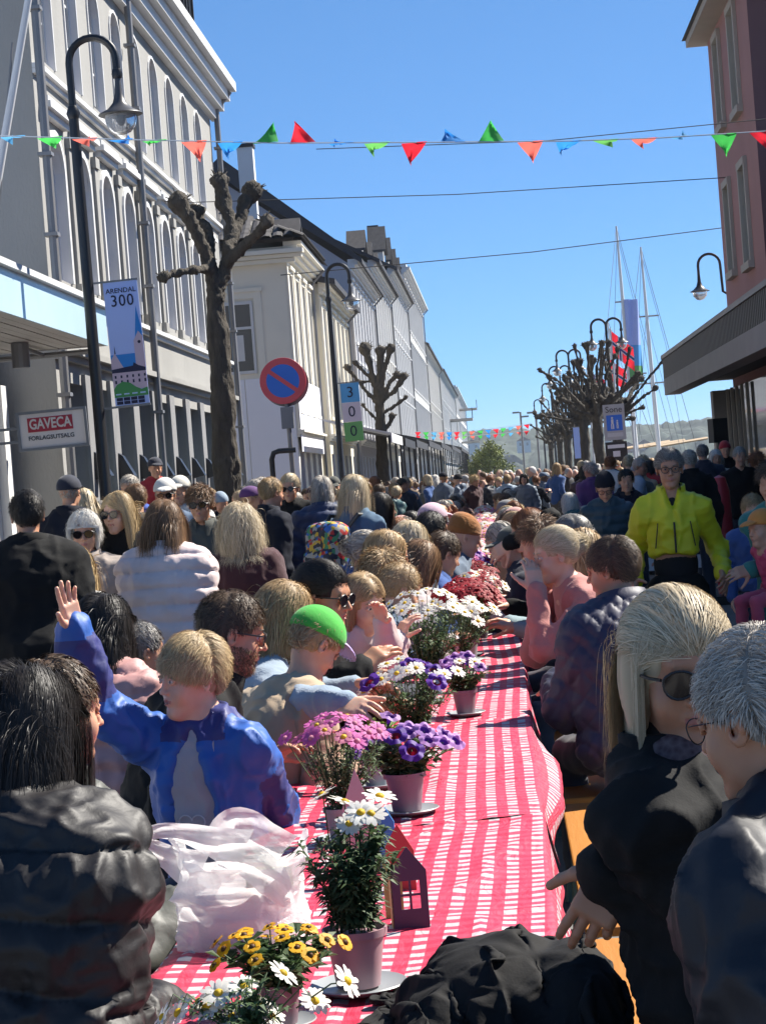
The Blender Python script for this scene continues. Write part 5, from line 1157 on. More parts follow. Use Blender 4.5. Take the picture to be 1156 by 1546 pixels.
def tablecloth(y0, y1, seed, label, puff=0.0):
    nu, nv = 64, 84; W_ = TX1 - TX0; dr = .13; rng = random.Random(seed); sk = rng.uniform(-.02, .02); off = rng.uniform(0, .07)
    us = np.linspace(-dr, W_ + dr, nu); vs = np.linspace(0, y1 - y0, nv); U, Vv = np.meshgrid(us, vs, indexing='ij')
    P = np.stack([U * 1.0, Vv, 0 * U], -1)
    wr = (ridge(P * [7, 3.2, 1] + fbm(P * 2.5, seed)[..., None] * 2, seed) ** 2.2) * .012 + (ridge(P * [3, 11, 1] + 3, seed + 5) ** 4) * .004
    fold = np.exp(-(((Vv - (y1 - y0) * .5) + .12 * (U - .4)) / .012) ** 2) * .007 + np.exp(-((U - W_ * .48) / .010) ** 2) * .005
    x = TX0 + np.clip(U, 0, W_); z = TZ + .004 + wr + fold; over = np.maximum(U - W_, 0) + np.maximum(-U, 0); sg = np.where(U > W_, 1, -1)
    z = z - over - .006 * (over > 0); flare = over * (.04 + .25 * vnoise(P * [0, 4.5, 0] + [seed, 0, 0], seed)) + np.where(U > W_, puff * np.sin(np.clip(over / dr, 0, 1) * PI) * np.sin(np.clip((Vv / (y1 - y0) - .1) / .8, 0, 1) * PI), 0)
    x = x + sg * flare + sg * (over > 0) * .004 + sk * (Vv / 2.3 - .5) * 0
    y = y0 + Vv + .012 * np.sin(U * 9 + seed) * ((Vv < .01) | (Vv > y1 - y0 - .01))
    z = z + .006 * np.exp(-((y1 - y0) - Vv) / .03)
    me = npmesh('tablecloth', np.stack([x, y, z], -1).reshape(-1, 3), (lambda i: np.stack([i[:-1, :-1], i[1:, :-1], i[1:, 1:], i[:-1, 1:]], -1).reshape(-1, 4))(np.arange(nu * nv).reshape(nu, nv)), M_ging)
    a = me.attributes.new('cloth_uv', 'FLOAT_VECTOR', 'POINT'); wob = .010 * (fbm(P * 1.6, seed) - .5)
    a.data.foreach_set('vector', np.stack([U + off + sk * Vv + wob, Vv + wob * 2, 0 * U], -1).astype(np.float32).ravel())
    tag(link('tablecloth', me), label, 'tablecloth', 'red and white checked tablecloths in one long row')
def leg_frame(b, x0, x1, y, top):
    b.tube([(x0, y, top), (x0 - .02, y, .02), (x1 + .02, y, .02), (x1, y, top)], .014, 6); b.tube([(x0, y, top * .55), (x1, y, top * .55)], .010, 6)
tproto = empty('beer_table', (0, 0, 0)); MB().box(TX0 + .01, TX1 - .01, .02, 2.25, TZ - .03, TZ).build('tabletop', M_plank, tproto)
for yy in (.35, 1.9): b = MB(); leg_frame(b, TX0 + .1, TX1 - .1, yy, TZ - .03); b.build('leg', M_steel, tproto)
bproto = empty('bench', (0, 0, 0))
bm_ = MB().box(-.13, .13, .03, 2.2, .435, .462).build('seat', M_plank, bproto); bv = bm_.modifiers.new('b', 'BEVEL'); bv.width = .006; bv.segments = 2
for yy in (.35, 1.85): b = MB(); leg_frame(b, -.1, .1, yy, .435); b.build('leg', M_steel, bproto)
ordn = ['first', 'second', 'third', 'fourth', 'fifth', 'sixth', 'seventh', 'eighth', 'ninth', 'tenth', 'eleventh', 'twelfth', 'thirteenth', 'fourteenth', 'fifteenth', 'sixteenth', 'seventeenth', 'eighteenth']
TY = [3.46 + 2.3 * k for k in range(17)]
for k, y in enumerate(TY):
    t = tproto if k == 0 else copy_tree(tproto); t.location = (0, y, 0); tag(t, '%s folding table from the camera under its checked cloth' % ordn[k], 'table', 'folding tables in one long row')
    tablecloth(y - .01, y + 2.295, 31 + k * 7, ['nearest red and white checked tablecloth, under the plastic bag and black coat', 'second checked tablecloth, its right edge bulging down beside the bench', 'third checked tablecloth, beside the navy quilted jacket'][k] if k < 3 else '%s checked tablecloth along the row of flowers' % ordn[k], .07 if k == 1 else 0)
    for q_, x in enumerate((.262, -1.03)):
        bb = bproto if (k == 0 and q_ == 0) else copy_tree(bproto); bb.location = (x, y - .05 + (.08 if q_ else 0), 0); tag(bb, '%s orange wooden bench along the %s side of the tables' % (ordn[k], ['right', 'left'][q_]), 'bench', 'wooden benches along the tables')

# ------------------------------------------------------------------ flowers
def fmat(name, c, tr=.35):
    m, nt, b = new_mat(name); b.inputs['Roughness'].default_value = .6; oi = nt.nodes.new('ShaderNodeObjectInfo'); out = mixn(nt, oi.outputs['Random'], c4(c, .82), c4(c, 1.1)); nt.links.new(out, b.inputs['Base Color'])
    t = nt.nodes.new('ShaderNodeBsdfTranslucent'); nt.links.new(out, t.inputs[0]); mx = nt.nodes.new('ShaderNodeMixShader'); mx.inputs[0].default_value = tr
    nt.links.new(b.outputs[0], mx.inputs[1]); nt.links.new(t.outputs[0], mx.inputs[2]); o = [n for n in nt.nodes if n.type == 'OUTPUT_MATERIAL'][0]; nt.links.new(mx.outputs[0], o.inputs[0]); return m
F = {k: fmat('petal_' + k, c) for k, c in dict(white=(.82, .80, .74), pink=(.62, .14, .42), gold=(.85, .47, .01), lilac=(.50, .27, .62), purple=(.09, .015, .30), red=(.36, .008, .02), rose=(.7, .28, .38), yellow=(.75, .5, .02), darkred=(.2, .005, .02), brown=(.12, .05, .01)).items()}
M_leaf = fmat('green_leaf', (.085, .14, .055), .3); M_leaf2 = fmat('bright_leaf', (.13, .24, .03), .35)
def daisy(pet, cen, n=15, r=.026, cup=.15, cr=.0075, wid=.5):
    b = MB()
    for k in range(n):
        a = 2 * PI * k / n + .07 * math.sin(k * 5); rr = r * (1 + .08 * math.sin(k * 3.7)); w = 2 * PI * cr / n * wid * 1.7 + .0014; c, s = math.cos(a), math.sin(a); dz = .0015 * math.sin(k * 2.3)
        pr = [(cr * .6, w * .5, .001), (rr * .45, w * 1.05, cup * rr * .45 + .001 + dz), (rr * .85, w, cup * rr * .6 + dz), (rr, w * .35, cup * rr * .45 + dz)]
        vs = []
        for (q, ww, z) in pr: vs += [(q * c - ww * s, q * s + ww * c, z), (q * c + ww * s, q * s - ww * c, z)]
        b.raw(vs, [(0, 1, 3, 2), (2, 3, 5, 4), (4, 5, 7, 6)])
    b.mi = 1; b.lathe([(cr, .0005), (cr * .95, .003), (cr * .6, .0055), (0, .0065)], (0, 0, 0), 10); b.mi = 0
    return b.mesh('flower', [pet, cen], True)
def petunia(m, m2, r=.025):
    b = MB(); n = 30; rows = []
    for (q, z) in ((.003, -.03), (.006, -.012), (.014, -.001), (1, .004), (1.25, .0)):
        for k in range(n):
            a = 2 * PI * k / n; l = .86 + .14 * abs(math.cos(2.5 * a)) ** .5; rr = q if q < .5 else r * l * (q if q > 1 else .72); rows.append((rr * math.cos(a), rr * math.sin(a), z + (.003 * math.sin(5 * a + 1) if q >= 1 else 0)))
    b.raw(rows, [(i * n + k, i * n + (k + 1) % n, (i + 1) * n + (k + 1) % n, (i + 1) * n + k) for i in range(4) for k in range(n)]); b.m[:2 * n] = [1] * (2 * n); return b.mesh('flower', [m, m2], True)
FM = dict(W=daisy(F['white'], F['yellow'], 15, .0265, .12), P=daisy(F['pink'], F['rose'], 18, .023, .1), G=daisy(F['gold'], F['brown'], 13, .0155, .25, .006, .8), R=daisy(F['red'], F['darkred'], 20, .023, .2, .007, .7), r=daisy(F['rose'], F['yellow'], 16, .02, .15),
          L=petunia(F['lilac'], F['purple']), V=petunia(F['purple'], F['darkred'], .028))
def leaves(n0, rng, hgt, spread, base=.02, lw=.006, ll=.03, stems=26, droop=0):
    n = int(n0 * 1.8); st = []
    for k in range(stems):
        a = rng.uniform(0, 2 * PI); e = rng.uniform(.05, 1) ** .7 * spread; h = hgt * rng.uniform(.6, 1.0) * (1 - .25 * (e / spread) ** 2); p1 = np.array([math.cos(a) * e * .3, math.sin(a) * e * .3, h * .45]); p2 = np.array([math.cos(a) * e, math.sin(a) * e, h])
        st.append((np.array([math.cos(a) * base, math.sin(a) * base, 0.]), p1, p2))
    def bez(s_, t): return s_[0] * (1 - t) ** 2 + 2 * s_[1] * t * (1 - t) + s_[2] * t * t
    b = MB()
    for s_ in st: b.tube([bez(s_, t) for t in (0, .3, .6, 1)], [.0017, .0015, .0012, .0009], 3, False)
    for k in range(n):
        s_ = st[k % stems]; t = rng.uniform(.12, .97); p = bez(s_, t); a = rng.uniform(0, 2 * PI); up = rng.uniform(-.2, .9); d = np.array([math.cos(a), math.sin(a), up]); d /= np.linalg.norm(d); L_ = ll * rng.uniform(.6, 1.2); sd = np.cross(d, [0, 0, 1.]); sd /= np.linalg.norm(sd) + 1e-6; w = lw * rng.uniform(.7, 1.2)
        m1 = p + d * L_ * .55 + [0, 0, .003]; e = p + d * L_ - [0, 0, L_ * .2]
        b.raw([p, m1 + sd * w, e, m1 - sd * w], [(0, 1, 2, 3)])
    return b, st
_fol = {}
def plant(name, label, X, Y, kinds, nfl, hgt, spread, potm, lw=.004, ll=.028, nleaf=600, seed=1, group='pots of flowers along the middle of the tables', poth=.10, leafm=None, saucer=True, single=True, top_h=None, fsc=1.0, positions=None, pot=True):
    rng = random.Random(seed); o = empty(name, (X, Y, TZ + .018), rng.uniform(0, 6), label, 'potted flowers', group)
    o.rotation_euler = (0, 0, 0)
    if pot:
        MB().lathe([(0, 0), (poth * .38, 0), (poth * .50, poth * .86), (poth * .56, poth * .87), (poth * .57, poth), (poth * .53, poth), (poth * .50, poth * .9), (0, poth * .88)], (0, 0, .004), 26).build('pot', potm, o, True)
        if saucer: MB().lathe([(0, 0), (poth * .62, 0), (poth * .85, .012), (poth * .83, .014), (poth * .6, .003), (0, .003)], (0, 0, -.004), 28).build('saucer', flatcol('grey_saucer', (.30, .32, .33), .4), o, True)
    b, st = leaves(nleaf, rng, hgt, spread, poth * .3, lw, ll); f = b.build('foliage', leafm or M_leaf, o, loc=(0, 0, poth * .9)); f['kind'] = 'stuff'
    heads = []
    for k in range(nfl):
        if positions and k < len(positions): p = Vector(positions[k])
        else:
            a = k * 2.4 + rng.uniform(-.4, .4); e = spread * 1.02 * math.sqrt((k + .5) / nfl); p = Vector((math.cos(a) * e, math.sin(a) * e, poth + hgt * (1.02 + rng.uniform(-.08, .12)) - e * e / spread * .35))
        heads.append(p)
    sb_ = MB()
    if single:
        for k, p in enumerate(heads):
            n_ = Vector((p.x * 1.2 + rng.uniform(-.06, .06), p.y - spread * .55 + rng.uniform(-.05, .05), spread * 1.3)).normalized()
            fl = link('flower', FM[kinds[k % len(kinds)]], o, p); fl.rotation_euler = n_.to_track_quat('Z', 'Y').to_euler(); fl.rotation_euler.rotate_axis('Z', rng.uniform(0, 6)); q = fsc * rng.uniform(.82, 1.12); fl.scale = (q, q, q)
            sb_.tube([(p.x * .5, p.y * .5, poth + hgt * .35), (p.x * .85, p.y * .85, poth + hgt * .7), tuple(p - n_ * .002)], [.0014, .0013, .0012], 4, False)
        s_ = sb_.build('stems', M_leaf, o); s_['kind'] = 'stuff'
    else:
        byk = {}
        for k, p in enumerate(heads): byk.setdefault(kinds[k % len(kinds)], []).append(p)
        for kk, ps in byk.items():
            me = FM[kk]; nv = len(me.vertices); co = np.empty(nv * 3, np.float32); me.vertices.foreach_get('co', co); co = co.reshape(-1, 3); V = []; fs = []; mi = []
            pf = [tuple(p_.vertices) for p_ in me.polygons]; pm = [p_.material_index for p_ in me.polygons]
            mb = MB()
            for p in ps:
                n_ = Vector((p.x + rng.uniform(-.08, .08), p.y - spread * .5, spread * 1.2)).normalized(); Mx = np.array(n_.to_track_quat('Z', 'Y').to_matrix(), np.float32); q = fsc * rng.uniform(.9, 1.25)
                n0 = len(mb.v); mb.v += [tuple(v_) for v_ in (co * q) @ Mx.T + np.array(p, np.float32)]; mb.f += [tuple(i + n0 for i in f_) for f_ in pf]; mb.m += pm
            x = mb.build('flowers', list(me.materials), o, True); x['kind'] = 'stuff'
    return o
M_potp = flatcol('pot_dusty_pink', (.36, .22, .24), .45); M_potg = flatcol('pot_grey', (.25, .26, .27), .5); M_potm = flatcol('pot_mauve', (.22, .14, .17), .4)
# front: big marguerite
hd = []
for (px, py) in [(484, 1206), (518, 1217), (527, 1243), (545, 1226), (571, 1208), (560, 1228)]:
    p = at(px, py, 3.88); hd.append((p.x - (-.325), 0 + (-.03 if py > 1220 else .02), p.z - TZ - .018))
plant('marguerite_pot', 'tall marguerite with six white daisies in a dusty pink pot beside the dark card house', -.325, 3.90, 'W', 6, .235, .105, M_potp, .0045, .036, 1500, 3, poth=.105, positions=hd, fsc=1.12)
plant('yellow_flower_pot', 'low pot of small golden yellow flowers at the front of the table', -.44, 3.66, 'G', 22, .095, .115, M_potm, .011, .035, 420, 4, poth=.07, leafm=M_leaf)
hd = [tuple(Vector(at(px, py, 3.42)) - Vector((-.47, 3.42, TZ + .018))) for (px, py) in [(475, 1512), (427, 1470), (523, 1482), (355, 1495), (390, 1517), (330, 1500), (312, 1522), (270, 1530), (350, 1535), (368, 1490), (300, 1512), (246, 1536), (410, 1535)]]
plant('white_daisy_pot', 'white daisies with yellow centres cut by the bottom edge of the picture', -.47, 3.42, 'W', 13, .10, .11, M_potp, .004, .03, 300, 5, poth=.05, positions=hd, fsc=1.05)
plant('pink_daisy_pot', 'pink daisies on feathery stems behind the marguerite', -.475, 5.55, 'PPPr', 30, .22, .135, M_potg, .004, .03, 900, 6, poth=.08, fsc=1.1)
plant('lilac_petunia_pot', 'lilac petunias in a mauve pot on a grey saucer', -.325, 5.95, 'LLLV', 22, .12, .15, M_potm, .010, .035, 380, 7, poth=.105)
plant('purple_flower_pot', 'deep purple trumpets mixed with white daisies beside the green capped child', -.345, 7.1, 'WWVWWV', 26, .22, .17, M_potp, .005, .034, 1000, 8, poth=.08, fsc=1.1)
plant('green_leaf_pot', 'bright lime green leaves between the pink and purple flowers', -.44, 6.5, 'L', 2, .12, .11, M_potg, .018, .05, 60, 9, poth=.09, leafm=M_leaf2)
plant('white_flower_pot', 'loose white daisies on tall grey green stems beside the resting girl', -.36, 8.8, 'WW', 24, .34, .18, M_potg, .005, .036, 1500, 10, poth=.08, fsc=1.05)
plant('lilac_petunia_pot', 'lilac petunias hanging right of the tall white daisies', -.2, 8.3, 'LLW', 12, .12, .10, M_potm, .009, .03, 250, 11, poth=.09)
rngp = random.Random(5)
seqn = [(9.8, 'W', 'white daisies just behind the tall white daisies'), (10.7, 'RRR', 'dark red flowers mixed with white daisies'), (11.0, 'RR', 'dense dark red daisies left of the table centre'), (11.6, 'WW', 'cushion of white daisies behind the first red flowers'), (12.3, 'RRRW', 'dark red daisies and white ones in a mauve pot near the table edge'), (12.8, 'VLW', 'purple petunias right of the dark red daisies'), (13.6, 'WW', 'white daisies beyond the dark red ones'), (14.2, 'RR', 'dark red daisies beyond the white ones'), (14.9, 'WRL', 'white and lilac flowers by the orange beanie'), (15.6, 'PLV', 'pink and purple petunias by the orange beanie'), (16.7, 'WW', 'pale white flowers beyond the pink petunias'), (17.9, 'rW', 'rose and white flowers with light leaves')]
for i, (y, kd, lb) in enumerate(seqn):
    plant('flower_pot', lb, -.28 + rngp.uniform(-.07, .09), y, kd, 34 if 'R' not in kd else 60, .20 + rngp.uniform(-.02, .06), .195, [M_potp, M_potg, M_potm][i % 3], .005, .03, 420, 40 + i, single=y < 13, fsc=1.25)
yy = 18.8; i = 0
while yy < 42:
    kd = ['rW', 'WW', 'rRW', 'rr', 'WP', 'Wr'][i % 6]; plant('flower_pot', '%s flowers, %s pot beyond the pale rose ones' % ({'rW': 'rose and white', 'WW': 'white', 'rRW': 'rose, red and white', 'rr': 'rose pink', 'WP': 'white and pink', 'Wr': 'pale rose'}[kd], ordn[i] if i < 18 else str(i + 1) + 'th'), -.29 + rngp.uniform(-.08, .08), yy, kd, 26, .22, .19, M_potg, .008, .04, 160, 70 + i, single=False, saucer=False, fsc=1.5); yy += .95 + .02 * i; i += 1

# ------------------------------------------------------------------ card houses on the table
def onz(px, py, z):
    d = CAMR @ Vector(((px - CX0) / FPX, -(py - CY0) / FPX, -1.0)); return CAM + d * ((z - CAM.z) / d.z)
def card(name, label, px, py, z, outline, m, th=.003, rz=0, holes=None, bars=None, group='small painted card houses on the table'):
    p = onz(px, py, z); o = empty(name, (p.x, p.y, z), R(rz), label, 'card house', group)
    b = MB()
    if holes:
        (w, h, apex), (hx0, hx1, hz0, hz1) = outline, holes
        f = lambda a, c, d: (a, d, c)
        b.prism([(-w / 2, 0), (hx0, 0), (hx0, h), (-w / 2, h)], 0, th, f); b.prism([(hx1, 0), (w / 2, 0), (w / 2, h), (hx1, h)], 0, th, f)
        b.prism([(hx0, 0), (hx1, 0), (hx1, hz0), (hx0, hz0)], .0001, th - .0001, f); b.prism([(hx0, hz1), (hx1, hz1), (hx1, h), (hx0, h)], .0001, th - .0001, f); b.prism([(-w / 2, h), (w / 2, h), (0, apex)], .0002, th - .0002, f)
        b.build('wall', m, o); hm = MB(); cx_ = (hx0 + hx1) / 2; cz_ = (hz0 + hz1) / 2
        hm.box(cx_ - .0025, cx_ + .0025, .0005, th - .0005, hz0, hz1); hm.box(hx0, cx_ - .0025, .0006, th - .0006, cz_ - .0025, cz_ + .0025); hm.box(cx_ + .0025, hx1, .0006, th - .0006, cz_ - .0025, cz_ + .0025); hm.build('window_bars', m, o)
    else: b.prism(outline, 0, th, lambda a, c, d: (a, d, c)); b.build('wall', m, o)
    return o
zt = TZ + .014
o = card('card_house', 'dark purple card house with a four pane window hole beside the marguerite', 622, 1402, zt, (.075, .118, .168), flatcol('card_purple', (.065, .035, .075), .6), rz=8, holes=(-.018, .022, .040, .098))
MB().prism([(0, 0), (.05, 0), (.05, .12), (0, .12)], 0, .003, lambda a, c, d: (-.0375 + d, a, c)).build('side', flatcol('card_olive', (.28, .24, .07), .6), o)
card('card_house', 'olive yellow card panel left of the dark purple card house', 597, 1385, zt, [(-.02, 0), (.02, 0), (.02, .10), (-.02, .12)], flatcol('card_olive', (.28, .24, .07), .6), rz=20)
card('card_house', 'red card house with pitched top behind the dark purple one', 606, 1345, zt, [(-.03, 0), (.035, 0), (.035, .09), (0, .15), (-.03, .10)], flatcol('card_red', (.42, .03, .04), .6), rz=-10)
card('card_house', 'tall pale pink card steeple rising out of the marguerite', 548, 1330, zt, [(-.035, 0), (.035, 0), (.035, .16), (0, .26), (-.035, .17)], flatcol('card_pink', (.50, .33, .35), .6), rz=5)
card('card_house', 'green card gable behind the marguerite leaves', 560, 1315, zt, [(-.04, 0), (.04, 0), (.04, .07), (0, .12), (-.04, .07)], flatcol('card_green', (.10, .14, .06), .6), rz=0)
card('card_house', 'small blue card roof beside the pink steeple', 588, 1318, zt, [(-.02, 0), (.02, 0), (.02, .12), (0, .155), (-.02, .12)], flatcol('card_blue', (.03, .18, .50), .6), rz=-15)
card('card_tag', 'small olive brown upright card tag with a hole at the left table edge', 441, 1226, zt, [(-.013, 0), (.013, 0), (.013, .062), (.006, .07), (-.006, .07), (-.013, .062)], flatcol('card_brown', (.20, .16, .10), .6), rz=0, group=None)
card('card_tag', 'pale blue card standing among the distant white and lilac flowers', 706, 985, zt, [(-.03, 0), (.03, 0), (.03, .11), (-.03, .13)], flatcol('card_paleblue', (.25, .35, .45), .6), rz=10, group=None)

# ------------------------------------------------------------------ white carrier bag
M_bag, _nt, _b = new_mat('white_polythene'); _b.inputs['Base Color'].default_value = (.95, .95, .95, 1); _b.inputs['Roughness'].default_value = .28
_t = _nt.nodes.new('ShaderNodeBsdfTranslucent'); _t.inputs[0].default_value = (1, 1, 1, 1); _tp = _nt.nodes.new('ShaderNodeBsdfTransparent'); _m1 = _nt.nodes.new('ShaderNodeMixShader'); _m1.inputs[0].default_value = .5; _m2 = _nt.nodes.new('ShaderNodeMixShader'); _m2.inputs[0].default_value = .16
_o = [n for n in _nt.nodes if n.type == 'OUTPUT_MATERIAL'][0]
_nt.links.new(_b.outputs[0], _m1.inputs[1]); _nt.links.new(_t.outputs[0], _m1.inputs[2]); _nt.links.new(_m1.outputs[0], _m2.inputs[1]); _nt.links.new(_tp.outputs[0], _m2.inputs[2]); _nt.links.new(_m2.outputs[0], _o.inputs[0])
_w = N(_nt, 'ShaderNodeTexNoise', Scale=16.0, Detail=5.0, Distortion=2.5); _bp = N(_nt, 'ShaderNodeBump', Strength=.6, Distance=.012); _nt.links.new(_w.outputs[0], _bp.inputs['Height']); _nt.links.new(_bp.outputs[0], _b.inputs['Normal'])
pb = onz(372, 1425, TZ + .012); bag = empty('carrier_bag', tuple(pb), R(-12), 'white translucent plastic carrier bag with loose handles on the left table edge', 'plastic bag')
nu, nv = 200, 90; rows = []
for j in range(nv + 1):
    t = j / nv
    for i in range(nu):
        a = 2 * PI * i / nu; ca, sa = math.cos(a), math.sin(a); w = 0.128 * (1 - .10 * math.sin(t * 3) + .35 * max(t - .72, 0)); d = .072 * (1 - .70 * max(t - .35, 0)); e = .35
        rows.append((w * abs(ca) ** e * (1 if ca > 0 else -1) * 1.0, d * abs(sa) ** e * (1 if sa > 0 else -1), 0.180 * t + .02 * t * math.sin(a * 2 + 1) + (.03 * (abs(ca) ** 3) * max(t - .8, 0) * 5)))
V = np.array(rows, np.float32); nrm = V * [1, 1.5, 0]; nrm /= np.linalg.norm(nrm, axis=1, keepdims=True) + 1e-6; tt = V[:, 2] / .24
wv_ = .026 * (ridge(V * [9, 9, 5] + fbm(V * 8, 3)[:, None] * 1.5, 4) ** 2 - .3) * (.4 + tt) + .014 * (ridge(V * [24, 24, 15] + 2, 9) ** 4 - .2) + .006 * (ridge(V * [50, 50, 34] + 5, 12) ** 3 - .3)
V = V + nrm * wv_[:, None]
i_ = np.arange((nv + 1) * nu).reshape(nv + 1, nu); i2 = np.roll(i_, -1, 1); Q = np.stack([i_[:-1], i2[:-1], i2[1:], i_[1:]], -1).reshape(-1, 4)
link('sack', npmesh('sack', V, Q, M_bag), bag)
def ribbon(name, pts, wds, m, parent, seed=0, sub=4):
    P = [Vector(p) for p in pts]; n = len(P); fine = []; W = []
    for i in range(n - 1):
        p0, p1, p2, p3 = P[max(i - 1, 0)], P[i], P[i + 1], P[min(i + 2, n - 1)]
        for k in range(sub):
            t = k / sub; fine.append(.5 * ((2 * p1) + (p2 - p0) * t + (2 * p0 - 5 * p1 + 4 * p2 - p3) * t * t + (3 * p1 - p0 - 3 * p2 + p3) * t ** 3)); W.append(wds[i] * (1 - t) + wds[i + 1] * t)
    fine.append(P[-1]); W.append(wds[-1]); rows = []; K = 7
    for i, p in enumerate(fine):
        t = (fine[min(i + 1, len(fine) - 1)] - fine[max(i - 1, 0)]).normalized(); s = t.cross(Vector((.15, -1, .25))).normalized(); nn = t.cross(s)
        for k in range(K): u = k / (K - 1) - .5; rows.append(tuple(p + s * W[i] * u + nn * (.006 * math.sin(u * 9 + i * .5 + seed) + .012 * (u * u))))
    V = np.array(rows, np.float32); j = np.arange(len(fine) * K).reshape(-1, K); Q = np.stack([j[:-1, :-1], j[:-1, 1:], j[1:, 1:], j[1:, :-1]], -1).reshape(-1, 4); return link(name, npmesh(name, V, Q, m), parent)
ribbon('handle', [(-.08, -.02, .15), (-.14, -.03, .185), (-.185, -.03, .215), (-.175, -.02, .238), (-.12, -.015, .235), (-.05, -.02, .215), (.02, -.02, .19)], [.10, .05, .035, .03, .035, .06, .10], M_bag, bag, 1)
ribbon('handle', [(-.05, .02, .18), (-.05, .03, .225), (-.02, .03, .25), (.02, .02, .24), (.05, .01, .215), (.09, .01, .18)], [.08, .05, .05, .06, .07, .09], M_bag, bag, 2)
ribbon('fold', [(-.03, -.045, .19), (.04, -.06, .18), (.09, -.07, .14), (.115, -.06, .09)], [.04, .07, .07, .03], M_bag, bag, 3)
MB().box(-.085, .09, -.045, .04, .004, .11).build('contents', flatcol('paper_in_bag', (.85, .82, .80), .7), bag)
MB().box(.02, .10, -.03, .03, .112, .15).build('contents', flatcol('green_print_in_bag', (.35, .45, .22), .7), bag)

# ------------------------------------------------------------------ black coat heaped on the table (a sheet of cloth dropped onto a few lumps)
cz = TZ + .012; ct = empty('black_coat', (0, 3.6, cz), 0, 'crumpled black coat lying in a heap on the front right of the table', 'coat')
def drop_cloth(W_, H_, nx, ny, ctr, squash, lumps, frames, seed, z0=.14, table=(-.745, .13)):
    rng = np.random.default_rng(seed); u = np.linspace(-.5, .5, nx); v = np.linspace(-.5, .5, ny); U, Vv = np.meshgrid(u, v, indexing='ij'); P = np.stack([U, Vv, 0 * U], -1)
    flat = np.stack([U * W_, Vv * H_, 0 * U], -1).reshape(-1, 3)
    wx = squash[0]; wy = squash[1]
    st = np.stack([U * W_ * wx + .03 * (fbm(P * 5, seed) - .5), Vv * H_ * wy + .03 * (fbm(P * 5, seed + 3) - .5), z0 + .05 * np.sin(U * 24 + 5 * fbm(P * 3, seed + 1) + Vv * 9) * 1.0 + .03 * np.sin(Vv * 20 + 4 * fbm(P * 3, seed + 2))], -1).reshape(-1, 3)
    i = np.arange(nx * ny).reshape(nx, ny); Q = np.stack([i[:-1, :-1], i[1:, :-1], i[1:, 1:], i[:-1, 1:]], -1).reshape(-1, 4)
    me = npmesh('cloth', flat, Q); ob = link('cloth', me); ob.location = ctr
    ob.shape_key_add(name='Basis'); k = ob.shape_key_add(name='start'); k.data.foreach_set('co', st.astype(np.float32).ravel()); k.value = 1.0
    cl = ob.modifiers.new('c', 'CLOTH'); c = cl.settings; c.quality = 7; c.mass = .35; c.tension_stiffness = 18; c.compression_stiffness = 18; c.shear_stiffness = 8; c.bending_stiffness = .6; c.air_damping = 3.0
    cl.collision_settings.distance_min = .004; cl.collision_settings.friction = 60; cl.collision_settings.collision_quality = 3; cl.collision_settings.use_self_collision = False; c.rest_shape_key = ob.data.shape_keys.key_blocks['Basis']
    cols = []
    tb = MB().box(table[0], table[1], 2.6, 5.0, TZ - .4, TZ + .008).build("tmp", M_steel); cols.append(tb)
    for (c_, r_) in lumps:
        V, Q2 = surf([Ell(c_, r_, k=0)], .02); cols.append(link('tmp', npmesh('tmp', V, Q2)))
    for o_ in cols: m_ = o_.modifiers.new('col', 'COLLISION'); o_.collision.thickness_outer = .004; o_.collision.cloth_friction = 70; o_.collision.damping = .6
    scn.frame_start = 1; scn.frame_end = frames
    for f_ in range(1, frames + 1): scn.frame_set(f_)
    dg = bpy.context.evaluated_depsgraph_get(); ev = ob.evaluated_get(dg); m2 = ev.to_mesh(); n = len(m2.vertices); co = np.empty(n * 3, np.float32); m2.vertices.foreach_get('co', co); co = co.reshape(-1, 3) + np.array(ctr, np.float32); ev.to_mesh_clear()
    for o_ in cols: bpy.data.objects.remove(o_)
    bpy.data.objects.remove(ob); scn.frame_set(1); return co, Q
coat_m = cloth((.009, .0085, .009), 'woven')
co, Q = drop_cloth(.92, .95, 92, 88, (-.075, 3.63, TZ), (.50, .62), [((-.06, 3.68, TZ + .02), (.15, .17, .115)), ((.06, 3.62, TZ + .02), (.07, .14, .11)), ((-.17, 3.62, TZ + .01), (.06, .12, .06))], 30, 4)
cg = link('cloth', npmesh('cloth', co - np.array([0, 3.6, cz], np.float32), Q, coat_m), ct); so = cg.modifiers.new('s', 'SOLIDIFY'); so.thickness = .004; sb2 = cg.modifiers.new('d', 'SUBSURF'); sb2.levels = 1; sb2.render_levels = 1
C_ = lambda px, py, Y: np.array(at(px, py, Y), np.float32)
# ------------------------------------------------------------------ the people one can tell apart
K = dict(black=(.004, .004, .0045), navy=(.010, .013, .030), dnavy=(.006, .008, .018), grey=(.18, .18, .19), lgrey=(.40, .40, .42), olive=(.065, .068, .058), beige=(.42, .31, .20), pink=(.60, .32, .28), ppink=(.58, .46, .44), maroon=(.055, .014, .018),
         denim=(.06, .10, .17), blue=(.01, .06, .32), teal=(.025, .085, .10), red=(.40, .02, .03), white=(.62, .60, .57), yellow=(.62, .58, .010), brown=(.09, .055, .03), green=(.04, .14, .05), lblue=(.25, .32, .40), rust=(.30, .11, .02), purple=(.10, .03, .14))
def Mloc(h): return np.array(Matrix.Rotation(R(h), 3, 'Z'), np.float32).T
GL = 'people seated on the left side of the table'; GR = 'people seated on the right side of the table'; GS = 'people standing in the street on the left'; GW = 'people standing and walking on the right'
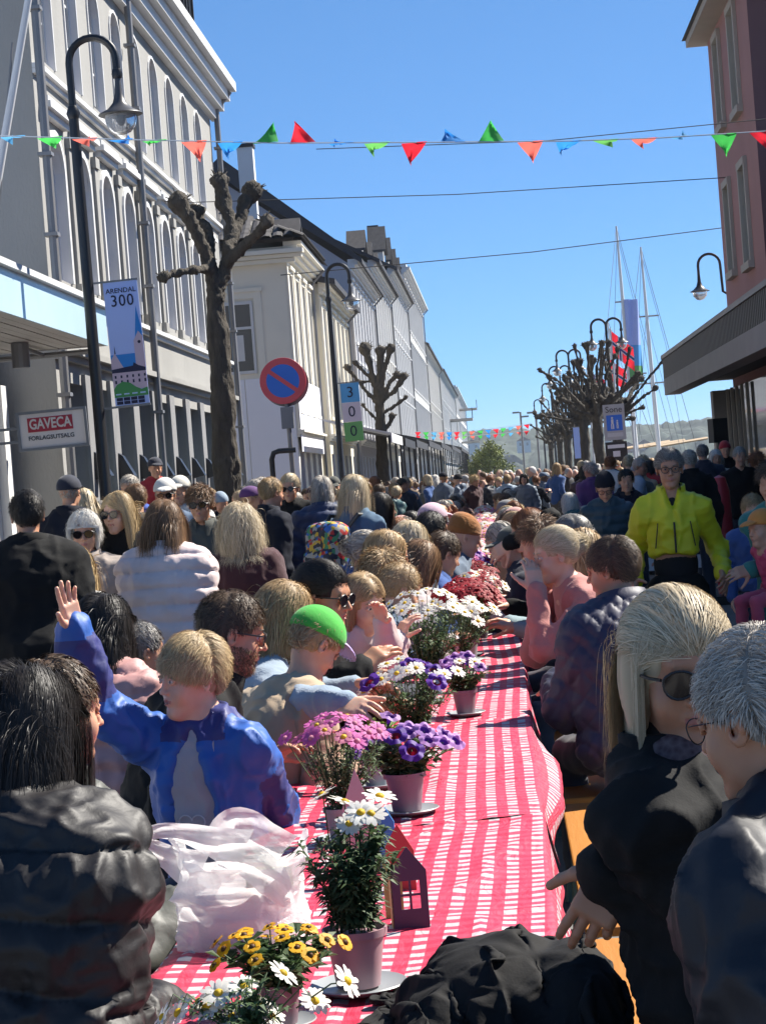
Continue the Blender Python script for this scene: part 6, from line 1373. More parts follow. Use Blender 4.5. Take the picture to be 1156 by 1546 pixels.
# --- seated, left side, nearest first
person('person with long black hair in a black quilted jacket, nearest on the left', 44, 1112, 3.85, -32, 'sit', hair='long', hc='black', fem=1, top='puffer', tc=(.011, .009, .010), tk='nylon', res=.42, n=10000, hairkw=dict(length=.30, width=.0017, m=14, spread=.022, part=.2), lean=12, hy=-8, hp=6, wide=1.22, arms=dict(R='lap', L='lap'), group=GL, topkw=dict(th=.03, period=.12, crumple=.9), hseed=3)
person('man in a grey green jacket half hidden behind the long black hair', 88, 1080, 4.7, -50, 'sit', hair='short', hc='dark', top='jacket', tc=K['olive'], tk='nylon', res=.7, n=1800, lean=10, wide=1.15, arms=dict(R='table', L='lap'), group=GL, topkw=dict(th=.02))
boy = person('blond boy in a blue zip jacket waving with one raised hand', 290, 1024, 5.75, 160, 'sit', hair='fringe', hc='blond', child=1, hs=.95, fem=.3, top='jacket', tc=(.010, .085, .36), tk='nylon', res=.48, n=6500, hairkw=dict(width=.002, length=.05, lift=.30, jitter=.3), lean=3, hy=-34, hp=4, hr=-4, s=.86, skin='pale', eyes=True, mouth=.35,
             shw=.138, wide=.90, arms=dict(R=('px', 113, 948, 5.65), L=('px', 400, 1200, 6.1), hR=(.3, .1, -1), hL=tuple(Mloc(160) @ v3(.3, -.2, -.8))), group=GL, handh=.0034, hS=.92, hc2=dict(R=(4, 3, 6, 9), L=(12, 14, 16, 20)),
             topkw=dict(amp=.026, cuts=[Ell((0, .17, .80), (.072, .16, .32), k=.012, cut=True), Cap((0, .12, 1.0), (0, .17, .9), .050, .07, k=.01, cut=True)], copen=.9, ch=.05), bc=(.05, .05, .06))
man = person('man with short brown hair, beard and black framed glasses bending to the right', 350, 958, 6.35, -78, 'sit', hair='short', hc='dark', top='jacket', tc=K['black'], skin='tan', res=.6, n=3200, hairkw=dict(length=.022, width=.0022, lift=.25), lean=24, hp=16, glasses='clear', arms=dict(R='lap', L='table'), group=GL, eyes=True)
kid = person('child in a bright green cap and beige hooded top leaning over the table', 474, 975, 7.0, -48, 'sit', hair='short', hc='light', child=1, hs=.93, s=.92, top='sweater', tc=K['beige'], tk='woven', res=.6, n=900, lean=30, hp=40, hy=-8, arms=dict(R='table', L='lap'), group=GL, topkw=dict(amp=.02))
person('woman with wavy ginger blonde hair and glasses in a pale blue sweater', 432, 934, 7.3, -72, 'sit', hair='bob', hc='light', fem=1, top='sweater', tc=K['lblue'], tk='knit', res=.62, n=4200, hairkw=dict(width=.003, mess=.5, lift=.3, jitter=.4, length=.19), lean=22, hp=14, glasses='clear', arms=dict(R=('px', 528, 1068, 6.6), L=('px', 540, 1040, 7.1)), group=GL, skin='pale')
person('man with spiky black hair and dark sunglasses smiling in a black jacket', 488, 903, 7.45, -112, 'sit', hair='back', hc='black', top='jacket', tc=K['black'], skin='tan', res=.62, n=2600, hairkw=dict(width=.0026, lift=.4, length=.05), lean=20, hp=10, glasses='sun', arms=dict(R=('px', 545, 1010, 7.2), L='table'), group=GL, mouth=.5)
person('girl with long light brown hair in a pale pink jacket, chin on her hand', 548, 912, 8.35, -138, 'sit', hair='long', hc='light', child=.6, fem=1, hs=.96, top='jacket', tc=(.56, .44, .42), tk='nylon', skin='pale', res=.62, n=3600, hairkw=dict(width=.003, length=.27, part=.1, behind=.035, lim0=.085), lean=16, hy=0, hp=16, hr=6, arms=dict(R=('px', 600, 965, 8.3), L=('px', 577, 938, 8.15), hL=(0, .3, -1), hR=(0, .3, -1)), group=GL, eyes=True)
person('child with tousled short blond hair behind the resting girl', 580, 870, 9.3, -60, 'sit', hair='messy', hc='light', child=1, hs=.92, top='hood', tc=K['grey'], res=.9, n=1500, lean=22, hp=14, group=GL)
person('child with cropped brown hair bending low behind the resting girl', 603, 892, 9.0, -70, 'sit', hair='crop', hc='light', child=1, hs=.92, top='jacket', tc=K['denim'], res=.9, n=1200, lean=28, hp=24, group=GL)
person('woman with straight light brown hair and sunglasses in profile wearing a denim jacket', 585, 842, 9.9, -80, 'sit', hair='bob', hc='light', fem=1, top='jacket', tc=K['denim'], tk='denim', res=.8, n=2800, hairkw=dict(width=.0035), lean=16, hp=10, glasses='sun', group=GL, arms=dict(R='table', L='lap'))
person('woman with brown hair gathered low and a white collar bending to the flowers', 636, 855, 10.6, -62, 'sit', hair='bob', hc='brown', fem=1, top='jacket', tc=(.5, .42, .42), res=.9, n=2200, lean=28, hp=24, group=GL, arms=dict(R='table', L='lap'))
person('person in a royal blue jacket leaning on the table beyond the brown haired woman', 668, 838, 11.6, -60, 'sit', hair='short', hc='dark', top='jacket', tc=(.015, .07, .26), res=1, n=900, lean=30, hp=22, group=GL, arms=dict(R='table', L='lap'))
person('grey blonde person behind the woman with sunglasses in profile', 622, 822, 11.4, -50, 'sit', hair='bob', hc='ash', fem=1, top='jacket', tc=K['lblue'], res=1, n=1200, lean=14, group=GL)
person('child with very short black hair and dark skin leaning towards the table', 652, 804, 12.2, -55, 'sit', hair='crop', hc='black', child=.7, skin='dark', top='jacket', tc=K['navy'], res=1, n=900, lean=14, hs=.96, group=GL)
person('person in a rusty orange knitted beanie and blue grey hooded top', 702, 812, 12.9, -82, 'sit', hair=None, top='hood', tc=(.10, .14, .20), res=.85, lean=24, hp=22, hat='beanie', hatc=K['rust'], group=GL, skin='pale', arms=dict(R='table', L='lap'))
pk = person('child in a pale pink cap among the seated people', 655, 790, 14.2, -50, 'sit', hair='bob', hc='brown', child=.6, fem=1, top='jacket', tc=K['navy'], res=1, n=900, lean=10, hat='cap', hatc=(.55, .38, .45), group=GL, hs=.98)
# --- seated, right side
HMR = frame_from(Mloc(238) @ v3(-.50, .1, -.85), Mloc(238) @ v3(-.1, -1, .3)); HMR[:, 0] *= 1
r4 = person('grey haired man in a dark navy coat with thin rimmed glasses, nearest on the right', 1152, 1086, 3.05, 48, 'sit', hair='crop', hc='grey', top='coat', tc=(.008, .009, .015), tk='nylon', res=.5, n=9000, hairkw=dict(width=.0018, length=.024, lift=.35), lean=8, hy=2, hp=12, wide=1.15, glasses='wire', arms=dict(L=(-.16, .10, .66), R=(.20, .1, .66)), group=GR, hs=1.0, topkw=dict(th=.02, amp=.026), skin='tan', fat=.4)
r3 = person('woman with ash blonde hair and brown sunglasses in a black jacket, nearest on the right', 1024, 1016, 3.5, 240, 'sit', hair='bob', hc='ash', fem=1, top='jacket', tc=(.007, .0068, .007), tk='woven', skin='tan', res=.5, n=9000, hairkw=dict(width=.0015, length=.23, m=12, mess=.5, lift=.16, jitter=.35, spread=.010, part=.1, behind=.045, lim0=.074, body=False, fz=.026, hl=lambda P: hairline(P) | ((P[:, 1] > .03) & (P[:, 2] > .036))), lean=-9, hy=-46, hp=8, hr=0, shw=.135, wide=.80, glasses='sun', hs=1.08,
            arms=dict(R=('px', 930, 1314, 3.45), L=(-.14, .06, .66), hR=tuple(Mloc(238) @ v3(.3, .1, -1))), group=GR, handh=.0026, hc2=dict(R=(16, 20, 26, 34), L=(20, 20, 20, 20)), hM=dict(R=HMR), topkw=dict(th=.004, amp=.030))
person('man in a dark navy quilted jacket seen from behind on the bench', 924, 862, 8.2, 22, 'sit', hair='short', hc='dark', top='quilt', tc=(.024, .024, .055), tk='nylon', res=.5, n=3500, hairkw=dict(width=.0025, length=.032), lean=12, hy=42, hp=8, wide=1.28, arms=dict(L='table', R='lap'), group=GR, topkw=dict(th=.03, ch=.06), skin='tan')
person('blonde woman in a ribbed pink sweater resting her mouth on her hand', 838, 840, 9.5, 104, 'sit', hair='updo', hc='ash', fem=1, top='sweater', tc=(.50, .20, .17), tk='knit', skin='pale', res=.6, n=4500, hairkw=dict(width=.0022, mess=.4, lift=.25), lean=20, hp=8, arms=dict(L=('px', 808, 890, 9.4), R=('px', 822, 900, 9.6), hL=(-.2, .25, -1), hR=(.2, .25, -1)), group=GR, eyes=True, wide=1.05)
person('bald man just behind the blonde woman in pink', 862, 815, 10.6, 80, 'sit', hair='crop', hc='salt', top='jacket', tc=K['grey'], skin='tan', res=.8, n=300, hairkw=dict(length=.006), lean=10, group=GR)
person('person with short curly brown hair in a pale teal sweater', 812, 818, 11.2, 95, 'sit', hair='messy', hc='brown', fem=1, top='sweater', tc=(.24, .33, .36), tk='knit', res=.8, n=1500, lean=16, hp=10, arms=dict(L='table', R='table'), group=GR)
person('woman with straight red hair in a black top reaching over the flowers', 797, 802, 12.0, 92, 'sit', hair='long', hc='red', fem=1, top='sweater', tc=K['black'], res=.8, n=1800, lean=18, hp=10, arms=dict(L=('px', 768, 822, 11.9), R='table'), group=GR, skin='pale', hairkw=dict(length=.26, width=.004))
person('person with brown hair in a striped grey scarf behind the bald man', 876, 838, 10.2, 60, 'sit', hair='bob', hc='light', fem=1, top='jacket', tc=K['lgrey'], res=.9, n=1500, lean=12, group=GR)
# --- standing on the left
person('tall man with short black hair in a long black coat at the left edge', 42, 780, 10.4, 14, 'stand', hair='short', hc='black', top='coat', tc=(.003, .003, .0035), tk='woven', skin='tan', res=.7, n=2200, hairkw=dict(width=.003, length=.03), wide=1.22, group=GS, topkw=dict(th=.02, amp=.015), lenz=.12)
person('woman in a pale pink quilted hooded jacket with brown hair seen from behind', 250, 792, 10.7, -12, 'stand', hair='bob', hc='brown', fem=1, top='puffer', tc=(.66, .53, .50), tk='nylon', res=.55, n=4200, hairkw=dict(width=.003, length=.23, lift=.3, mess=.4), wide=1.2, arms=dict(L='fold', R='fold'), group=GS, topkw=dict(th=.01, period=.085, crumple=.25))
person('woman with long wavy white blonde hair in a maroon knitted sweater', 362, 797, 12.0, 8, 'stand', hair='curly', hc='ash', fem=1, top='sweater', tc=K['maroon'], tk='knit', res=.7, n=5200, hairkw=dict(width=.003, length=.26, curl=.35, spread=.03), wide=1.15, group=GS, topkw=dict(th=.015))
person('young woman with long straight blonde hair and round dark sunglasses', 178, 776, 12.2, 158, 'stand', hair='long', hc='blond', fem=1, top='coat', tc=K['black'], skin='pale', res=.75, n=3600, hairkw=dict(width=.003, length=.34, part=.4), glasses='sun', group=GS, arms=dict(L='fold', R='down'))
person('elderly woman with curly white hair, sunglasses and a patterned scarf', 128, 806, 12.0, 186, 'stand', hair='curly', hc='white', fem=1, top='coat', tc=(.30, .25, .22), skin='fair', res=.75, n=2600, hairkw=dict(width=.003, length=.10, curl=.5, spread=.02), glasses='sun', group=GS, fat=.5)
person('small blond child between the black coat and the white haired woman', 112, 862, 11.0, 150, 'stand', hair='bob', hc='blond', child=1, fem=1, top='jacket', tc=K['white'], skin='pale', res=.9, n=1200, group=GS)
person('man with tousled brown hair and dark sunglasses behind the pink quilted jacket', 303, 762, 14.0, 176, 'stand', hair='messy', hc='brown', top='jacket', tc=K['olive'], skin='tan', res=.9, n=1600, glasses='sun', group=GS)
person('person with very long black hair in a pink quilted jacket behind the waving boy', 160, 950, 7.6, -28, 'sit', hair='long', hc='black', fem=1, top='puffer', tc=(.52, .27, .25), tk='nylon', res=.65, n=4500, hairkw=dict(width=.0035, length=.36, spread=.02), lean=8, wide=1.05, group=GL, arms=dict(R='lap', L='lap'))
person('person with sunglasses and a dark top behind the boy waving hand', 214, 985, 8.9, -60, 'sit', hair='short', hc='salt', top='jacket', tc=K['olive'], res=1, n=900, lean=12, group=GL)
person('man in a navy blue peaked cap and navy jacket near the lamp post', 106, 745, 16.0, -15, 'stand', hair='crop', hc='grey', top='jacket', tc=K['dnavy'], res=1, n=500, hat='cap', hatc=K['navy'], group=GS)
person('man in a navy jacket with short fair hair turned to the right', 410, 745, 17.0, -50, 'stand', hair='short', hc='light', top='jacket', tc=K['dnavy'], res=1, n=800, group=GS, wide=1.1)
person('grey haired person in a blue quilted hooded jacket beside the backpack woman', 487, 742, 17.4, -8, 'stand', hair='bob', hc='grey', top='puffer', tc=(.014, .028, .085), tk='nylon', res=1, n=1000, group=GS, hairkw=dict(length=.13))
bpw = person('blonde woman in a denim jacket carrying a colourful patterned backpack', 538, 745, 14.4, -38, 'stand', hair='long', hc='ash', fem=1, top='jacket', tc=(.07, .13, .20), tk='denim', res=.75, n=3000, hairkw=dict(width=.0035, length=.26), group=GS, bc=(.02, .22, .07))
person('woman with straight black hair in a black leather jacket right of the backpack', 576, 770, 15.3, -70, 'stand', hair='long', hc='black', fem=1, top='jacket', tc=K['black'], tk='leather', skin='olive', res=.95, n=1500, group=GS, hairkw=dict(length=.26))
person('woman in sunglasses with tied blonde hair left of the blue quilted jacket', 438, 738, 18.5, 170, 'stand', hair='updo', hc='ash', fem=1, top='coat', tc=K['black'], glasses='sun', res=1, n=900, group=GS)
person('person in a white sun hat near the nearest lamp post', 272, 742, 18.5, 170, 'stand', hair='bob', hc='grey', fem=1, top='jacket', tc=K['white'], hat='cap', hatc=(.6, .57, .5), res=1, n=800, group=GS, hairkw=dict(length=.12))
person('man in a white cap and dark sunglasses beside the white sun hat', 250, 748, 16.5, 185, 'stand', hair='crop', hc='grey', top='jacket', tc=K['denim'], glasses='sun', hat='cap', hatc=(.62, .6, .56), res=1, n=500, group=GS)
person('person with short brown hair behind the blonde with round sunglasses', 205, 757, 15.5, 20, 'stand', hair='short', hc='brown', top='jacket', tc=K['olive'], res=1, n=800, group=GS)
person('grey haired man in a blue shirt left of the white caps', 196, 738, 19.5, 160, 'stand', hair='short', hc='grey', top='jacket', tc=K['blue'], res=1, n=700, group=GS)
st = at(235, 710, 25.0)
rj = person('man in a red and navy jacket and dark cap standing raised above the crowd', 235, 708, 25.0, 200, 'stand', hair='crop', hc='grey', top='jacket', tc=K['red'], hat='cap', hatc=K['navy'], res=1, n=400, s=1.02, group=GS)
o = empty('stone_step', (rj.location.x, rj.location.y + .2, 0), 0, 'stone step by the shop front under the man in red', 'step'); zz = at(235, 708, 25.0).z - 1.02 * float(PJ[rj.name][1]['head'][2]); rj.location.z = zz
MB().box(-.6, .6, -.6, .6, 0, max(zz, .1)).build('block', M_conc, o)
# --- right side, standing and walking
yel = person('man with glasses in a bright yellow green jacket walking towards the camera', 1010, 709, 12.5, 178, 'stand', hair='back', hc='salt', top='jacket', tc=K['yellow'], tk='nylon', skin='tan', res=.55, n=3200, hairkw=dict(width=.0025, length=.045, lift=.25), glasses='clear', eyes=True, bc=K['black'], shoes=True, wide=.76, fat=.5, hs=.96, shw=.138, group=GW, arms=dict(L=(-.25, .16, 1.00), R=(.25, .10, .98)), handh=.005,
             topkw=dict(th=-.006, ch=.06, copen=.75, amp=.024, cuts=[Box((0, 0, .60), (.18, .4, .52), rr=.01, k=.01, cut=True), Cap((0, .10, 1.52), (0, .165, 1.30), .050, .014, k=.006, cut=True)]), legs=dict(L=((-.10, .12, .52), (-.10, .06, .10)), R=((.10, .02, .50), (.10, -.22, .14))))
person('person in a dark blue beanie and teal quilted jacket looking down', 913, 738, 18.6, 176, 'stand', hair='short', hc='dark', top='puffer', tc=(.014, .045, .065), tk='nylon', hat='beanie', hatc=K['dnavy'], hp=22, res=.8, n=500, group=GW, glasses='clear', shoes=True)
person('person with a dark hood and black jacket behind the blue beanie', 945, 727, 21.5, 180, 'stand', hair='short', hc='black', top='hood', tc=K['dnavy'], res=1, n=500, group=GW, shoes=True)
person('small child with white blond hair in a teal hooded jacket by the barrier', 859, 762, 22.5, 20, 'stand', hair='bob', hc='white', child=1, top='hood', tc=(.03, .12, .13), res=1, n=700, group=GW, hairkw=dict(length=.10), shoes=True)
person('man in a plain black shirt standing beneath the canopy at the right', 1116, 690, 26, 185, 'stand', hair='short', hc='grey', top='sweater', tc=K['black'], res=1, n=500, group=GW, shoes=True, wide=1.1)
person('person in a red beret in front of the loudspeaker stand', 1094, 680, 32, 180, 'stand', hair='short', hc='dark', top='jacket', tc=K['black'], hat='beanie', hatc=K['red'], res=1, n=300, group=GW, shoes=True)
person('woman with pale hair in a white and black top under the canopy', 1080, 692, 30, 190, 'stand', hair='bob', hc='white', fem=1, top='jacket', tc=K['white'], res=1, n=500, group=GW, shoes=True)
person('broad grey haired person in a navy coat right of the yellow jacket', 1060, 685, 29, 0, 'stand', hair='short', hc='salt', top='coat', tc=K['navy'], res=1, n=500, group=GW, shoes=True)
person('person with grey hair in a brown coat just right of the yellow jacket', 1040, 696, 24, 10, 'stand', hair='short', hc='grey', top='coat', tc=K['black'], res=1, n=500, group=GW, shoes=True)
person('boy in a blue jacket at the right edge beneath the canopy', 1136, 772, 15.5, 176, 'stand', hair='short', hc='light', child=1, top='jacket', tc=(.03, .08, .25), res=.9, n=900, group=GW, shoes=True, skin='pale')
person('person in a teal sweater cut by the right edge', 1166, 730, 12.2, 150, 'stand', hair='messy', hc='dark', top='sweater', tc=(.03, .20, .17), tk='knit', bc=(.03, .14, .14), res=.8, n=900, group=GW, shoes=True, arms=dict(L='fold', R='fold'))
tod = person('toddler in pink held at the right edge', 1150, 800, 12.0, 120, 'sit', hair='crop', hc='light', child=1, hs=.85, s=.55, top='jacket', tc=(.55, .06, .14), tk='nylon', bc=(.5, .07, .12), res=.9, n=500, group=None, hat='cap', hatc=(.6, .22, .04))

# extras --------------------------------------------------------------
def extra_hair(o, n, seed, mat_, style, hl, **kw):
    ob, J, hs = PJ[o.name]; V, Q, r = strands(n, seed, style, hl=hl, **kw); part('hair', (xf(V, J['H'], J['head'], hs), Q), mat_, ob, rnd=r)
extra_hair(r3, 4200, 5, HC['ash'], 'back', lambda P: (P[:, 1] > .02) & (P[:, 2] > .040), length=.15, lift=.05, width=.0015, m=11, spread=.007, jitter=.16, pull0=.85)
def hp_(name, pts, r1, m, r2=None, h=.004, kind='surf'):
    """small soft part in the head space of a person"""
def headpart(o, nm, prims, m, h=.004, rnd=None):
    ob, J, hs = PJ[o.name]; V, Q = surf(prims, h); return part(nm, (xf(V, J['H'], J['head'], hs), Q), m, ob, rnd=rnd)
def headstrands(o, nm, n, seed, m, style, hl, **kw):
    ob, J, hs = PJ[o.name]; V, Q, r = strands(n, seed, style, hl=hl, **kw); return part(nm, (xf(V, J['H'], J['head'], hs), Q), m, ob, rnd=r)
# boy: T-shirt, cuffs, darker sleeve panels, emblem
ob, J, hs = PJ[boy.name]
V, Q = top_mesh(J, 'sweater', th=.004, h=.011, seed=4, collar=False, amp=.012); q = (V - J['pel']) @ J['T']; keep = (np.abs(q[:, 0]) < .085) & (q[:, 1] > 0)
fm_ = keep[Q].all(1); part('t_shirt', (V, Q[fm_]), cloth((.30, .31, .35), 'woven'), ob)
for s_ in 'LR':
    fa = J['wr' + s_] - J['el' + s_]; fa /= np.linalg.norm(fa); w = J['wr' + s_]
    V, Q = surf([Cap(w - fa * .050, w - fa * .006, .042, .040, k=.0)], .006); aa = np.arctan2(V[:, 0] - w[0], V[:, 2] - w[2]); V += vnormals(V, Q) * (.0012 * np.sin(aa * 34))[:, None]; part('cuff', (V, Q), cloth((.02, .14, .42), 'knit'), ob)
def recolor(ob, nm, mask, m):
    c = [c for c in ob.children if c.name.startswith(nm)][0]; me = c.data; me.materials.append(m); k = len(me.materials) - 1
    n = len(me.vertices); co = np.empty(n * 3, np.float32); me.vertices.foreach_get('co', co); co = co.reshape(-1, 3); pv = np.empty(len(me.polygons) * 4, np.int32); me.polygons.foreach_get('vertices', pv); ce = co[pv.reshape(-1, 4)].mean(1)
    mi = np.zeros(len(me.polygons), np.int32); me.polygons.foreach_get('material_index', mi); mi[mask(ce)] = k; me.polygons.foreach_set('material_index', mi)
def near_seg(P, a, b_, t0, t1, r=.12):
    ab = b_ - a; t = (P - a) @ ab / (ab @ ab); d = np.linalg.norm(P - a - np.clip(t, 0, 1)[:, None] * ab, axis=1); return (t > t0) & (t < t1) & (d < r)
recolor(ob, 'jacket', lambda P: near_seg(P, J['elR'], J['wrR'], .12, .9) | near_seg(P, J['shL'], J['elL'], .3, 1.0, .09) | near_seg(P, J['elL'], J['wrL'], .0, .9) | ((P[:, 2] > J['neck'][2] - .045) & (np.abs(P[:, 0]) < .11)), cloth((.020, .026, .15), 'nylon'))
# emblem outline on the shirt (a rounded heart)
hp2 = []
for k in range(41):
    t = 2 * PI * k / 40; hp2.append((.045 * math.sin(t) ** 3, .148, .80 + .040 * (13 * math.cos(t) - 5 * math.cos(2 * t) - 2 * math.cos(3 * t) - math.cos(4 * t)) / 16))
MB().tube([tuple(p) for p in hp2], .0022, 5).build('heart_print', flatcol('print_grey', (.45, .46, .50)), ob)
# beard of the glasses man
bl = lambda P: (P[:, 2] < -.035) & (P[:, 1] > -.03) & (np.abs(P[:, 0]) > -1)
def beard(o, col, seed, n=2600, ln=.014, w=.0022):
    ob, J, hs = PJ[o.name]; rng = np.random.default_rng(seed); V, Q = surf(head_prims(0, 0), .006); Nn = vnormals(V, Q)
    ok = ((V[:, 2] < -.030 - .0 * V[:, 1]) & (V[:, 1] > .0) & (V[:, 2] > -.125) & ~((np.abs(V[:, 0]) < .024) & (np.abs(V[:, 2] + .056) < .010) & (V[:, 1] > .08)) & ~((V[:, 2] > -.045) & (V[:, 1] > .05) & (np.abs(V[:, 0]) < .05) & (np.abs(V[:, 2] + .0) < .042)))
    P = V[ok]; Nn = Nn[ok]; i = rng.integers(0, len(P), n); P = P[i] + rng.normal(0, .002, (n, 3)); Nn = Nn[i]; D = Nn * .5 + rng.normal(0, .3, (n, 3)) + [0, 0, -.8]; D /= np.linalg.norm(D, axis=1, keepdims=True); S = np.cross(D, Nn); S /= np.linalg.norm(S, axis=1, keepdims=True) + 1e-6
    L_ = ln * rng.uniform(.6, 1.2, (n, 1)); a = P + Nn * .0005; VV = np.stack([a - S * w / 2, a + S * w / 2, a + D * L_ + S * w * .1, a + D * L_ - S * w * .1], 1).reshape(-1, 3).astype(np.float32)
    part('beard', (xf(VV, J['H'], J['head'], hs), np.arange(4 * n).reshape(n, 4)), col, ob, rnd=np.repeat(rng.random(n), 4))
beard(man, HC['brown'], 3, 4000, .010, .0016)
V, Q = top_mesh(PJ[man.name][1], 'sweater', th=.006, h=.016, seed=4, collar=False); q = (V - PJ[man.name][1]['pel']) @ PJ[man.name][1]['T']; fm_ = ((np.abs(q[:, 0]) < .09) & (q[:, 1] > 0))[Q].all(1)
# green cap of the child
ob, J, hs = PJ[kid.name]; cap_hat(ob, J, hs, cloth((.05, .42, .04), 'woven'), cloth((.46, .34, .60), 'woven'))
for k in range(6):
    a = R(60 * k); pts = []
    for j in range(7):
        e = R(10 + 12.5 * j); pts.append(tuple(xf(np.array([[.0905 * math.cos(a) * math.cos(e), -.014 + .1095 * math.sin(a) * math.cos(e), .045 + .0935 * math.sin(e)]], np.float32), J['H'], J['head'], hs)[0]))
    MB().tube(pts, .0012, 4).build('seam', cloth((.02, .22, .02), 'woven'), ob)
# yellow jacket: zip, collar lining, dark shirt collar, pocket zips
ob, J, hs = PJ[yel.name]
def frontline(J, ob, x0, z0, z1, m, nm, r=.004, y=.3, off=.0):
    me = [c for c in ob.children if c.name.startswith('jacket')][0].data; n = len(me.vertices); co = np.empty(n * 3, np.float32); me.vertices.foreach_get('co', co); co = co.reshape(-1, 3); pts = []
    for k in range(24):
        z = z0 + (z1 - z0) * k / 23; x = x0[0] + (x0[1] - x0[0]) * k / 23; m_ = (np.abs(co[:, 2] - z) < .02) & (np.abs(co[:, 0] - x) < .018)
        if m_.any(): pts.append((x, float(co[m_, 1].max()) + off, z))
    MB().tube(pts, r, 6).build(nm, m, ob)
frontline(J, ob, (.0, .0), 1.30, 1.13, M_dark, 'zip', .0055); frontline(J, ob, (-.09, -.11), 1.30, 1.16, M_dark, 'pocket_zip', .003); frontline(J, ob, (.09, .11), 1.30, 1.16, M_dark, 'pocket_zip', .003)
V, Q = surf([Cap((0, .0, 1.40), (0, .01, 1.485), .082, .062, k=0), Ell((0, .07, 1.36), (.05, .045, .12), k=.02), Ell((0, .0, 1.06), (.125, .095, .16), k=.02)], .011); part('shirt', (V, Q), cloth((.012, .012, .014), 'woven'), ob)
# near woman: patterned scarf, chest tab and button; near man: collar piping
ob, J, hs = PJ[r3.name]
V, Q = surf([Cap(J['neck'] + v3(-.05, .03, .0), J['neck'] + v3(.05, .03, .0), .055, k=.03), Ell(J['neck'] + v3(0, .08, -.05), (.06, .035, .08), k=.03)], .008); V = V + vnormals(V, Q) * (.010 * (ridge(V * [30, 14, 22], 5) - .5))[:, None]
m_sc, nt_, b_s = new_mat('checked_scarf'); vo = N(nt_, 'ShaderNodeTexVoronoi', Scale=90.0); nt_.links.new(coord(nt_), vo.inputs['Vector']); rr_ = nt_.nodes.new('ShaderNodeValToRGB'); rr_.color_ramp.elements[0].color = (.05, .02, .025, 1); rr_.color_ramp.elements[1].color = (.14, .10, .10, 1); nt_.links.new(vo.outputs[0], rr_.inputs[0]); nt_.links.new(rr_.outputs[0], b_s.inputs['Base Color']); b_s.inputs['Roughness'].default_value = .9
part('scarf', (V, Q), m_sc, ob)
frontline(J, ob, (.0, .0), 1.02, .62, M_black, 'placket', .007, off=.002); frontline(J, ob, (-.10, -.10), 1.0, .72, M_black, 'seam', .003)
# colourful backpack
bj = PJ[bpw.name]; wm = Matrix.Translation(bpw.location) @ Matrix.Rotation(bpw.rotation_euler.z, 4, 'Z') @ Matrix.Scale(bpw.scale[0], 4)
bp_ = empty('backpack', (0, 0, 0), 0, 'backpack printed with red, white, yellow and blue patches on the denim jacket', 'backpack'); bp_.matrix_world = wm
V, Q = surf([Box((0, -.235, 1.21), (.155, .085, .21), rr=.07, k=.02), Box((0, -.31, 1.13), (.125, .045, .12), rr=.04, k=.015)], .012); V = V + vnormals(V, Q) * folds(V, 3, .01)[:, None]
m_bp, nt_, b_s = new_mat('patchwork_print'); vo = N(nt_, 'ShaderNodeTexVoronoi', Scale=38.0); nt_.links.new(coord(nt_), vo.inputs['Vector']); sp_ = nt_.nodes.new('ShaderNodeSeparateColor'); nt_.links.new(vo.outputs['Color'], sp_.inputs[0]); rr_ = nt_.nodes.new('ShaderNodeValToRGB'); rr_.color_ramp.interpolation = 'CONSTANT'
els = rr_.color_ramp.elements; els[0].color = (.02, .02, .03, 1); els[1].position = .22; els[1].color = (.32, .31, .28, 1)
for p_, c_ in ((.42, (.45, .02, .02, 1)), (.55, (.03, .12, .4, 1)), (.68, (.55, .35, .03, 1)), (.8, (.05, .22, .10, 1)), (.88, (.03, .03, .05, 1))): e_ = els.new(p_); e_.color = c_
nt_.links.new(sp_.outputs[0], rr_.inputs[0]); nt_.links.new(rr_.outputs[0], b_s.inputs['Base Color']); b_s.inputs['Roughness'].default_value = .7
part('sack', (V, Q), m_bp, bp_)
for s_ in (-1, 1): MB().tube([(s_ * .10, -.17, 1.36), (s_ * .12, -.06, 1.46), (s_ * .12, .06, 1.45), (s_ * .13, .14, 1.33), (s_ * .15, .10, 1.15), (s_ * .14, -.12, 1.05)], .014, 8).build('strap', M_black, bp_)
MB().tube([(-.12, -.315, 1.28), (0, -.33, 1.34), (.12, -.315, 1.28)], .004, 6).build('zip', M_lead, bp_)
# white barrier planks and the red stand on the right
q = at(885, 770, 27); o = empty('barrier', (q.x, 27, 0), R(-10), 'low white barrier behind the teal quilted jacket', 'barrier')
for z in (.35, .62, .89): MB().box(-1.1, 1.5, -.03, .03, z, z + .16).build('plank', M_white, o)
for x in (-1.0, .2, 1.4): MB().box(x - .04, x + .04, .032, .09, 0, 1.1).build('post', M_white, o)
q = at(1086, 740, 25); o = empty('banner_stand', (q.x, 25, 0), 0, 'narrow red upright banner between the yellow jacket and the canopy', 'banner stand')
MB().lathe([(0, .1), (.10, .12), (.12, .8), (.11, 1.3), (.07, 1.45), (0, 1.48)], (0, 0, 0), 14).build('body', flatcol('red_inflated', (.5, .02, .03), .35), o, True); MB().box(-.2, .2, -.2, .2, 0, .1).build('base', M_dark, o)

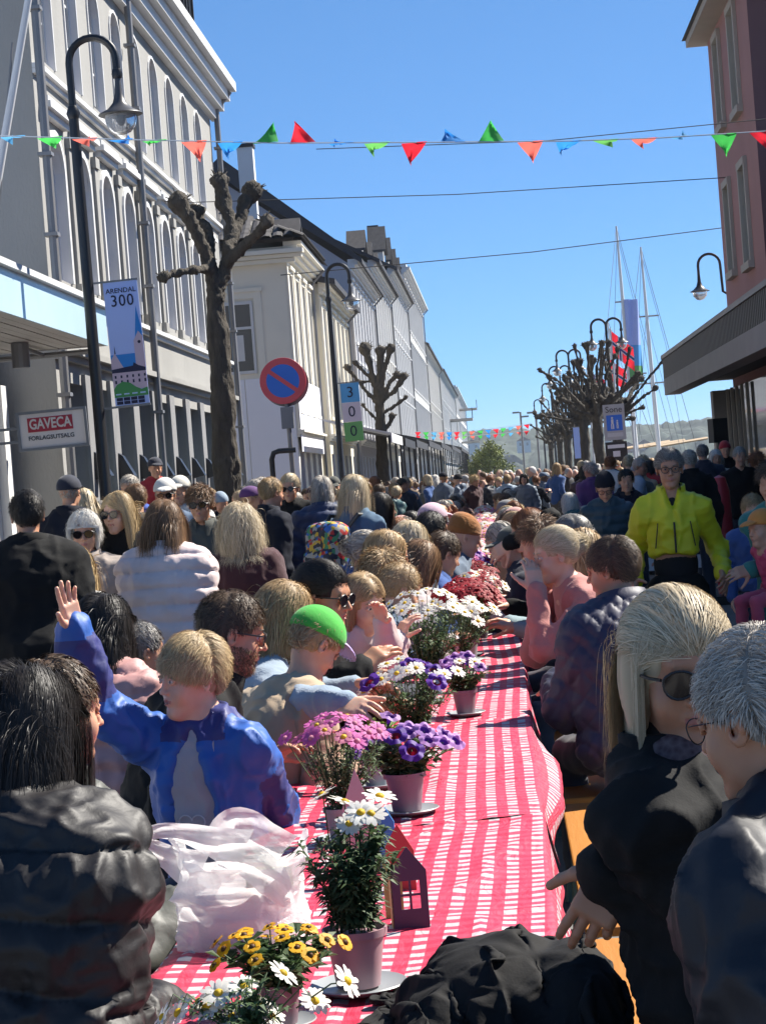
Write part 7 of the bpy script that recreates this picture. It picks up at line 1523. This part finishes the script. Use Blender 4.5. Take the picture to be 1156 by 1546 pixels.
# details on the nearest clothes
def seam(o, pts, m, r=.0025, nm='seam'): MB().tube([tuple(p) for p in pts], r, 5).build(nm, m, o)
def on_surface(o, nm, origin, dirs, off=.002):
    c = [c for c in o.children if c.name.startswith(nm)][0]; me = c.data; n = len(me.vertices); co = np.empty(n * 3, np.float32); me.vertices.foreach_get('co', co); co = co.reshape(-1, 3); out = []
    for d in dirs:
        d = np.array(d, np.float32); d /= np.linalg.norm(d); v = co - origin; t = v @ d; dist = np.linalg.norm(v - t[:, None] * d, axis=1); ok = (dist < .016) & (t > 0)
        if ok.any(): out.append(origin + d * (t[ok].max() + off))
    return out
ob, J, hs = PJ[r3.name]; T_ = J['T']
p_ = on_surface(ob, 'jacket', J['chest'] + T_ @ v3(0, 0, .12), [T_ @ v3(.35, 1, 0)])
for q_ in p_: MB().lathe([(.003, 0), (.008, 0), (.008, .003), (.003, .003)], tuple(q_), 14).build('snap_button', M_lead, ob)
# zip edges on the open blue jacket
ob, J, hs = PJ[boy.name]
me = [c for c in ob.children if c.name.startswith('jacket')][0].data; n = len(me.vertices); co = np.empty(n * 3, np.float32); me.vertices.foreach_get('co', co); co = co.reshape(-1, 3)
for sg in (-1, 1):
    pts = []
    for z_ in np.linspace(.60, .98, 22):
        k_ = (np.abs(co[:, 2] - z_) < .012) & (co[:, 1] > .05) & (co[:, 0] * sg > .01) & (np.abs(co[:, 0]) < .11)
        if k_.any(): i_ = np.argmin(np.abs(co[k_][:, 0])); pts.append(tuple(co[k_][i_] + v3(0, .004, 0)))
    if len(pts) > 3: MB().tube(pts, .0035, 5).build('zip', M_lead, ob)
# ------------------------------------------------------------------ the rest of the crowd, one by one from a small kit
rc_ = random.Random(77); npr = np.random.default_rng(7)
KIT = {}
for pose, var in [('stand', dict(hy=-35, arms=dict(L='fold', R='down'))), ('stand', dict(hy=30, hp=8, arms=dict(L='down', R='pocket'))), ('stand', dict(hy=0, hp=14, arms=dict(L='phone', R='phone'))), ('stand', dict(hy=10, hp=2, arms=dict(L='pocket', R='pocket'))),
                  ('sit', dict(hy=-25, hp=14, arms=dict(L='table', R='table'))), ('sit', dict(hy=30, hp=6, arms=dict(L='table', R='lap'))), ('sit', dict(hy=5, hp=24, arms=dict(L='table', R='table'), lean=24)), ('sit', dict(hy=-5, hp=4, arms=dict(L='lap', R='table')))]:
    lean = var.pop('lean', 4 if pose == 'stand' else 14); J = skel(pose, lean, 0, **var); V, Q, mi = body_mesh(J, .011, .95, .4, 0, handh=.010)
    k = dict(J=J, body=npmesh('body', V, Q, [SK['fair'], LIP], mi=mi), tops={}, legs=npmesh('trousers', *leg_mesh(J, .03), cloth(K['black'])), shoes=[npmesh('shoe', *shoe_mesh(J, s_, .022), cloth((.02, .02, .02), 'leather')) for s_ in 'LR'] if pose == 'stand' else [])
    for tp in ('jacket', 'puffer', 'sweater', 'hood'): V, Q = top_mesh(J, tp, h=.026, seed=len(KIT) * 3 + len(tp)); k['tops'][tp] = npmesh('jacket', V, Q, cloth(K['black']))
    KIT.setdefault(pose, []).append(k)
hair_k = {h: hair_mesh(h, n_, 5, .012, **kw) for h, n_, kw in (('short', 420, dict(width=.006)), ('messy', 420, dict(width=.006)), ('bob', 420, dict(width=.009, length=.15)), ('long', 420, dict(width=.010, length=.27)), ('updo', 350, dict(width=.007)), ('curly', 420, dict(width=.008, length=.12)), ('crop', 300, dict(width=.005)))}
hair_u = hair_mesh('crop', 300, 5, .012, under=True, width=.005)
def cap_meshes():
    V, Q = surf([Ell((0, -.014, .045), (.089, .108, .092), k=.01), Box((0, 0, -.06), (.2, .2, .095), np.array(Matrix.Rotation(R(8), 3, 'X')), rr=.005, k=.006, cut=True), Ell((0, .115, .040), (.06, .07, .010), np.array(Matrix.Rotation(R(-12), 3, 'X')), k=.004)], .010); c = npmesh('cap', V, Q, cloth(K['navy']))
    V, Q = surf([Ell((0, -.02, .05), (.092, .110, .098), k=.01), Ell((0, -.05, .10), (.06, .07, .05), k=.03), Box((0, 0, -.07), (.2, .2, .095), np.array(Matrix.Rotation(R(10), 3, 'X')), rr=.005, k=.008, cut=True)], .010); return c, npmesh('beanie', V, Q, cloth(K['navy']))
capm, beam = cap_meshes()
tcols = [('black', K['black']), ('grey blue', (.09, .12, .17)), ('navy', K['navy']), ('navy', K['dnavy']), ('dark grey', (.05, .05, .055)), ('grey', K['grey']), ('blue', (.02, .07, .22)), ('denim blue', K['denim']), ('olive', K['olive']), ('beige', K['beige']), ('brown', K['brown']), ('maroon', K['maroon']), ('red', K['red']), ('white', K['white']), ('pale blue', K['lblue']), ('teal', K['teal']), ('pink', K['pink']), ('dark green', (.02, .05, .03)), ('purple', K['purple']), ('charcoal', (.025, .025, .028))]
hcols = [('grey haired', 'grey'), ('grey haired', 'grey'), ('white haired', 'white'), ('fair haired', 'ash'), ('blonde', 'blond'), ('light brown haired', 'light'), ('light brown haired', 'light'), ('brown haired', 'brown'), ('dark haired', 'dark'), ('greying', 'salt'), ('black haired', 'black'), ('red haired', 'red')]
used = set()
placed = [(float(o.matrix_world.translation.x), float(o.matrix_world.translation.y)) for o in [p[0] for p in PJ.values()]]
placed = [(p[0].location.x, p[0].location.y) for p in PJ.values()]
def crowd(x, y, heading, pose, zone, group, zoff=0.0, hgt=None):
    k = KIT[pose][rc_.randrange(4)]; J = k['J']; tn, tc = tcols[rc_.randrange(len(tcols))]; hn, hc = hcols[rc_.randrange(len(hcols))]; tp = rc_.choice(['jacket', 'jacket', 'puffer', 'sweater', 'hood']); hk = rc_.choice(['short', 'short', 'short', 'messy', 'bob', 'bob', 'long', 'updo', 'curly', 'crop'])
    hat = rc_.random(); hatn = '' ; s = hgt or (rc_.uniform(.92, 1.07) if pose == 'stand' else rc_.uniform(.93, 1.04))
    if hat < .07: hatn = 'cap'
    elif hat < .11: hatn = 'beanie'
    hcn, hcc = tcols[rc_.randrange(len(tcols))]
    garm = dict(jacket='jacket', puffer='quilted jacket', sweater='sweater', hood='hooded jacket')[tp]
    kind_ = {'short': 'short', 'messy': 'tousled', 'bob': 'chin length', 'long': 'long', 'updo': 'tied up', 'curly': 'curly', 'crop': 'cropped'}[hk]
    base = ('person in a %s %s and %s %s' % (hcn, hatn, tn, garm)) if hatn else ('%s person, hair %s, in a %s %s' % (hn, kind_, tn, garm))
    lab = None
    for ex in [''] + [' near ' + z for z in zone]:
        c = base + ex
        if c not in used and len(c.split()) <= 16 and ex: lab = c; break
    if lab and len(lab.split()) > 16: lab = None
    if lab is None:
        for i in range(2, 99):
            c = '%s %s' % (base, '%s along' % (ordn[i - 1] if i <= 18 else str(i))); 
            if c not in used: lab = c; break
    used.add(lab)
    o = empty('person', (x, y, zoff), R(heading), lab, 'person', group); o.scale = (s, s, s)
    sk = rc_.choice(['fair', 'fair', 'tan', 'pale', 'tan', 'olive'] + (['dark'] if rc_.random() < .3 else []))
    b = link('body', k['body'], o); setmat(b, SK[sk], LIP); t = link('sweater' if tp == 'sweater' else 'jacket', k['tops'][tp], o); setmat(t, cloth(tc, 'nylon' if tp in ('puffer', 'hood') else ('knit' if tp == 'sweater' else 'woven')))
    l = link('trousers', k['legs'], o); setmat(l, cloth(rc_.choice([K['black'], K['navy'], K['denim'], (.08, .07, .06)])))
    if group == GW:
        for sm_ in k['shoes']: link('shoe', sm_, o)
    M_ = Matrix.Translation(J['head'].tolist()) @ Matrix(J['H'].tolist()).to_4x4() @ Matrix.Scale(.95, 4)
    h = link('hair', hair_u if hatn else hair_k[hk], o); h.matrix_local = M_; setmat(h, HC[hc])
    if hatn: q_ = link(hatn, capm if hatn == 'cap' else beam, o); q_.matrix_local = M_; setmat(q_, cloth(hcc))
    placed.append((x, y)); return o
def free(x, y, r): return all((x - a) ** 2 + (y - b_) ** 2 > r * r for a, b_ in placed)
n0 = 0
# both benches
y = 12.6
while y < 42:
    crowd(-1.03 + rc_.uniform(-.06, .05), y, -90 + rc_.uniform(-28, 28), 'sit', ['the left bench, beyond the orange beanie' if y < 22 else 'the left bench, far along', 'the left bench beside the pale flowers', 'the left bench opposite the white barrier', 'the left bench end'], GL) if free(-1.03, y, .38) else None
    y += .60 + .008 * (y - 12)
y = 12.7
while y < 42:
    crowd(.26 + rc_.uniform(-.05, .06), y, 90 + rc_.uniform(-28, 28), 'sit', ['the right bench, beyond the red haired woman' if y < 22 else 'the right bench, far along', 'the right bench beside the pale flowers', 'the right bench by the teal hooded child', 'the right bench end'], GR) if free(.26, y, .38) else None
    y += .60 + .008 * (y - 12)
# standing on the left, denser with distance
cnt = 0; tries = 0
while cnt < 125 and tries < 9000:
    tries += 1; y = 14 + 46 * rc_.random() ** .9; x = rc_.uniform(-5.2, -1.65) if y < 47 else rc_.uniform(-4.7, -1.5)
    if y < 30 and x < -.150 * y * .85 - 1.5: continue
    if y < 19 and rc_.random() < .45: continue
    if not free(x, y, .62) or abs(x + 4.3) + abs(y - 23.7) < .5 or abs(x + 4) + abs(y - 32) < .7: continue
    z = ['the nearest lamp post', 'the large pollarded tree', 'the left shop front'] if y < 34 else (['the no parking sign', 'the second lamp post', 'the cream corner house'] if y < 48 else ['the cafe awnings', 'the small pollarded tree', 'the yellowish house'])
    rc_.shuffle(z); crowd(x, y, rc_.choice([0, 20, -30, -60, -90, 160, 180, 200, 120, 60]) + rc_.uniform(-20, 20), 'stand', z, GS); cnt += 1
cnt = 0; tries = 0
while cnt < 62 and tries < 6000:
    tries += 1; y = 21 + 42 * rc_.random() ** .8; x = rc_.uniform(1.0, min(4.3, .10 * y + .4))
    if y < 40 and x < 1.5 and rc_.random() < .7: continue
    if y < 27 and .9 < x < 2.6: continue
    if not free(x, y, .62): continue
    z = ['the canopy', 'the loudspeaker', 'the yellow jacket'] if x > 2.4 and y < 46 else (['the white barrier', 'the blue beanie', 'the teal hooded child'] if y < 45 else ['the pedestrian zone sign', 'the nearest trees of the right row', 'the double armed lamp'])
    rc_.shuffle(z); crowd(x, y, rc_.choice([0, 20, -30, 30, 90, 160, 180, 200, -90]) + rc_.uniform(-20, 20), 'stand', z, GW); cnt += 1
for (x, y) in [(-1.2, 44), (-.6, 45), (.1, 44.5), (.7, 46), (-.3, 47.5), (.5, 43.5), (-1.5, 46.5), (-.9, 49), (.0, 50), (.9, 49)]:
    crowd(x, y, rc_.uniform(0, 360), 'stand', ['the far end of the tables', 'the end of the checked cloths', 'the last flowers'], GS)
# the mass beyond: one far crowd
J = skel('stand', 4, 0, dict(L='down', R='fold')); V1, Q1 = top_mesh(J, 'jacket', h=.05, seed=2, collar=False); V2, Q2 = leg_mesh(J, .05); V3, Q3 = surf([Ell(J['head'] + v3(0, 0, .01), (.078, .098, .12), k=.01), Cap(J['head'], J['neck'], .05, k=.02)], .024); V4, Q4 = surf([Ell(J['head'] + v3(0, -.02, .035), (.088, .102, .10), k=.01), Box(J['head'] + v3(0, .13, -.05), (.1, .07, .12), rr=.02, k=.01, cut=True)], .024)
VV, QQ = merge((V1, Q1), (V2, Q2), (V3, Q3), (V4, Q4)); nn = [len(V1), len(V2), len(V3), len(V4)]; part_id = np.repeat([0, 1, 2, 3], nn)
allV, allQ, allC = [], [], []; base = 0; skc = (.52, .30, .22)
for i in range(300):
    yy_ = 52 + 88 * rc_.random() ** 1.3; xx_ = rc_.uniform(-4.6, 5.2 if yy_ > 62 else 4.6); a = rc_.uniform(0, 2 * PI); s = rc_.uniform(.9, 1.08); c, s_ = math.cos(a), math.sin(a); Mr = np.array([[c, -s_, 0], [s_, c, 0], [0, 0, 1]], np.float32)
    allV.append((VV * s) @ Mr.T + v3(xx_, yy_, 0)); allQ.append(QQ + base); base += len(VV); tc = tcols[rc_.randrange(20)][1]; hc = rc_.choice([(.3, .29, .28), (.5, .4, .25), (.1, .06, .03), (.6, .58, .55), (.03, .02, .015), (.2, .12, .06)]); tr = rc_.choice([K['black'], K['navy'], K['denim']])
    pal = np.array([tc, tr, skc, hc], np.float32); allC.append(np.concatenate([pal[part_id], np.ones((len(VV), 1), np.float32)], 1))
m_cr, nt_, b_s = new_mat('far_crowd_clothes'); at_ = nt_.nodes.new('ShaderNodeAttribute'); at_.attribute_name = 'col'; nt_.links.new(at_.outputs['Color'], b_s.inputs['Base Color']); b_s.inputs['Roughness'].default_value = .8
me = npmesh('crowd', np.concatenate(allV), np.concatenate(allQ), m_cr); a_ = me.attributes.new('col', 'FLOAT_COLOR', 'POINT'); a_.data.foreach_set('color', np.concatenate(allC).astype(np.float32).ravel())
tag(link('crowd', me), 'dense far crowd filling the street beyond the tables', 'crowd', None, 'stuff')

# ------------------------------------------------------------------ air over the harbour
m, nt, b = new_mat('haze'); nt.nodes.remove(b); pv = nt.nodes.new('ShaderNodeVolumePrincipled'); pv.inputs['Color'].default_value = (.80, .88, 1, 1); pv.inputs['Density'].default_value = .00016; pv.inputs['Anisotropy'].default_value = .3
nt.links.new(pv.outputs[0], [n for n in nt.nodes if n.type == 'OUTPUT_MATERIAL'][0].inputs['Volume'])
hz = MB().box(-4000, 4000, -320, 5600, -2.4, 62).build('haze', m); tag(hz, kind='stuff')
